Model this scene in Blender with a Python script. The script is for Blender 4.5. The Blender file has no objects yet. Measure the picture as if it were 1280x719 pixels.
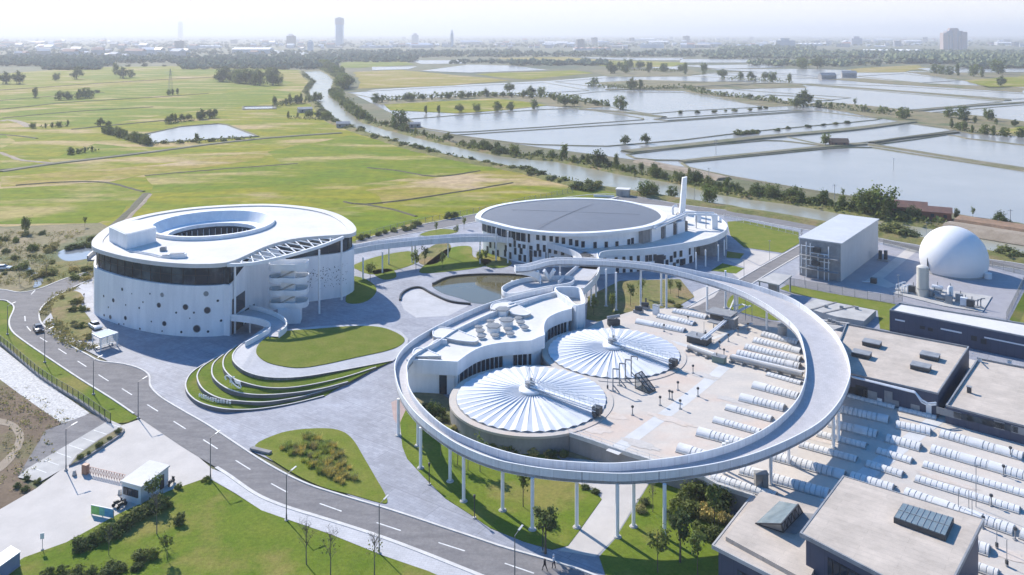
import bpy, math, random
from mathutils import Vector, Matrix
from mathutils.geometry import tessellate_polygon
R = math.radians
PI = math.pi
scene = bpy.context.scene
COL = scene.collection
F, VH, CH = 1050.0, 41.0, 72.0          # focal length in photo pixels, horizon row, eye height in metres


def G(u, v, z=0.0):
    """point of the plane at height z that the photo shows at pixel (u, v) of 1280 x 719"""
    Y = F * (CH - z) / (v - VH)
    return Vector(((u - 640.0) * Y / F, Y, z))


def GP(pts, z=0.0):
    return [G(p[0], p[1], p[2] if len(p) > 2 else z) for p in pts]


def spl(pts, n=6, closed=False):
    """Catmull-Rom through points (any dimension as Vectors)"""
    P = [Vector(p) for p in pts]
    N = len(P)
    out = []
    segs = N if closed else N - 1
    for i in range(segs):
        if closed:
            p0, p1, p2, p3 = P[(i - 1) % N], P[i], P[(i + 1) % N], P[(i + 2) % N]
        else:
            p1, p2 = P[i], P[i + 1]
            p0 = P[i - 1] if i > 0 else p1 * 2 - p2
            p3 = P[i + 2] if i + 2 < N else p2 * 2 - p1
        for k in range(n):
            t = k / n
            out.append(0.5 * ((2 * p1) + (p2 - p0) * t + (2 * p0 - 5 * p1 + 4 * p2 - p3) * t * t
                              + (3 * p1 - p0 - 3 * p2 + p3) * t * t * t))
    if not closed:
        out.append(P[-1].copy())
    return out


def resample(pts, step=None, n=None):
    P = [Vector(p) for p in pts]
    d = [0.0]
    for a, b in zip(P, P[1:]):
        d.append(d[-1] + (b - a).length)
    L = d[-1]
    if n is None:
        n = max(1, int(round(L / step)))
    out = []
    j = 0
    for i in range(n + 1):
        s = L * i / n
        while j < len(P) - 2 and d[j + 1] < s:
            j += 1
        seg = d[j + 1] - d[j]
        t = 0 if seg < 1e-9 else (s - d[j]) / seg
        out.append(P[j].lerp(P[j + 1], min(1, max(0, t))))
    return out


def normals2d(path, closed=False):
    N = len(path)
    res = []
    for i in range(N):
        a = path[(i - 1) % N] if (closed or i > 0) else path[i]
        b = path[(i + 1) % N] if (closed or i < N - 1) else path[i]
        t = Vector((b[0] - a[0], b[1] - a[1]))
        if t.length < 1e-9:
            t = Vector((1, 0))
        t.normalize()
        res.append(Vector((-t[1], t[0])))      # left normal
    return res


def offset(path, d, closed=False):
    nn = normals2d(path, closed)
    return [Vector((p[0] + n[0] * d, p[1] + n[1] * d, p[2] if len(p) > 2 else 0)) for p, n in zip(path, nn)]


def area2(p):
    s = 0
    for i in range(len(p)):
        a, b = p[i], p[(i + 1) % len(p)]
        s += a[0] * b[1] - b[0] * a[1]
    return s / 2


class MB:
    def __init__(self):
        self.v = []
        self.f = []
        self.m = []

    def add(self, vs, fs, mi=0):
        o = len(self.v)
        self.v += [tuple(x) for x in vs]
        for f in fs:
            self.f.append(tuple(i + o for i in f))
            self.m.append(mi)
        return self

    def poly(self, pts, z=None, mi=0):
        P = [Vector((p[0], p[1], p[2] if z is None else z)) for p in pts]
        if area2(P) < 0:
            P.reverse()
        tri = tessellate_polygon([P])
        fs = []
        for t in tri:
            a, b, c = (P[i] for i in t)
            if (b - a).to_2d().cross((c - a).to_2d()) < 0:
                t = (t[0], t[2], t[1])
            fs.append(tuple(t))
        self.add(P, fs, mi)
        return self

    def prism(self, pts, z0, z1, top=True, bottom=True, mi=0):
        """z0/z1 may be numbers or functions of the point"""
        P = [Vector((p[0], p[1], 0)) for p in pts]
        if area2(P) < 0:
            P.reverse()
        n = len(P)
        f0 = z0 if callable(z0) else (lambda p: z0)
        f1 = z1 if callable(z1) else (lambda p: z1)
        lo = [Vector((p[0], p[1], f0(p))) for p in P]
        hi = [Vector((p[0], p[1], f1(p))) for p in P]
        self.add(lo + hi, [(i, (i + 1) % n, n + (i + 1) % n, n + i) for i in range(n)], mi)
        if top:
            self.poly(hi, mi=mi)
        if bottom:
            tri = tessellate_polygon([lo])
            fs = []
            for t in tri:
                a, b, c = (lo[i] for i in t)
                if (b - a).to_2d().cross((c - a).to_2d()) > 0:
                    t = (t[0], t[2], t[1])
                fs.append(tuple(t))
            self.add(lo, fs, mi)
        return self

    def box(self, c, s, rz=0.0, mi=0):
        """centre of the base, size"""
        ca, sa = math.cos(rz), math.sin(rz)
        vs = []
        for dz in (0, s[2]):
            for dx, dy in ((-1, -1), (1, -1), (1, 1), (-1, 1)):
                x, y = dx * s[0] / 2, dy * s[1] / 2
                vs.append((c[0] + x * ca - y * sa, c[1] + x * sa + y * ca, c[2] + dz))
        self.add(vs, [(0, 3, 2, 1), (4, 5, 6, 7), (0, 1, 5, 4), (1, 2, 6, 5), (2, 3, 7, 6), (3, 0, 4, 7)], mi)
        return self

    def tube(self, p0, p1, r0, r1=None, n=8, caps=True, mi=0):
        r1 = r0 if r1 is None else r1
        p0, p1 = Vector(p0), Vector(p1)
        d = (p1 - p0).normalized()
        a = d.orthogonal().normalized()
        b = d.cross(a)
        vs = []
        for p, r in ((p0, r0), (p1, r1)):
            for i in range(n):
                t = 2 * PI * i / n
                vs.append(p + a * (math.cos(t) * r) + b * (math.sin(t) * r))
        fs = [(i, (i + 1) % n, n + (i + 1) % n, n + i) for i in range(n)]
        if caps:
            fs += [tuple(range(n - 1, -1, -1)), tuple(range(n, 2 * n))]
        self.add(vs, fs, mi)
        return self

    def ptube(self, pts, r, n=6, mi=0):
        for a, b in zip(pts, pts[1:]):
            self.tube(a, b, r, n=n, mi=mi)
        return self

    def bar(self, p0, p1, w, h, mi=0):
        """rectangular bar, w across (horizontal), h high"""
        p0, p1 = Vector(p0), Vector(p1)
        d = (p1 - p0).normalized()
        side = Vector((0, 0, 1)).cross(d)
        if side.length < 1e-6:
            side = Vector((1, 0, 0))
        side.normalize()
        up = d.cross(side).normalized()
        vs = []
        for p in (p0, p1):
            for i, j in ((-1, -1), (1, -1), (1, 1), (-1, 1)):
                vs.append(p + side * (i * w / 2) + up * (j * h / 2))
        self.add(vs, [(0, 3, 2, 1), (4, 5, 6, 7), (0, 1, 5, 4), (1, 2, 6, 5), (2, 3, 7, 6), (3, 0, 4, 7)], mi)
        return self

    def strip(self, A, B, mi=0):
        n = len(A)
        self.add(list(A) + list(B), [(i, i + 1, n + i + 1, n + i) for i in range(n - 1)], mi)
        return self

    def sweep(self, path, prof, closed=False, mi=0, caps=True):
        """profile = closed list of (left offset, dz), swept along a path that carries its own z"""
        nn = normals2d(path, closed)
        k = len(prof)
        vs = []
        for p, n in zip(path, nn):
            for o, dz in prof:
                vs.append((p[0] + n[0] * o, p[1] + n[1] * o, p[2] + dz))
        N = len(path)
        fs = []
        for i in range(N if closed else N - 1):
            j = (i + 1) % N
            for q in range(k):
                q2 = (q + 1) % k
                fs.append((i * k + q, i * k + q2, j * k + q2, j * k + q))
        if caps and not closed:
            fs.append(tuple(range(k)))
            fs.append(tuple((N - 1) * k + q for q in range(k - 1, -1, -1)))
        self.add(vs, fs, mi)
        return self

    def lathe(self, prof, c=(0, 0, 0), n=24, mi=0, a0=0, a1=2 * PI):
        full = abs(a1 - a0 - 2 * PI) < 1e-6
        m = n if full else n + 1
        vs = []
        for i in range(m):
            t = a0 + (a1 - a0) * i / n
            for r, z in prof:
                vs.append((c[0] + r * math.cos(t), c[1] + r * math.sin(t), c[2] + z))
        k = len(prof)
        fs = []
        for i in range(n):
            j = (i + 1) % m
            for q in range(k - 1):
                fs.append((i * k + q, j * k + q, j * k + q + 1, i * k + q + 1))
        self.add(vs, fs, mi)
        return self

    def mesh(self, name, mats, smooth=None):
        me = bpy.data.meshes.new(name)
        me.from_pydata(self.v, [], self.f)
        for m in (mats if isinstance(mats, (list, tuple)) else [mats]):
            me.materials.append(m)
        if any(self.m):
            me.polygons.foreach_set('material_index', self.m)
        if smooth:
            me.shade_smooth()
            me.set_sharp_from_angle(angle=R(smooth))
        me.update()
        return me

    def build(self, name, mats, parent=None, smooth=None, kind=None):
        o = bpy.data.objects.new(name, self.mesh(name, mats, smooth))
        COL.objects.link(o)
        if parent is not None:
            attach(o, parent)
        if kind:
            o['kind'] = kind
        return o


def attach(o, parent):
    """keep a part that was modelled in world space where it is"""
    o.parent = parent
    top = parent
    while top.parent is not None:
        top = top.parent
    if parent.parent is None:
        o.matrix_parent_inverse = Matrix.LocRotScale(parent.location, parent.rotation_euler, parent.scale).inverted()
    return o


def tag(o, label, cat, group=None, kind=None):
    o['label'] = label
    o['category'] = cat
    if group:
        o['group'] = group
    if kind:
        o['kind'] = kind
    return o


def thing(name, label, cat, loc=(0, 0, 0), group=None, rz=0.0):
    o = bpy.data.objects.new(name, None)
    o.empty_display_size = 0.5
    COL.objects.link(o)
    o.location = loc
    o.rotation_euler = (0, 0, rz)
    return tag(o, label, cat, group)


def inst(name, me, parent=None, loc=(0, 0, 0), rz=0.0, sc=None):
    """an object that shares mesh data; local to its parent"""
    o = bpy.data.objects.new(name, me)
    COL.objects.link(o)
    if parent is not None:
        o.parent = parent
    o.location = loc
    o.rotation_euler = (0, 0, rz)
    if sc is not None:
        o.scale = sc if hasattr(sc, '__len__') else (sc, sc, sc)
    return o


def winst(name, me, root, loc, rz=0.0, sc=None):
    """instance given in world space under an unrotated, unscaled root"""
    return inst(name, me, root, Vector(loc) - root.location, rz, sc)


# ------------------------------------------------------------------ materials
MATS = {}


def mat(name, c, rough=0.7, c2=None, c3=None, scale=0.2, detail=6, bump=0.0, bscale=8.0, spec=0.3, metal=0.0,
        fine=None, coords='pos', stretch=None, alpha=None, transl=0.0, contrast=(0.35, 0.65), island=0.0):
    if name in MATS:
        return MATS[name]
    m = bpy.data.materials.new(name)
    m.use_nodes = True
    nt = m.node_tree
    N, L = nt.nodes, nt.links
    bs = N['Principled BSDF']
    bs.inputs['Roughness'].default_value = rough
    bs.inputs['Specular IOR Level'].default_value = spec
    bs.inputs['Metallic'].default_value = metal
    bs.inputs['Base Color'].default_value = (*c, 1)
    if coords == 'pos':
        src = N.new('ShaderNodeNewGeometry').outputs['Position']
    else:
        src = N.new('ShaderNodeTexCoord').outputs['Object']
    if stretch:
        mp = N.new('ShaderNodeMapping')
        mp.inputs['Scale'].default_value = stretch[0:3]
        if len(stretch) > 3:
            mp.inputs['Rotation'].default_value = (0, 0, stretch[3])
        L.new(src, mp.inputs['Vector'])
        ssrc = mp.outputs['Vector']
    else:
        ssrc = src
    col = None

    def noise(vec, sc, det=6, ro=0.6):
        n = N.new('ShaderNodeTexNoise')
        n.inputs['Scale'].default_value = sc
        n.inputs['Detail'].default_value = det
        n.inputs['Roughness'].default_value = ro
        L.new(vec, n.inputs['Vector'])
        return n.outputs['Fac']

    def ramp(fac, lo, hi):
        r = N.new('ShaderNodeMapRange')
        r.inputs['From Min'].default_value = lo
        r.inputs['From Max'].default_value = hi
        L.new(fac, r.inputs['Value'])
        return r.outputs['Result']

    def mix(a, b, fac, typ='MIX'):
        x = N.new('ShaderNodeMix')
        x.data_type = 'RGBA'
        x.blend_type = typ
        for val, sock in ((a, x.inputs[6]), (b, x.inputs[7]), (fac, x.inputs[0])):
            if hasattr(val, 'is_linked') or hasattr(val, 'links'):
                L.new(val, sock)
            elif isinstance(val, (int, float)):
                sock.default_value = val
            else:
                sock.default_value = (*val, 1)
        return x.outputs[2]
    if c2 is not None:
        col = mix(c, c2, ramp(noise(ssrc, scale, detail), *contrast))
    if c3 is not None:
        col = mix(col if col is not None else c, c3, ramp(noise(ssrc, scale * 0.37, 5), 0.515, 0.63))
    if fine:
        amt, fs = fine
        f = ramp(noise(src, fs, 3, 0.7), 0.25, 0.75)
        dk = tuple(1 - amt for _ in range(3))
        lt = tuple(1 + amt for _ in range(3))
        col = mix(col if col is not None else c, mix(dk, lt, f), 1.0, 'MULTIPLY')
    if island:
        g = N.new('ShaderNodeNewGeometry')
        dk = tuple(1 - island for _ in range(3))
        lt = (1 + island, 1 + island, 1 + island * 0.5)
        col = mix(col if col is not None else c, mix(dk, lt, g.outputs['Random Per Island']), 1.0, 'MULTIPLY')
        oi = N.new('ShaderNodeObjectInfo')
        col = mix(col, mix((0.72, 0.78, 0.8), (1.3, 1.16, 0.9), oi.outputs['Random']), 1.0, 'MULTIPLY')
    if col is not None:
        L.new(col, bs.inputs['Base Color'])
    if bump:
        b = N.new('ShaderNodeBump')
        b.inputs['Strength'].default_value = bump
        b.inputs['Distance'].default_value = 0.1
        L.new(noise(src, bscale, 5), b.inputs['Height'])
        L.new(b.outputs['Normal'], bs.inputs['Normal'])
    if transl:
        t = N.new('ShaderNodeBsdfTranslucent')
        if col is not None:
            L.new(col, t.inputs['Color'])
        else:
            t.inputs['Color'].default_value = (*c, 1)
        ms = N.new('ShaderNodeMixShader')
        ms.inputs['Fac'].default_value = transl
        L.new(bs.outputs['BSDF'], ms.inputs[1])
        L.new(t.outputs['BSDF'], ms.inputs[2])
        L.new(ms.outputs['Shader'], N['Material Output'].inputs['Surface'])
    if alpha is not None:
        bs.inputs['Alpha'].default_value = alpha
    MATS[name] = m
    return m


def tile_mat(name, c, mortar, bw, bh, rz=0.0, ms=0.02, rough=0.7, var=0.12, noise_amt=0.12, nscale=0.15, big=None, nst=None, spec=0.3):
    """paving / panel joints from the brick texture, laid out in world metres"""
    m = bpy.data.materials.new(name)
    m.use_nodes = True
    nt = m.node_tree
    N, L = nt.nodes, nt.links
    bs = N['Principled BSDF']
    bs.inputs['Roughness'].default_value = rough
    bs.inputs['Specular IOR Level'].default_value = spec
    g = N.new('ShaderNodeNewGeometry')
    mp = N.new('ShaderNodeMapping')
    mp.inputs['Rotation'].default_value = (0, 0, rz)
    L.new(g.outputs['Position'], mp.inputs['Vector'])
    br = N.new('ShaderNodeTexBrick')
    br.inputs['Scale'].default_value = 1.0
    br.inputs['Brick Width'].default_value = bw
    br.inputs['Row Height'].default_value = bh
    br.inputs['Mortar Size'].default_value = ms
    br.inputs['Color1'].default_value = (*[x * (1 - var) for x in c], 1)
    br.inputs['Color2'].default_value = (*[x * (1 + var) for x in c], 1)
    br.inputs['Mortar'].default_value = (*mortar, 1)
    L.new(mp.outputs['Vector'], br.inputs['Vector'])
    no = N.new('ShaderNodeTexNoise')
    no.inputs['Scale'].default_value = nscale
    no.inputs['Detail'].default_value = 8
    no.inputs['Roughness'].default_value = 0.75
    if nst:
        m2 = N.new('ShaderNodeMapping')
        m2.inputs['Scale'].default_value = nst
        L.new(g.outputs['Position'], m2.inputs['Vector'])
        L.new(m2.outputs['Vector'], no.inputs['Vector'])
    else:
        L.new(g.outputs['Position'], no.inputs['Vector'])
    r = N.new('ShaderNodeMapRange')
    r.inputs['From Min'].default_value = 0.3
    r.inputs['From Max'].default_value = 0.7
    r.inputs['To Min'].default_value = 1 - noise_amt
    r.inputs['To Max'].default_value = 1 + noise_amt
    L.new(no.outputs['Fac'], r.inputs['Value'])
    mx = N.new('ShaderNodeMix')
    mx.data_type = 'RGBA'
    mx.blend_type = 'MULTIPLY'
    mx.inputs[0].default_value = 1
    L.new(br.outputs['Color'], mx.inputs[6])
    L.new(r.outputs['Result'], mx.inputs[7])
    out = mx.outputs[2]
    if big:
        b2 = N.new('ShaderNodeTexBrick')
        b2.inputs['Scale'].default_value = 1.0
        b2.inputs['Brick Width'].default_value = big[0]
        b2.inputs['Row Height'].default_value = big[1]
        b2.inputs['Mortar Size'].default_value = big[2]
        b2.inputs['Color1'].default_value = (0.965, 0.965, 0.965, 1)
        b2.inputs['Color2'].default_value = (1.03, 1.03, 1.03, 1)
        b2.inputs['Mortar'].default_value = (0.8, 0.8, 0.8, 1)
        L.new(mp.outputs['Vector'], b2.inputs['Vector'])
        my = N.new('ShaderNodeMix')
        my.data_type = 'RGBA'
        my.blend_type = 'MULTIPLY'
        my.inputs[0].default_value = 1
        L.new(out, my.inputs[6])
        L.new(b2.outputs['Color'], my.inputs[7])
        out = my.outputs[2]
    L.new(out, bs.inputs['Base Color'])
    MATS[name] = m
    return m


def water_mat(name, c, rough=0.08, wave=0.05, ws=1.2, c2=None):
    m = mat(name, c, rough=rough, spec=0.42, c2=c2, scale=0.012)
    nt = m.node_tree
    N, L = nt.nodes, nt.links
    bs = N['Principled BSDF']
    g = N.new('ShaderNodeNewGeometry')
    n = N.new('ShaderNodeTexNoise')
    n.inputs['Scale'].default_value = ws
    n.inputs['Detail'].default_value = 3
    L.new(g.outputs['Position'], n.inputs['Vector'])
    b = N.new('ShaderNodeBump')
    b.inputs['Strength'].default_value = wave
    b.inputs['Distance'].default_value = 0.2
    L.new(n.outputs['Fac'], b.inputs['Height'])
    L.new(b.outputs['Normal'], bs.inputs['Normal'])
    return m


GA = R(-36.8)        # direction of the works' grid (towards the right and the camera)
M_white = mat('white_paint', (0.80, 0.80, 0.80), 0.55, c2=(0.72, 0.725, 0.72), scale=0.35, fine=(0.03, 3.0))
M_render = mat('white_render', (0.84, 0.845, 0.85), 0.75, c2=(0.72, 0.73, 0.745), scale=0.5, stretch=(1, 1, 0.12), fine=(0.03, 2.0))
M_roofwhite = mat('roof_membrane', (0.65, 0.635, 0.605), 0.85, c2=(0.56, 0.545, 0.52), scale=0.12, fine=(0.06, 1.2))
M_metalwhite = mat('white_coated_steel', (0.74, 0.75, 0.76), 0.4, c2=(0.68, 0.69, 0.7), scale=0.6, spec=0.4)
M_parapet = tile_mat('parapet_panel', (0.67, 0.68, 0.70), (0.42, 0.42, 0.44), 2.0, 40.0, ms=0.02, rough=0.55, var=0.05, noise_amt=0.13, nscale=1.6, nst=(1, 1, .12))
M_glass = mat('dark_glass', (0.010, 0.022, 0.038), 0.06, spec=0.4, c2=(0.025, 0.05, 0.075), scale=0.35)
M_glassband = mat('curtain_glass', (0.010, 0.026, 0.045), 0.04, spec=0.3, c2=(0.05, 0.085, 0.11), scale=0.16, contrast=(0.5, 0.62))  # the second tone paints pale pane-like reflections into the glass colour
M_frame = mat('dark_frame', (0.03, 0.034, 0.04), 0.5)
M_asphalt = mat('asphalt', (0.17, 0.163, 0.165), 0.9, c2=(0.225, 0.215, 0.212), scale=0.22, fine=(0.16, 2.5), stretch=(1, 3.2, 1, R(33)), bump=0.15, bscale=12, spec=0.15)
M_line = mat('road_paint', (0.74, 0.74, 0.72), 0.7, c2=(0.55, 0.55, 0.54), scale=1.2)
M_kerb = mat('kerb_stone', (0.62, 0.60, 0.57), 0.8, c2=(0.5, 0.49, 0.47), scale=0.8)
M_plaza = tile_mat('granite_paving', (0.285, 0.295, 0.335), (0.20, 0.21, 0.24), 1.2, 0.6, rz=0.6, ms=0.02, var=0.09, noise_amt=0.22, nscale=0.14, big=(9, 4.5, .07))
M_plaza2 = tile_mat('granite_paving_pale', (0.44, 0.44, 0.455), (0.33, 0.33, 0.34), 0.9, 0.45, rz=0.2, ms=0.02, var=0.05, noise_amt=0.12, nscale=0.2)
M_path = mat('pale_concrete_path', (0.52, 0.485, 0.45), 0.85, c2=(0.45, 0.42, 0.39), scale=0.2, fine=(0.04, 3))
M_concrete = mat('concrete', (0.48, 0.465, 0.44), 0.85, c2=(0.36, 0.35, 0.335), scale=0.25, fine=(0.08, 2.0))
M_wallgrey = mat('retaining_concrete', (0.30, 0.29, 0.285), 0.9, c2=(0.22, 0.215, 0.21), scale=0.4, stretch=(1, 1, 0.3), fine=(0.07, 3))
M_deckbeige = mat('works_deck', (0.56, 0.50, 0.435), 0.9, c2=(0.47, 0.435, 0.395), c3=(0.54, 0.445, 0.375), scale=0.11, fine=(0.06, 1.7), stretch=(1, 1.9, 1, -GA))
M_deckpath = mat('deck_path', (0.58, 0.575, 0.565), 0.85, c2=(0.5, 0.5, 0.49), scale=0.3)
M_roofbeige = tile_mat('flat_roof', (0.47, 0.41, 0.35), (0.40, 0.35, 0.30), 9.0, 1.0, rz=-GA, ms=0.03, rough=0.9, var=0.03, noise_amt=0.2, nscale=0.22)
M_darkwall = tile_mat('dark_cladding', (0.058, 0.072, 0.115), (0.04, 0.048, 0.075), 1.2, 40.0, ms=0.02, rough=0.55, var=0.04, noise_amt=0.08, nscale=0.4)
M_tankcover = mat('tank_cover_sheet', (0.66, 0.675, 0.70), 0.5, c2=(0.59, 0.605, 0.63), scale=0.3, spec=0.4)
M_hump = mat('barrel_cover_sheet', (0.71, 0.705, 0.69), 0.55, c2=(0.60, 0.595, 0.58), scale=0.5, spec=0.35)
M_darkroof = tile_mat('dark_roof_panels', (0.135, 0.14, 0.155), (0.175, 0.18, 0.195), 1.65, 1.0, rz=0.35, ms=0.05, rough=0.5, var=0.05, noise_amt=0.06, nscale=0.06, spec=0.4)
M_steelgrey = mat('grey_steel', (0.30, 0.31, 0.32), 0.5, c2=(0.22, 0.225, 0.235), scale=0.8)
M_darksteel = mat('dark_steel', (0.06, 0.063, 0.067), 0.5)
M_shedwall = tile_mat('profiled_shed_wall', (0.55, 0.545, 0.535), (0.42, 0.42, 0.41), 0.5, 60.0, ms=0.05, rough=0.6, var=0.03, noise_amt=0.07, nscale=0.25)
M_shedroof = tile_mat('shed_roof_sheet', (0.56, 0.565, 0.565), (0.43, 0.43, 0.43), 40.0, 0.8, rz=-GA, ms=0.05, rough=0.5, var=0.03, noise_amt=0.1, nscale=0.15)
M_dome = mat('dome_membrane', (0.76, 0.76, 0.765), 0.5, c2=(0.71, 0.71, 0.715), scale=0.15)
M_lawn = mat('lawn_grass', (0.098, 0.152, 0.012), 0.95, c2=(0.145, 0.18, 0.022), c3=(0.21, 0.19, 0.05), scale=0.16, fine=(0.28, 2.2), bump=0.6, bscale=5, spec=0.1)
M_lawn2 = mat('mown_grass', (0.128, 0.168, 0.018), 0.95, c2=(0.18, 0.19, 0.036), scale=0.3, fine=(0.25, 3.0), bump=0.5, bscale=6, spec=0.1)
M_lawnwild = mat('rough_grass', (0.13, 0.145, 0.045), 0.95, c2=(0.21, 0.185, 0.075), c3=(0.24, 0.18, 0.095), scale=0.2, fine=(0.3, 1.2), bump=0.8, bscale=3, spec=0.1)
M_soil = mat('bare_soil', (0.20, 0.15, 0.105), 0.95, c2=(0.14, 0.105, 0.075), c3=(0.17, 0.165, 0.075), scale=0.1, fine=(0.2, 1.2), bump=0.7, bscale=2, spec=0.1)
M_dirtpath = mat('dirt_track', (0.34, 0.28, 0.215), 0.95, c2=(0.25, 0.20, 0.145), scale=0.2, fine=(0.12, 1.5))
M_gravel = mat('white_boulder_gravel', (0.62, 0.61, 0.59), 0.85, c2=(0.38, 0.37, 0.36), scale=2.2, fine=(0.2, 4), bump=1.0, bscale=2.5)
M_ground = mat('open_land', (0.10, 0.115, 0.05), 0.95, c2=(0.16, 0.14, 0.08), scale=0.012, fine=(0.25, 0.08), c3=(0.06, 0.085, 0.045))
M_scrub = mat('scrub_land', (0.17, 0.155, 0.07), 0.95, c2=(0.24, 0.19, 0.11), c3=(0.10, 0.12, 0.045), scale=0.08, fine=(0.3, 0.7), bump=0.8, bscale=1.2)
ST = (1, 2.6, 1, R(14))
M_fgreen = mat('paddy_green', (0.118, 0.172, 0.004), 0.95, c2=(0.175, 0.195, 0.006), c3=(0.34, 0.275, 0.10), scale=0.035, stretch=ST, fine=(0.3, 0.22), spec=0.1, contrast=(0.42, 0.6))
M_fyellow = mat('paddy_yellow', (0.23, 0.215, 0.010), 0.95, c2=(0.15, 0.185, 0.005), c3=(0.39, 0.29, 0.14), scale=0.03, stretch=ST, fine=(0.3, 0.2), spec=0.1, contrast=(0.42, 0.6))
M_fochre = mat('paddy_stubble', (0.30, 0.23, 0.06), 0.95, c2=(0.21, 0.20, 0.015), c3=(0.42, 0.31, 0.18), scale=0.035, stretch=ST, fine=(0.3, 0.2), spec=0.1, contrast=(0.42, 0.6))
M_ditch = mat('ditch_weeds', (0.075, 0.075, 0.045), 0.95, c2=(0.12, 0.11, 0.065), scale=0.2, fine=(0.3, 1))
M_bund = mat('earth_bund', (0.21, 0.185, 0.13), 0.95, c2=(0.12, 0.125, 0.06), scale=0.06, fine=(0.2, 0.8))
M_pond = water_mat('pond_water', (0.27, 0.265, 0.255), 0.2, 0.035, 0.6, c2=(0.33, 0.32, 0.30))
M_river = water_mat('river_water', (0.29, 0.275, 0.20), 0.24, 0.04, 0.5, c2=(0.33, 0.31, 0.23))
M_pool = water_mat('pool_water', (0.115, 0.10, 0.05), 0.03, 0.01, 0.8)
M_stream = water_mat('stream_water', (0.22, 0.24, 0.26), 0.06, 0.02, 1)
M_leafA = mat('leaf_dark', (0.105, 0.14, 0.05), 0.8, island=0.35, transl=0.35, spec=0.2)
M_leafB = mat('leaf_mid', (0.145, 0.19, 0.055), 0.8, island=0.35, transl=0.35, spec=0.2)
M_leafC = mat('leaf_dry', (0.40, 0.35, 0.16), 0.85, island=0.35, transl=0.15, spec=0.1)
M_leafD = mat('leaf_olive', (0.17, 0.195, 0.08), 0.85, island=0.35, transl=0.35, spec=0.2)
M_bark = mat('bark', (0.13, 0.105, 0.08), 0.9, c2=(0.08, 0.065, 0.05), scale=3, coords='obj')
M_twig = mat('bare_twig', (0.17, 0.145, 0.12), 0.9)
M_brickred = mat('brick_red', (0.30, 0.125, 0.085), 0.9, c2=(0.22, 0.10, 0.075), scale=0.3)
M_tile = mat('old_roof_tile', (0.22, 0.12, 0.095), 0.9, c2=(0.15, 0.095, 0.08), scale=0.4)
M_lamppole = mat('lamp_pole_paint', (0.14, 0.145, 0.155), 0.5)
M_black = mat('black_granite', (0.03, 0.03, 0.032), 0.4)
# ------------------------------------------------------------------ camera, light, air
cam_d = bpy.data.cameras.new('camera')
cam = bpy.data.objects.new('camera', cam_d)
COL.objects.link(cam)
cam.location = (0, 0, CH)
cam.rotation_euler = (R(90), 0, 0)
cam_d.sensor_width = 36.0
cam_d.lens = 36.0 * F / 1280.0
cam_d.shift_y = -(359.5 - VH) / 1280.0
cam_d.clip_start = 1.0
cam_d.clip_end = 80000.0
scene.camera = cam

SUN_EL, SUN_AZ = R(36.0), math.atan2(-0.616, 0.788)       # azimuth from +Y towards +X
sd = Vector((math.sin(SUN_AZ) * math.cos(SUN_EL), math.cos(SUN_AZ) * math.cos(SUN_EL), math.sin(SUN_EL)))
sun_d = bpy.data.lights.new('sun', 'SUN')
sun_d.energy = 4.1
sun_d.angle = R(0.55)
sun_d.color = (1.0, 0.93, 0.83)
sun = bpy.data.objects.new('sun', sun_d)
COL.objects.link(sun)
sun.rotation_euler = sd.to_track_quat('Z', 'Y').to_euler()
sun.location = (0, 0, 300)

world = bpy.data.worlds.new('World')
scene.world = world
world.use_nodes = True
wn, wl = world.node_tree.nodes, world.node_tree.links
sky = wn.new('ShaderNodeTexSky')
sky.sky_type = 'NISHITA'
sky.sun_disc = False
sky.sun_elevation = SUN_EL
sky.sun_rotation = SUN_AZ
sky.altitude = 50
sky.air_density = 1.0
sky.dust_density = 0.6
sky.ozone_density = 3.5
# milky air low over the plain: the sky pales towards the horizon
hs = wn.new('ShaderNodeHueSaturation')
hs.inputs['Saturation'].default_value = 1.55
wl.new(sky.outputs['Color'], hs.inputs['Color'])
tcw = wn.new('ShaderNodeTexCoord')
sxz = wn.new('ShaderNodeSeparateXYZ')
wl.new(tcw.outputs['Generated'], sxz.inputs[0])
mrw = wn.new('ShaderNodeMapRange')
mrw.interpolation_type = 'SMOOTHSTEP'
mrw.inputs['From Min'].default_value = 0.36
mrw.inputs['From Max'].default_value = 0.02
wl.new(sxz.outputs['Z'], mrw.inputs['Value'])
mxw = wn.new('ShaderNodeMix')
mxw.data_type = 'RGBA'
mxw.inputs[7].default_value = (4.85, 4.78, 4.7, 1)
wl.new(mrw.outputs['Result'], mxw.inputs[0])
wl.new(hs.outputs['Color'], mxw.inputs[6])
wl.new(mxw.outputs[2], wn['Background'].inputs['Color'])
wn['Background'].inputs['Strength'].default_value = 0.125
scene.view_settings.view_transform = 'Standard'
scene.view_settings.look = 'None'
scene.view_settings.gamma = 1.0
scene.view_settings.exposure = 0.84
scene.cycles.max_bounces = 6
scene.cycles.diffuse_bounces = 3
scene.cycles.glossy_bounces = 3
scene.cycles.transmission_bounces = 4
scene.cycles.transparent_max_bounces = 6
scene.cycles.volume_bounces = 0
scene.cycles.use_denoising = True
scene.cycles.use_adaptive_sampling = True
scene.cycles.adaptive_threshold = 0.02
scene.cycles.caustics_reflective = False
scene.cycles.caustics_refractive = False

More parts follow.
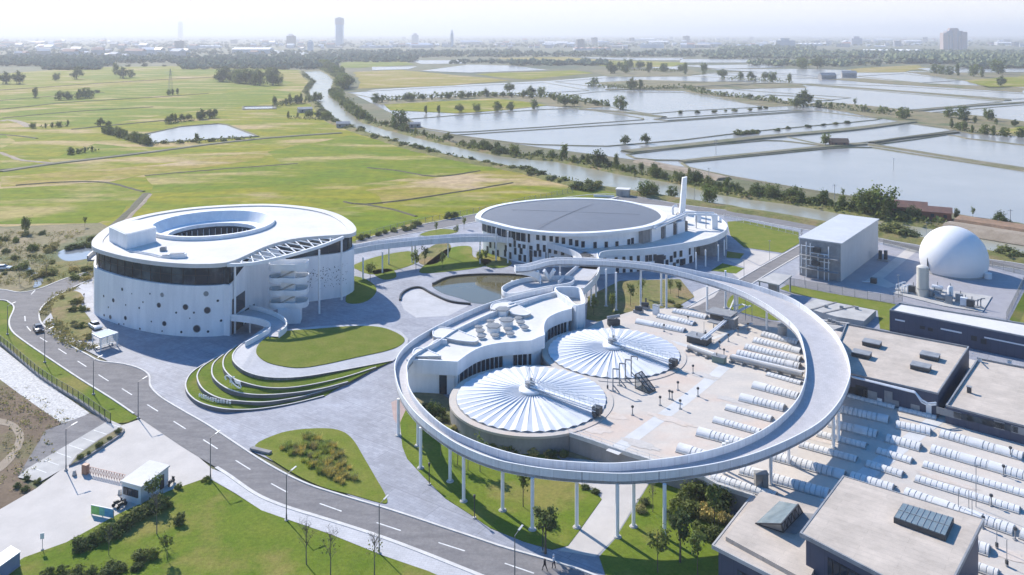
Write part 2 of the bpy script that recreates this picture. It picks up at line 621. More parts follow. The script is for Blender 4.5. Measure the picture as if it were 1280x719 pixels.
hz = MB().box((0, 12900, -2.0), (33000, 27600, 214.0)).build('haze', [], kind='stuff')
hm = bpy.data.materials.new('haze_air')
hm.use_nodes = True
hn = hm.node_tree.nodes
hn.remove(hn['Principled BSDF'])
pv = hn.new('ShaderNodeVolumePrincipled')
pv.inputs['Color'].default_value = (0.93, 0.95, 0.98, 1)
pv.inputs['Density'].default_value = HAZE_DENSITY if 'HAZE_DENSITY' in globals() else 1.65e-4
pv.inputs['Anisotropy'].default_value = 0.2
hm.node_tree.links.new(pv.outputs['Volume'], hn['Material Output'].inputs['Volume'])
hz.data.materials.append(hm)
hz['label'] = 'pale haze in the air over the plain'


def sheet(name, mat_, pts, z, smooth=0, closed=True, px=True, zoff=0.0, kind='structure'):
    P = GP(pts, zoff) if px else [Vector(p) for p in pts]
    if smooth:
        P = spl(P, smooth, True)
    return MB().poly(P, z).build(name, mat_, kind=kind)


def jag(P, step, amp, seed):
    """an uneven edge for natural outlines"""
    rr = random.Random(seed)
    Q = P + [P[0]]
    out = []
    for a, b in zip(Q, Q[1:]):
        n = max(1, int((b - a).length / step))
        for i in range(n):
            p = a.lerp(b, i / n)
            s = amp if i else amp * 0.3
            out.append(p + Vector((rr.uniform(-s, s), rr.uniform(-s, s), 0)))
    return out


# ------------------------------------------------------------------ open land
MB().poly([(-16000, -300, 0), (16000, -300, 0), (16000, 26000, 0), (-16000, 26000, 0)]).build('ground', M_ground, kind='structure')

# the fields on the near side of the river, one sheet with patches laid on it
fld = [(0, 283), (-160, 290), (-160, 95), (0, 92), (120, 84), (260, 82), (375, 88), (392, 104), (385, 116), (400, 131), (416, 148), (425, 154),
       (468, 168), (529, 187), (593, 201), (657, 213), (720, 230), (700, 246), (590, 268), (520, 285), (445, 302), (300, 300), (120, 296)]
sheet('field_land', M_fyellow, fld, 0.03)
PATCH = [
    ('g', [(-150, 236), (0, 236), (130, 229), (176, 240), (150, 268), (122, 279), (0, 281), (-150, 284)]),
    ('y', [(168, 278), (188, 244), (330, 238), (470, 250), (400, 266), (350, 258), (246, 262)]),
    ('o', [(0, 221), (200, 206), (340, 188), (325, 200), (180, 219), (132, 228), (0, 234)]),
    ('g', [(182, 220), (359, 206), (430, 205), (540, 218), (470, 228), (300, 236), (190, 240)]),
    ('g', [(335, 190), (440, 169), (480, 176), (560, 196), (640, 211), (520, 222), (400, 212), (350, 203)]),
    ('o', [(456, 238), (600, 214), (655, 213), (700, 222), (560, 244), (480, 255)]),
    ('y', [(480, 257), (605, 236), (715, 228), (700, 245), (600, 262), (520, 272)]),
    ('g', [(395, 262), (455, 256), (545, 270), (500, 284), (450, 296), (380, 290)]),
    ('g', [(0, 141), (190, 125), (330, 112), (376, 116), (320, 132), (230, 140), (110, 159), (0, 149)]),
    ('g', [(0, 120), (180, 105), (330, 96), (376, 104), (300, 112), (90, 128), (0, 136)]),
    ('o', [(0, 112), (130, 104), (290, 92), (330, 95), (170, 104), (0, 119)]),
    ('y', [(0, 152), (112, 161), (190, 152), (200, 164), (120, 178), (62, 199), (28, 198), (0, 188)]),
    ('g', [(60, 200), (118, 180), (184, 186), (184, 190), (140, 195), (66, 204)]),
    ('g', [(0, 192), (28, 202), (58, 206), (0, 213)]),
    ('y', [(310, 152), (400, 149), (416, 154), (424, 163), (350, 168), (330, 168)]),
    ('g', [(-120, 160), (-20, 158), (20, 178), (-20, 196), (-120, 205)]),
    ('g', [(90, 96), (240, 87), (350, 88), (300, 91), (120, 101)]),
    ('o', [(320, 92), (372, 91), (392, 100), (380, 106), (345, 99)]),
]
FM = {'g': M_fgreen, 'y': M_fyellow, 'o': M_fochre}
for i, (k, pts) in enumerate(PATCH):
    P = jag(GP(pts), 14, 2.0, i)
    MB().poly(P, 0.06 + 0.004 * i).build('rice_field', FM[k], kind='structure')
PATCH2 = [
    ('o', [(445, 90), (502, 87.5), (636, 101), (566, 107), (448, 111)]),
    ('y', [(593, 93), (717, 88), (741, 92), (660, 100), (627, 97.5)]),
    ('y', [(478, 131), (613, 123), (686, 132), (576, 142), (490, 138)]),
    ('y', [(1206, 101), (1280, 95), (1340, 96), (1340, 108), (1236, 109)]),
    ('o', [(1098, 84), (1145, 81.6), (1160, 85), (1129, 90.5), (1050, 91), (1060, 87)]),
    ('g', [(1246, 165), (1280, 159), (1340, 161), (1340, 172), (1280, 170)]),
    ('o', [(620, 72.5), (710, 71.5), (780, 77), (700, 79), (640, 76)]),
    ('y', [(720, 77), (800, 76), (860, 79), (840, 84), (760, 84)]),
    ('g', [(425, 78), (500, 76), (520, 81), (450, 85), (428, 85)]),
    ('y', [(190, 73), (265, 71.5), (270, 74.5), (195, 77)]),
    ('y', [(950, 76), (1040, 74), (1100, 79), (1000, 82)]),
]
for i, (k, pts) in enumerate(PATCH2):
    MB().poly(jag(GP(pts), 40, 6, 50 + i), 0.3 + 0.01 * i).build('rice_field', FM[k], kind='structure')
DITCH = [
    ([(0, 215), (64, 205.5), (120, 199), (185, 191), (260, 181), (329, 173.5), (380, 169.5), (427, 166.5)], 4.5, M_bund, 0.5),
    ([(0, 213), (30, 209.5), (64, 204.5), (120, 198), (185, 190)], 1.5, M_ditch, 0.4),
    ([(180, 220), (260, 213), (359, 205.6), (372, 204.8)], 1.0, M_ditch, 0.3),
    ([(184, 242), (168, 259), (150, 276), (132, 290)], 2.6, M_ditch, 0.3),
    ([(188, 243), (173, 259), (156, 276), (140, 290)], 1.0, M_dirtpath, 0.25),
    ([(430, 252.5), (456, 256), (530, 247), (605, 235), (640, 229)], 0.8, M_ditch, 0.4),
    ([(456, 256), (490, 262), (520, 271)], 0.8, M_ditch, 0.4),
    ([(460, 210), (500, 214), (545, 221), (600, 214)], 0.8, M_ditch, 0.4),
    ([(0, 168.7), (20, 170), (47, 173.5)], 1.4, M_ditch, 0.5),
    ([(4, 148), (55, 143), (105, 139), (150, 136.5), (191, 134)], 1.6, M_ditch, 0.5),
    ([(0, 137), (40, 133), (75, 129), (140, 125), (206, 121), (260, 117)], 1.8, M_ditch, 0.5),
    ([(90, 162), (140, 157), (199, 151.5), (230, 149)], 2.2, M_ditch, 0.5),
    ([(0, 113), (60, 109), (130, 104), (240, 98), (330, 95)], 2.5, M_ditch, 0.6),
    ([(0, 191), (14, 196), (28, 200.6), (69, 204.5)], 2.2, M_dirtpath, 0.3),
    ([(0, 152), (11, 150), (25, 153), (37.5, 159)], 5, M_dirtpath, 0.2),
    ([(0, 126), (60, 121), (130, 116)], 1.5, M_ditch, 0.5),
    ([(20, 232), (80, 228), (132, 228.5), (180, 240)], 0.9, M_ditch, 0.4),
]
for i, (pts, w, m_, h) in enumerate(DITCH):
    P = resample(spl(GP(pts), 5), 6)
    rr = random.Random(i)
    P = [p + Vector((rr.uniform(-.3, .3), rr.uniform(-.3, .3), 0.05)) for p in P]
    MB().sweep(P, [(-w / 2 - .6, 0.0), (-w / 2 + .2, h), (w / 2 - .2, h * 0.9), (w / 2 + .6, 0.0)]).build(
        'field_path' if m_ is M_dirtpath else 'field_bund', m_, kind='structure')

# the sheet of shallow water the ponds are cut from, and the wooded banks left between them
sheet('pond_water', M_pond, [(440, 117), (470, 112), (560, 107), (690, 101), (770, 94), (960, 90), (1100, 88), (1250, 92), (1420, 94), (1420, 330), (1280, 281), (1128, 255), (985, 233), (863, 210), (800, 201), (657, 182), (530, 162), (505, 150), (474, 134)], 0.11)
for pts in ([(467, 126), (610, 118.5), (700, 122), (765, 133), (728, 136), (690, 133), (612, 123), (476, 131)], [(1000, 131), (1040, 128), (1139, 138), (1166, 141), (1219, 145), (1280, 153), (1400, 165), (1400, 176), (1280, 171), (1215, 168), (1180, 160), (1136, 154), (1060, 141)],
            [(740, 104), (800, 100), (1000, 105), (1010, 110), (880, 112), (900, 119), (1000, 128), (1000, 132), (960, 134), (855, 114), (790, 112)], [(735, 88), (860, 87), (885, 93), (850, 96), (760, 96)], [(1030, 99), (1080, 98), (1150, 104), (1280, 110), (1280, 116), (1120, 106)],
            [(480, 152), (510, 149), (530, 161), (500, 163)], [(1130, 90), (1330, 92), (1330, 108), (1236, 110), (1203, 101)]):
    MB().poly(jag(GP(pts), 25, 3, 9), 0.24).build('bank_land', M_scrub, kind='structure')
# ponds, each with its low earth banks
PONDS = [
    [(432, 116), (559, 109), (680, 103.5), (737, 113.5), (660, 117.6), (613, 116), (536, 119), (465, 122.6)],
    [(694, 102.5), (761, 97.4), (855, 95), (960, 100), (947, 102), (855, 103), (778, 106), (737, 108)],
    [(697, 121), (747.5, 115), (855, 116), (957, 134), (850, 139.5), (811, 143), (761, 134), (700, 126)],
    [(510.6, 149.5), (600, 142.5), (694, 136.5), (727, 136.5), (811, 149.5), (690, 158.5), (569, 166.5), (529, 161)],
    [(569, 169.5), (690, 161.5), (830, 153), (1018, 139.4), (1105, 149.5), (940, 165), (850, 176), (757, 183.5), (657, 181)],
    [(818, 149.5), (990, 138), (1004, 139), (834, 151.3)],
    [(784, 194), (855, 185.5), (967, 175.5), (1031, 183), (850, 201.5), (798, 200.5)],
    [(853, 204.5), (1031, 187), (1082, 184), (1280, 214.5), (1420, 237), (1420, 322), (1280, 282), (1205, 272), (1128, 256), (1050, 245), (985, 234), (900, 219), (863, 211)],
    [(1095, 181.8), (1189, 168.5), (1206, 173.5), (1280, 182), (1420, 200), (1420, 233), (1280, 211.2)],
    [(983, 171.3), (1135.5, 155), (1196, 163), (1082, 178.5), (1031, 182)],
    [(917, 112.5), (1015, 107.5), (1253, 127.6), (1139, 137.7), (1058, 134), (1018, 127.6), (1065, 122.6)],
    [(1008, 105), (1120, 108), (1280, 117.6), (1340, 122), (1266.5, 124.3)],
    [(1166, 141), (1280, 131.5), (1380, 128), (1380, 160), (1280, 152.8), (1219.5, 144.8)],
    [(887, 87), (1000, 86.5), (1065, 88), (1038, 97), (961, 91)],
    [(1071.7, 95.7), (1129, 92.4), (1203, 100.8), (1152, 104)],
    [(850, 104), (947, 101.2), (934, 107.5), (880, 110)],
    [(850, 74), (937, 74.6), (934, 78.5), (850, 78.5)],
    [(850, 82.3), (961, 80.6), (984, 84.5), (900, 86.5)],
    [(1145.6, 85.7), (1203, 84), (1233, 87), (1280, 85.7), (1330, 86), (1330, 90), (1172, 91.4)],
    [(526, 89), (586, 81), (640, 82.3), (685, 88), (586, 91.2)],
    [(512, 75.6), (583, 75.6), (583, 80), (526, 80.2)],
    [(465, 84), (522, 83.5), (510, 87), (465, 88)],
    [(714, 72), (855, 72.6), (850, 75.6), (788, 75.6)],
    [(808, 84.6), (850, 83.3), (850, 87.3)],
    [(171, 170.5), (228, 158.5), (279, 154.8), (324, 171), (250, 175.5), (188, 180)],
    [(304, 133.7), (343, 132.7), (345, 136.7), (304, 137.2)],
    [(960, 119), (1010, 121.5), (1045, 126), (985, 127.5), (950, 123)],
    [(895, 121), (935, 119), (975, 128.5), (940, 130)],
    [(880, 92), (950, 92.5), (1030, 98.5), (960, 97.5)],
]
for i, pts in enumerate(PONDS):
    P = GP(pts)
    far = P[0][1] > 1500
    zz = 0.5 if far else 0.16
    MB().poly(jag(P, 12 if not far else 60, 0.5, 100 + i), zz).build('pond_water', M_pond, kind='structure')
    if not far:
        w = 0.75
        path = resample([Vector((p[0], p[1], 0.0)) for p in P + [P[0]]], 15)[:-1]
        h = 0.5 + 0.03 * (i % 9)
        rr = random.Random(i)
        path = [p + Vector((rr.uniform(-.4, .4), rr.uniform(-.4, .4), 0)) for p in path]
        MB().sweep(path, [(-w - .8, 0), (-w + .3, h), (w - .3, h), (w + .8, 0)], closed=True).build('pond_bank', M_bund, kind='structure')
# wider banks and dirt tracks between the big ponds
for pts, w, h, m_ in [
    ([(853, 203), (950, 193), (1031, 184.8), (1082, 181)], 3.0, 0.9, M_bund),
    ([(784, 191), (855, 183.5), (960, 172), (1060, 163), (1138, 153)], 5.5, 1.0, M_bund),
    ([(1082, 181), (1150, 191), (1280, 212.5), (1400, 232)], 1.6, 0.8, M_bund),
    ([(800, 202), (830, 209), (862, 215), (905, 225)], 4.0, 1.1, M_dirtpath),
    ([(1090, 179.5), (1130, 173.5), (1196, 166.5)], 2.2, 1.0, M_ditch),
    ([(1142, 139.5), (1200, 134), (1290, 128)], 4.0, 0.9, M_bund),
    ([(725, 137), (780, 141), (830, 147)], 3.0, 0.9, M_bund),
    ([(760, 113), (860, 109), (960, 104.5), (1010, 106)], 6.0, 0.9, M_bund),
    ([(1008, 106), (1130, 115), (1260, 126)], 5.0, 0.9, M_bund),
]:
    P = resample(spl(GP(pts), 6), 8)
    MB().sweep([Vector((p[0], p[1], 0.0)) for p in P], [(-w - 1, 0), (-w + .6, h + .1), (w - .6, h + .1), (w + 1, 0)]).build('pond_bank', m_, kind='structure')

# river
left = [(380, 90), (386, 97), (393, 103), (386, 114), (391, 124), (400, 131), (416, 148), (428, 155), (469, 168.5), (529, 187), (593, 201), (657, 212.5), (720, 228.5), (757, 234),
        (800, 241), (860, 251), (900, 256.5), (1000, 273), (1100, 290), (1155, 299), (1230, 315), (1280, 323), (1400, 345)]
right = [(401, 89), (410, 94), (417, 101), (414, 110), (415, 118), (425, 128), (445, 148), (458, 155), (492, 165), (536, 176.5), (626.5, 195.5), (694, 202.5), (761, 215.5),
         (800, 222), (855, 232.5), (875, 238), (915, 246.5), (1000, 258), (1100, 276.5), (1155, 285), (1240, 297), (1300, 305), (1400, 320)]
RL, RR = spl(GP(left), 5), spl(GP(right), 5)
MB().poly(RL + RR[::-1], 0.1).build('river_water', M_river, kind='structure')
sheet('river_water', M_river, [(300, 62.2), (360, 63.5), (403, 66.5), (440, 70), (440, 72.5), (400, 70), (350, 67), (300, 65)], 0.6)
for nm, path, s in (('river_bank', RL, -1), ('river_bank', RR, 1)):
    P = resample([Vector((p[0], p[1], 0)) for p in path], 7)
    rr = random.Random(4)
    P = [p + Vector((rr.uniform(-.9, .9), rr.uniform(-.9, .9), 0)) for p in P]
    MB().sweep(P, [(s * -0.8, 0.0), (s * 1.5, 1.0), (s * 6, 1.25), (s * 9, 0.0)]).build(nm, M_lawnwild, kind='structure')
# cut earth bank across the river, right
P = resample(spl(GP([(1190, 283), (1230, 289), (1280, 297), (1340, 306)]), 5), 4)
MB().sweep([Vector((p[0], p[1], 0)) for p in P], [(-0.5, 0), (-2.5, 2.4), (-9, 2.8), (-14, 0.3)][::-1]).build('river_bank', M_dirtpath, kind='structure')
MB().sweep([Vector((p[0], p[1], 0)) for p in P], [(0.5, 0), (2.5, 2.4), (9, 2.8), (14, 0.3)]).build('river_bank', mat('cut_earth', (0.30, 0.19, 0.12), 0.95, c2=(0.22, 0.15, 0.10), scale=0.3, fine=(0.2, 1)), kind='structure')

# ------------------------------------------------------------------ the works' own ground
sheet('scrub_ground', M_scrub, [(-120, 284), (0, 284), (125, 279), (150, 290), (190, 300), (120, 345), (60, 352), (20, 366), (-120, 364)], 0.10)
sheet('lawn', M_lawnwild, [(62, 330), (95, 326), (122, 321), (150, 330), (118, 340), (80, 350), (48, 361), (56, 345)], 0.13, smooth=4)
for pts in ([(72, 317), (82, 312), (100, 309), (122, 306), (122, 320), (104, 325), (86, 327), (76, 324)],
            [(34, 331), (40, 338), (46, 342), (53, 340), (48, 346), (54, 350), (51, 357), (42, 360), (43, 352), (38, 345), (32, 337)]):
    sheet('stream_water', M_stream, pts, 0.15, smooth=4)
sheet('lawn', M_lawn, [(-60, 374), (0, 376), (11, 379), (17, 386), (12, 402), (15, 415), (30, 428), (62, 450), (100, 475), (140, 500), (173, 523),
                       (160, 529), (138, 531), (117, 516), (50, 472), (0, 431), (-60, 395)], 0.14)
sheet('boulder_bed', M_gravel, [(-80, 385), (0, 434), (50, 474), (112, 517), (100, 523), (77, 530), (31, 498), (0, 475), (-80, 440)], 0.10)
sheet('waste_ground', M_soil, [(-80, 440), (0, 475), (31, 498), (77, 530), (58, 538), (34, 586), (22, 598), (45, 612), (0, 640), (-80, 690)], 0.08)
sheet('dirt_track', M_dirtpath, [(-20, 522), (10, 526), (26, 536), (30, 550), (21, 570), (4, 588), (-20, 602), (-20, 594), (0, 579), (13, 565), (20, 550), (17, 541), (8, 533), (-20, 529)], 0.12, smooth=4)
# big paved base of the site
base = [(45, 412), (82, 372), (115, 345), (300, 305), (445, 305), (520, 288), (595, 268), (700, 250), (760, 240), (860, 257), (980, 276), (1100, 300), (1155, 311),
        (1280, 334), (1420, 360), (1700, 640), (1500, 1200), (900, 1000), (730, 717), (480, 640), (280, 550), (150, 460), (57, 414)]
sheet('plaza', M_plaza, base, 0.17)
# entrance yard and car park
sheet('entrance_yard', M_path, [(184, 522), (218, 546), (274, 595), (280, 612), (250, 602), (210, 616), (149, 644), (83, 680), (30, 699), (-60, 745), (-60, 680), (0, 638), (45, 612), (85, 582), (152, 533)], 0.16)
sheet('parking_lane', M_asphalt, [(57, 539), (112, 518), (137, 527), (34, 588), (22, 597)], 0.15)
pk = [(137, 526), (153, 533), (86, 583), (50, 604), (22, 598), (34, 587)]
sheet('parking_bays', M_concrete, pk, 0.18)
m = MB()
for t in range(7):
    a = G(133 - t * 15.5, 530 + t * 9.3)
    b = G(151 - t * 15.5, 535.5 + t * 9.5)
    d = (b - a).normalized()
    s = Vector((-d.y, d.x, 0)) * 0.08
    m.poly([a - s, b - s, b + s, a + s], 0.20)
m.build('bay_markings', M_line, kind='structure')

# front road
low = [(-60, 377), (0, 376), (11, 379), (17.5, 386), (11.5, 402), (15, 415), (30, 427.6), (62.6, 450), (100, 475), (140, 500), (175, 524), (228, 560), (280, 592), (319, 619), (356, 635),
       (411, 652), (464, 669), (516, 688), (569, 709), (640, 738), (700, 765)]
upp = [(90, 361), (65, 374), (51, 387), (49.5, 400), (57.5, 411), (82.6, 430), (110, 445), (125, 452.6), (150, 455.5), (172, 461), (186, 470), (188, 484), (200, 497), (225, 512.6), (260, 532.7), (280, 546), (332, 580), (380, 605),
       (427, 620.7), (480, 636.5), (516, 648), (556, 661.5), (600, 676), (630, 686), (680, 700), (730, 716), (800, 745)]
lowS, uppS = spl(GP(low), 5), spl(GP(upp), 5)
west_up = spl(GP([(-60, 360), (0, 362.7), (25, 366.5), (50, 361.5), (82, 349), (117, 339), (160, 330)]), 5)
west_lo = spl(GP([(160, 338), (125, 346), (107, 353), (90, 361)]), 5)
road = west_up + west_lo + uppS + lowS[::-1]
MB().poly(road, 0.19).build('road', M_asphalt, kind='structure')


def kerb(path, name='kerb', w=0.35, h=0.14, z=0.17, m_=None):
    P = resample([Vector((p[0], p[1], z)) for p in path], 1.5)
    MB().sweep(P, [(-w / 2, 0), (-w / 2, h), (w / 2, h), (w / 2, 0)]).build(name, m_ or M_kerb, kind='structure')


iy = next(i for i, p in enumerate(lowS) if p[1] < G(172, 521)[1])
iz = next(i for i, p in enumerate(lowS) if p[1] < G(270, 585)[1])
kerb(lowS[:iy]); kerb(lowS[iz:], w=0.6); kerb(uppS); kerb(west_up); kerb(west_lo)
DASH = [((39, 369), (44, 363.5)), ((31, 396), (31.5, 402.5)), ((33.5, 409), (38.5, 415)), ((50, 423), (59, 428.5)), ((73, 437), (83, 443.5)), ((97, 452.5), (108, 459.5)),
        ((123, 469.5), (135.5, 477.5)), ((152.5, 487), (165, 495)), ((184, 507), (197.5, 515.5)), ((217, 528), (232, 537.5)), ((254, 551), (272, 562.5)), ((294.5, 577), (313, 588.5)), ((339, 606), (359, 617)),
        ((399.6, 631), (427, 640.8)), ((470.6, 655), (501, 665)), ((548, 680), (581, 690.5)), ((631, 706), (667.5, 718.5)), ((715, 735), (750, 748))]
for a, b in DASH:
    a, b = G(*a), G(*b)
    d = (b - a).normalized()
    s = Vector((-d.y, d.x, 0)) * 0.11
    MB().poly([a - s, b - s, b + s, a + s], 0.20).build('lane_marking', M_line, kind='structure')
# footway on the camera's side of the road
fw = [(266, 588), (280, 593.5), (319, 620), (356, 636), (411, 653), (464, 670), (516, 689), (569, 710), (600, 722), (600, 760), (535, 716), (480, 697), (411, 669), (370, 655), (327, 640), (295, 619), (264, 601)]
sheet('footway', M_plaza2, fw, 0.24)
# perimeter road behind the site
pu = spl(GP([(445, 302), (505, 286), (550, 277), (593, 268.5), (660, 255), (760, 243), (860, 257.5), (980, 273.5), (1100, 299), (1155, 309), (1230, 324), (1280, 331.5), (1420, 358)]), 5)
pl_ = spl(GP([(445, 306.5), (512, 293), (550, 287), (590, 279), (665, 265), (760, 255), (908, 271), (980, 283.5), (1100, 304), (1155, 317), (1230, 331), (1280, 339), (1420, 367)]), 5)
MB().poly(pu + pl_[::-1], 0.19).build('road', M_asphalt, kind='structure')
kerb(pu, w=0.5); kerb(pl_, w=0.5)
# road along the right of the works
r2 = spl(GP([(1002, 306), (950, 335), (920, 352.5), (890, 368), (858, 386)]), 4)
r2b = spl(GP([(906, 400), (913, 386), (922, 369), (942, 354.5), (975, 334), (1006, 316)]), 4)
MB().poly(r2 + r2b, 0.19).build('road', M_asphalt, kind='structure')
kerb(r2); kerb(r2b)
sheet('road', M_asphalt, [(905, 402), (912, 388), (930, 394), (977, 404.5), (1010, 411), (1010, 421), (960, 415)], 0.20)
# path from the bridge to the yard
sheet('garden_path', M_path, [(712, 577), (717, 602), (746, 619), (752.5, 626), (735, 650), (710, 684), (697, 690), (744, 698), (768, 675), (787.5, 642.5), (811, 606), (812, 585), (760, 570)], 0.20)


def lawn(pts, m_=None, z=0.25, smooth=4, edge=True, name='lawn'):
    P = GP(pts)
    P = spl(P, smooth, True) if smooth else P
    MB().prism(P, 0.12, z, bottom=False).build(name, m_ or M_lawn, kind='structure')


lawn([(319, 558), (346, 544.5), (372, 538.7), (406, 537), (427, 540.5), (441, 551), (454, 572), (469, 598), (481, 619), (484, 630), (474, 630), (437, 619.5), (403, 610.5), (369, 594.5), (332, 571)], M_lawn2)
lawn([(503, 560), (509, 575), (530, 598), (557, 625), (585, 643), (613, 662), (655, 679), (690, 689), (710, 684), (723, 667), (752, 626), (747, 619), (716, 602), (700, 575), (640, 560), (580, 535), (545, 505), (515, 497), (500, 530)], M_lawn, smooth=0)
lawn([(812, 606), (788, 645), (768, 677), (749, 698), (760, 730), (900, 760), (915, 660), (905, 618), (890, 600), (840, 590)], M_lawn, smooth=0)
lawn([(30, 699), (83, 680), (149, 644), (210, 616), (250, 602), (263, 601), (295, 620), (327, 640), (370, 655.5), (411, 669.5), (480, 697.5), (535, 716), (600, 745), (600, 900), (-100, 900), (-60, 760)], M_lawn, smooth=0)
lawn([(909, 278), (930, 276.5), (998, 291), (999, 305), (978, 317), (930, 310), (913, 295)], M_lawn2, smooth=0)
lawn([(909, 315), (930, 318), (925, 324), (908, 322.7)], M_lawn, smooth=0)
lawn([(903, 330), (930, 336.5), (920, 343), (889, 339)], M_lawn, smooth=0)
lawn([(910, 385), (911, 375), (919, 369), (935, 372), (975, 385), (976, 402), (928, 392)], M_lawn2)
lawn([(984, 357), (1040, 368), (1112, 380), (1160, 390), (1140, 420), (1100, 412), (1097, 389), (1040, 378), (993, 368), (975, 362)], M_lawn2, smooth=0)
lawn([(1262, 401), (1280, 366), (1340, 366), (1340, 420), (1280, 408)], M_lawn, smooth=0)
lawn([(62, 381), (75, 368), (95, 365), (104, 372), (102, 385), (115, 405), (110, 425), (92, 424), (70, 405)], M_lawnwild)
lawn([(441, 333), (470, 322), (510, 315), (521, 321), (520, 330), (470, 344), (445, 337)], M_lawn2)
lawn([(465, 340), (485, 337), (494, 341), (494, 348), (478, 350)], M_lawn)
lawn([(524, 319), (550, 304), (562, 306), (562, 316), (546, 330), (526, 331)], M_lawnwild)
lawn([(524, 341), (540, 325), (562, 311), (588, 309), (592, 322), (614, 326), (600, 335), (554, 341)], M_lawn)
lawn([(525, 294), (550, 287), (573, 290), (545, 296)], M_lawn2)
lawn([(595, 320), (606, 312), (625, 320), (640, 330), (625, 336), (606, 333)], M_lawn)
lawn([(735, 372), (775, 352), (850, 350), (868, 372), (845, 385), (800, 388), (752, 404), (733, 400)], M_lawnwild, smooth=0)
lawn([(437, 347), (455, 349), (470, 360), (466, 372), (450, 380), (432, 378), (437, 360)], M_lawn)
lawn([(860, 256), (905, 262), (980, 271), (1100, 294), (1155, 304.5), (1280, 327), (1280, 325), (1155, 299), (1000, 272), (900, 256), (800, 242), (760, 238)], M_lawn2, smooth=0, z=0.2)
lawn([(640, 252), (690, 244), (720, 231), (757, 236), (790, 243), (755, 249), (700, 250)], M_lawn2, smooth=0, z=0.2)
# yard round the gas holder
sheet('service_yard', tile_mat('yard_setts', (0.32, 0.31, 0.33), (0.25, 0.245, 0.26), 0.8, 0.4, rz=-GA, var=0.06, noise_amt=0.12, nscale=0.15),
      [(985, 351), (1020, 327), (1098, 306), (1155, 318.5), (1230, 332), (1280, 352), (1262, 400), (1115, 380), (1040, 368), (978, 357)], 0.20)
sheet('service_path', M_path, [(1133, 312), (1146, 315), (1104, 349), (1121, 358), (1110, 361), (1080, 353), (1097, 341)], 0.21)
sheet('service_path', M_path, [(860, 387), (873, 383), (893, 372), (905, 357), (880, 360), (866, 366), (868, 376)], 0.21)
sheet('service_path', M_path, [(908, 325), (934, 326), (950, 334), (925, 350), (915, 343), (932, 336)], 0.21)
sheet('service_path', M_path, [(925, 311), (975, 319), (950, 333), (934, 325), (944, 319)], 0.215)

sheet('planting_soil', M_scrub, [(508, 494), (555, 532), (600, 551), (660, 566), (715, 574), (760, 580), (815, 584), (800, 570), (715, 544), (650, 546), (600, 533), (565, 503), (545, 488)], 0.262)
# pool and sunken court between the round buildings
pool = [(540, 357), (560, 348.5), (590, 345), (640, 345), (690, 350), (700, 362), (650, 378), (600, 381), (575, 374), (552, 367)]
sheet('pool_water', M_pool, pool, 0.2, smooth=5)
P = spl(GP([(690, 350), (640, 345), (590, 345), (560, 348.5), (541, 356.5)]), 6)
MB().sweep([Vector((p[0], p[1], 0.18)) for p in P], [(-0.25, 0), (-0.25, 0.45), (0.25, 0.45), (0.25, 0)]).build('pool_edge', M_black, kind='structure')
P = spl(GP([(500, 377), (501, 371), (506, 366), (515, 362), (526, 361.5), (540, 369), (562, 378.5), (588, 382)]), 6)
MB().sweep([Vector((p[0], p[1], 0.18)) for p in P], [(-0.25, 0), (-0.25, 0.5), (0.25, 0.5), (0.25, 0)]).build('court_edge', M_black, kind='structure')
sheet('court_paving', M_plaza2, [(500, 377), (501, 371), (506, 366), (515, 362), (526, 361.5), (540, 369), (562, 378.5), (588, 382), (560, 396), (520, 398), (505, 388)], 0.19)
sheet('red_paving', mat('red_setts', (0.42, 0.32, 0.29), 0.85, c2=(0.36, 0.27, 0.25), scale=0.5), [(489, 504), (498, 500), (512, 510), (516, 535), (500, 537), (492, 525)], 0.19)
# ------------------------------------------------------------------ helpers for the buildings
def polyh(mb, outer, holes, z, mi=0):
    loops = [[Vector((p[0], p[1], z)) for p in outer]] + [[Vector((p[0], p[1], z)) for p in h] for h in holes]
    tri = tessellate_polygon(loops)
    P = [p for l in loops for p in l]
    fs = []
    for t in tri:
        a, b, c = (P[i] for i in t)
        if (b - a).to_2d().cross((c - a).to_2d()) < 0:
            t = (t[0], t[2], t[1])
        fs.append(tuple(t))
    mb.add(P, fs, mi)


def ccw(P):
    P = [Vector((p[0], p[1], 0)) for p in P]
    return P if area2(P) > 0 else P[::-1]


def inset(P, d):
    """closed ccw outline moved inwards"""
    return offset(P, d, True)


def hit(u, path, closed=True):
    """nearest point of a plan path seen in pixel column u: point, unit normal facing the camera"""
    s = (u - 640.0) / F
    best = None
    N = len(path)
    for i in range(N if closed else N - 1):
        a, b = path[i], path[(i + 1) % N]
        fa, fb = a[0] - s * a[1], b[0] - s * b[1]
        if fa * fb <= 0 and abs(fa - fb) > 1e-9:
            t = fa / (fa - fb)
            p = Vector((a[0] + (b[0] - a[0]) * t, a[1] + (b[1] - a[1]) * t, 0))
            if best is None or p.y < best[0].y:
                d = Vector((b[0] - a[0], b[1] - a[1], 0)).normalized()
                n = Vector((d.y, -d.x, 0))
                if n.dot(p) > 0:
                    n = -n
                best = (p, n)
    return best


def zat(v, Y):
    return CH - (v - VH) * Y / F


def window_mesh(w, h, name='window'):
    mb = MB()
    t = 0.09
    for x, z, sx, sz in ((-w / 2 + t / 2, 0, t, h), (w / 2 - t / 2, 0, t, h), (0, 0, w - 2 * t, t), (0, h - t, w - 2 * t, t), (0, h * .5, w - 2 * t, t * .6)):
        mb.box((x, -0.06, z), (sx, 0.14, sz))
    return mb.mesh(name, M_frame)


def pane_mesh(w, h):
    return MB().box((0, -0.015, 0.09), (w - 0.18, 0.05, h - 0.18)).mesh('pane', M_glass)


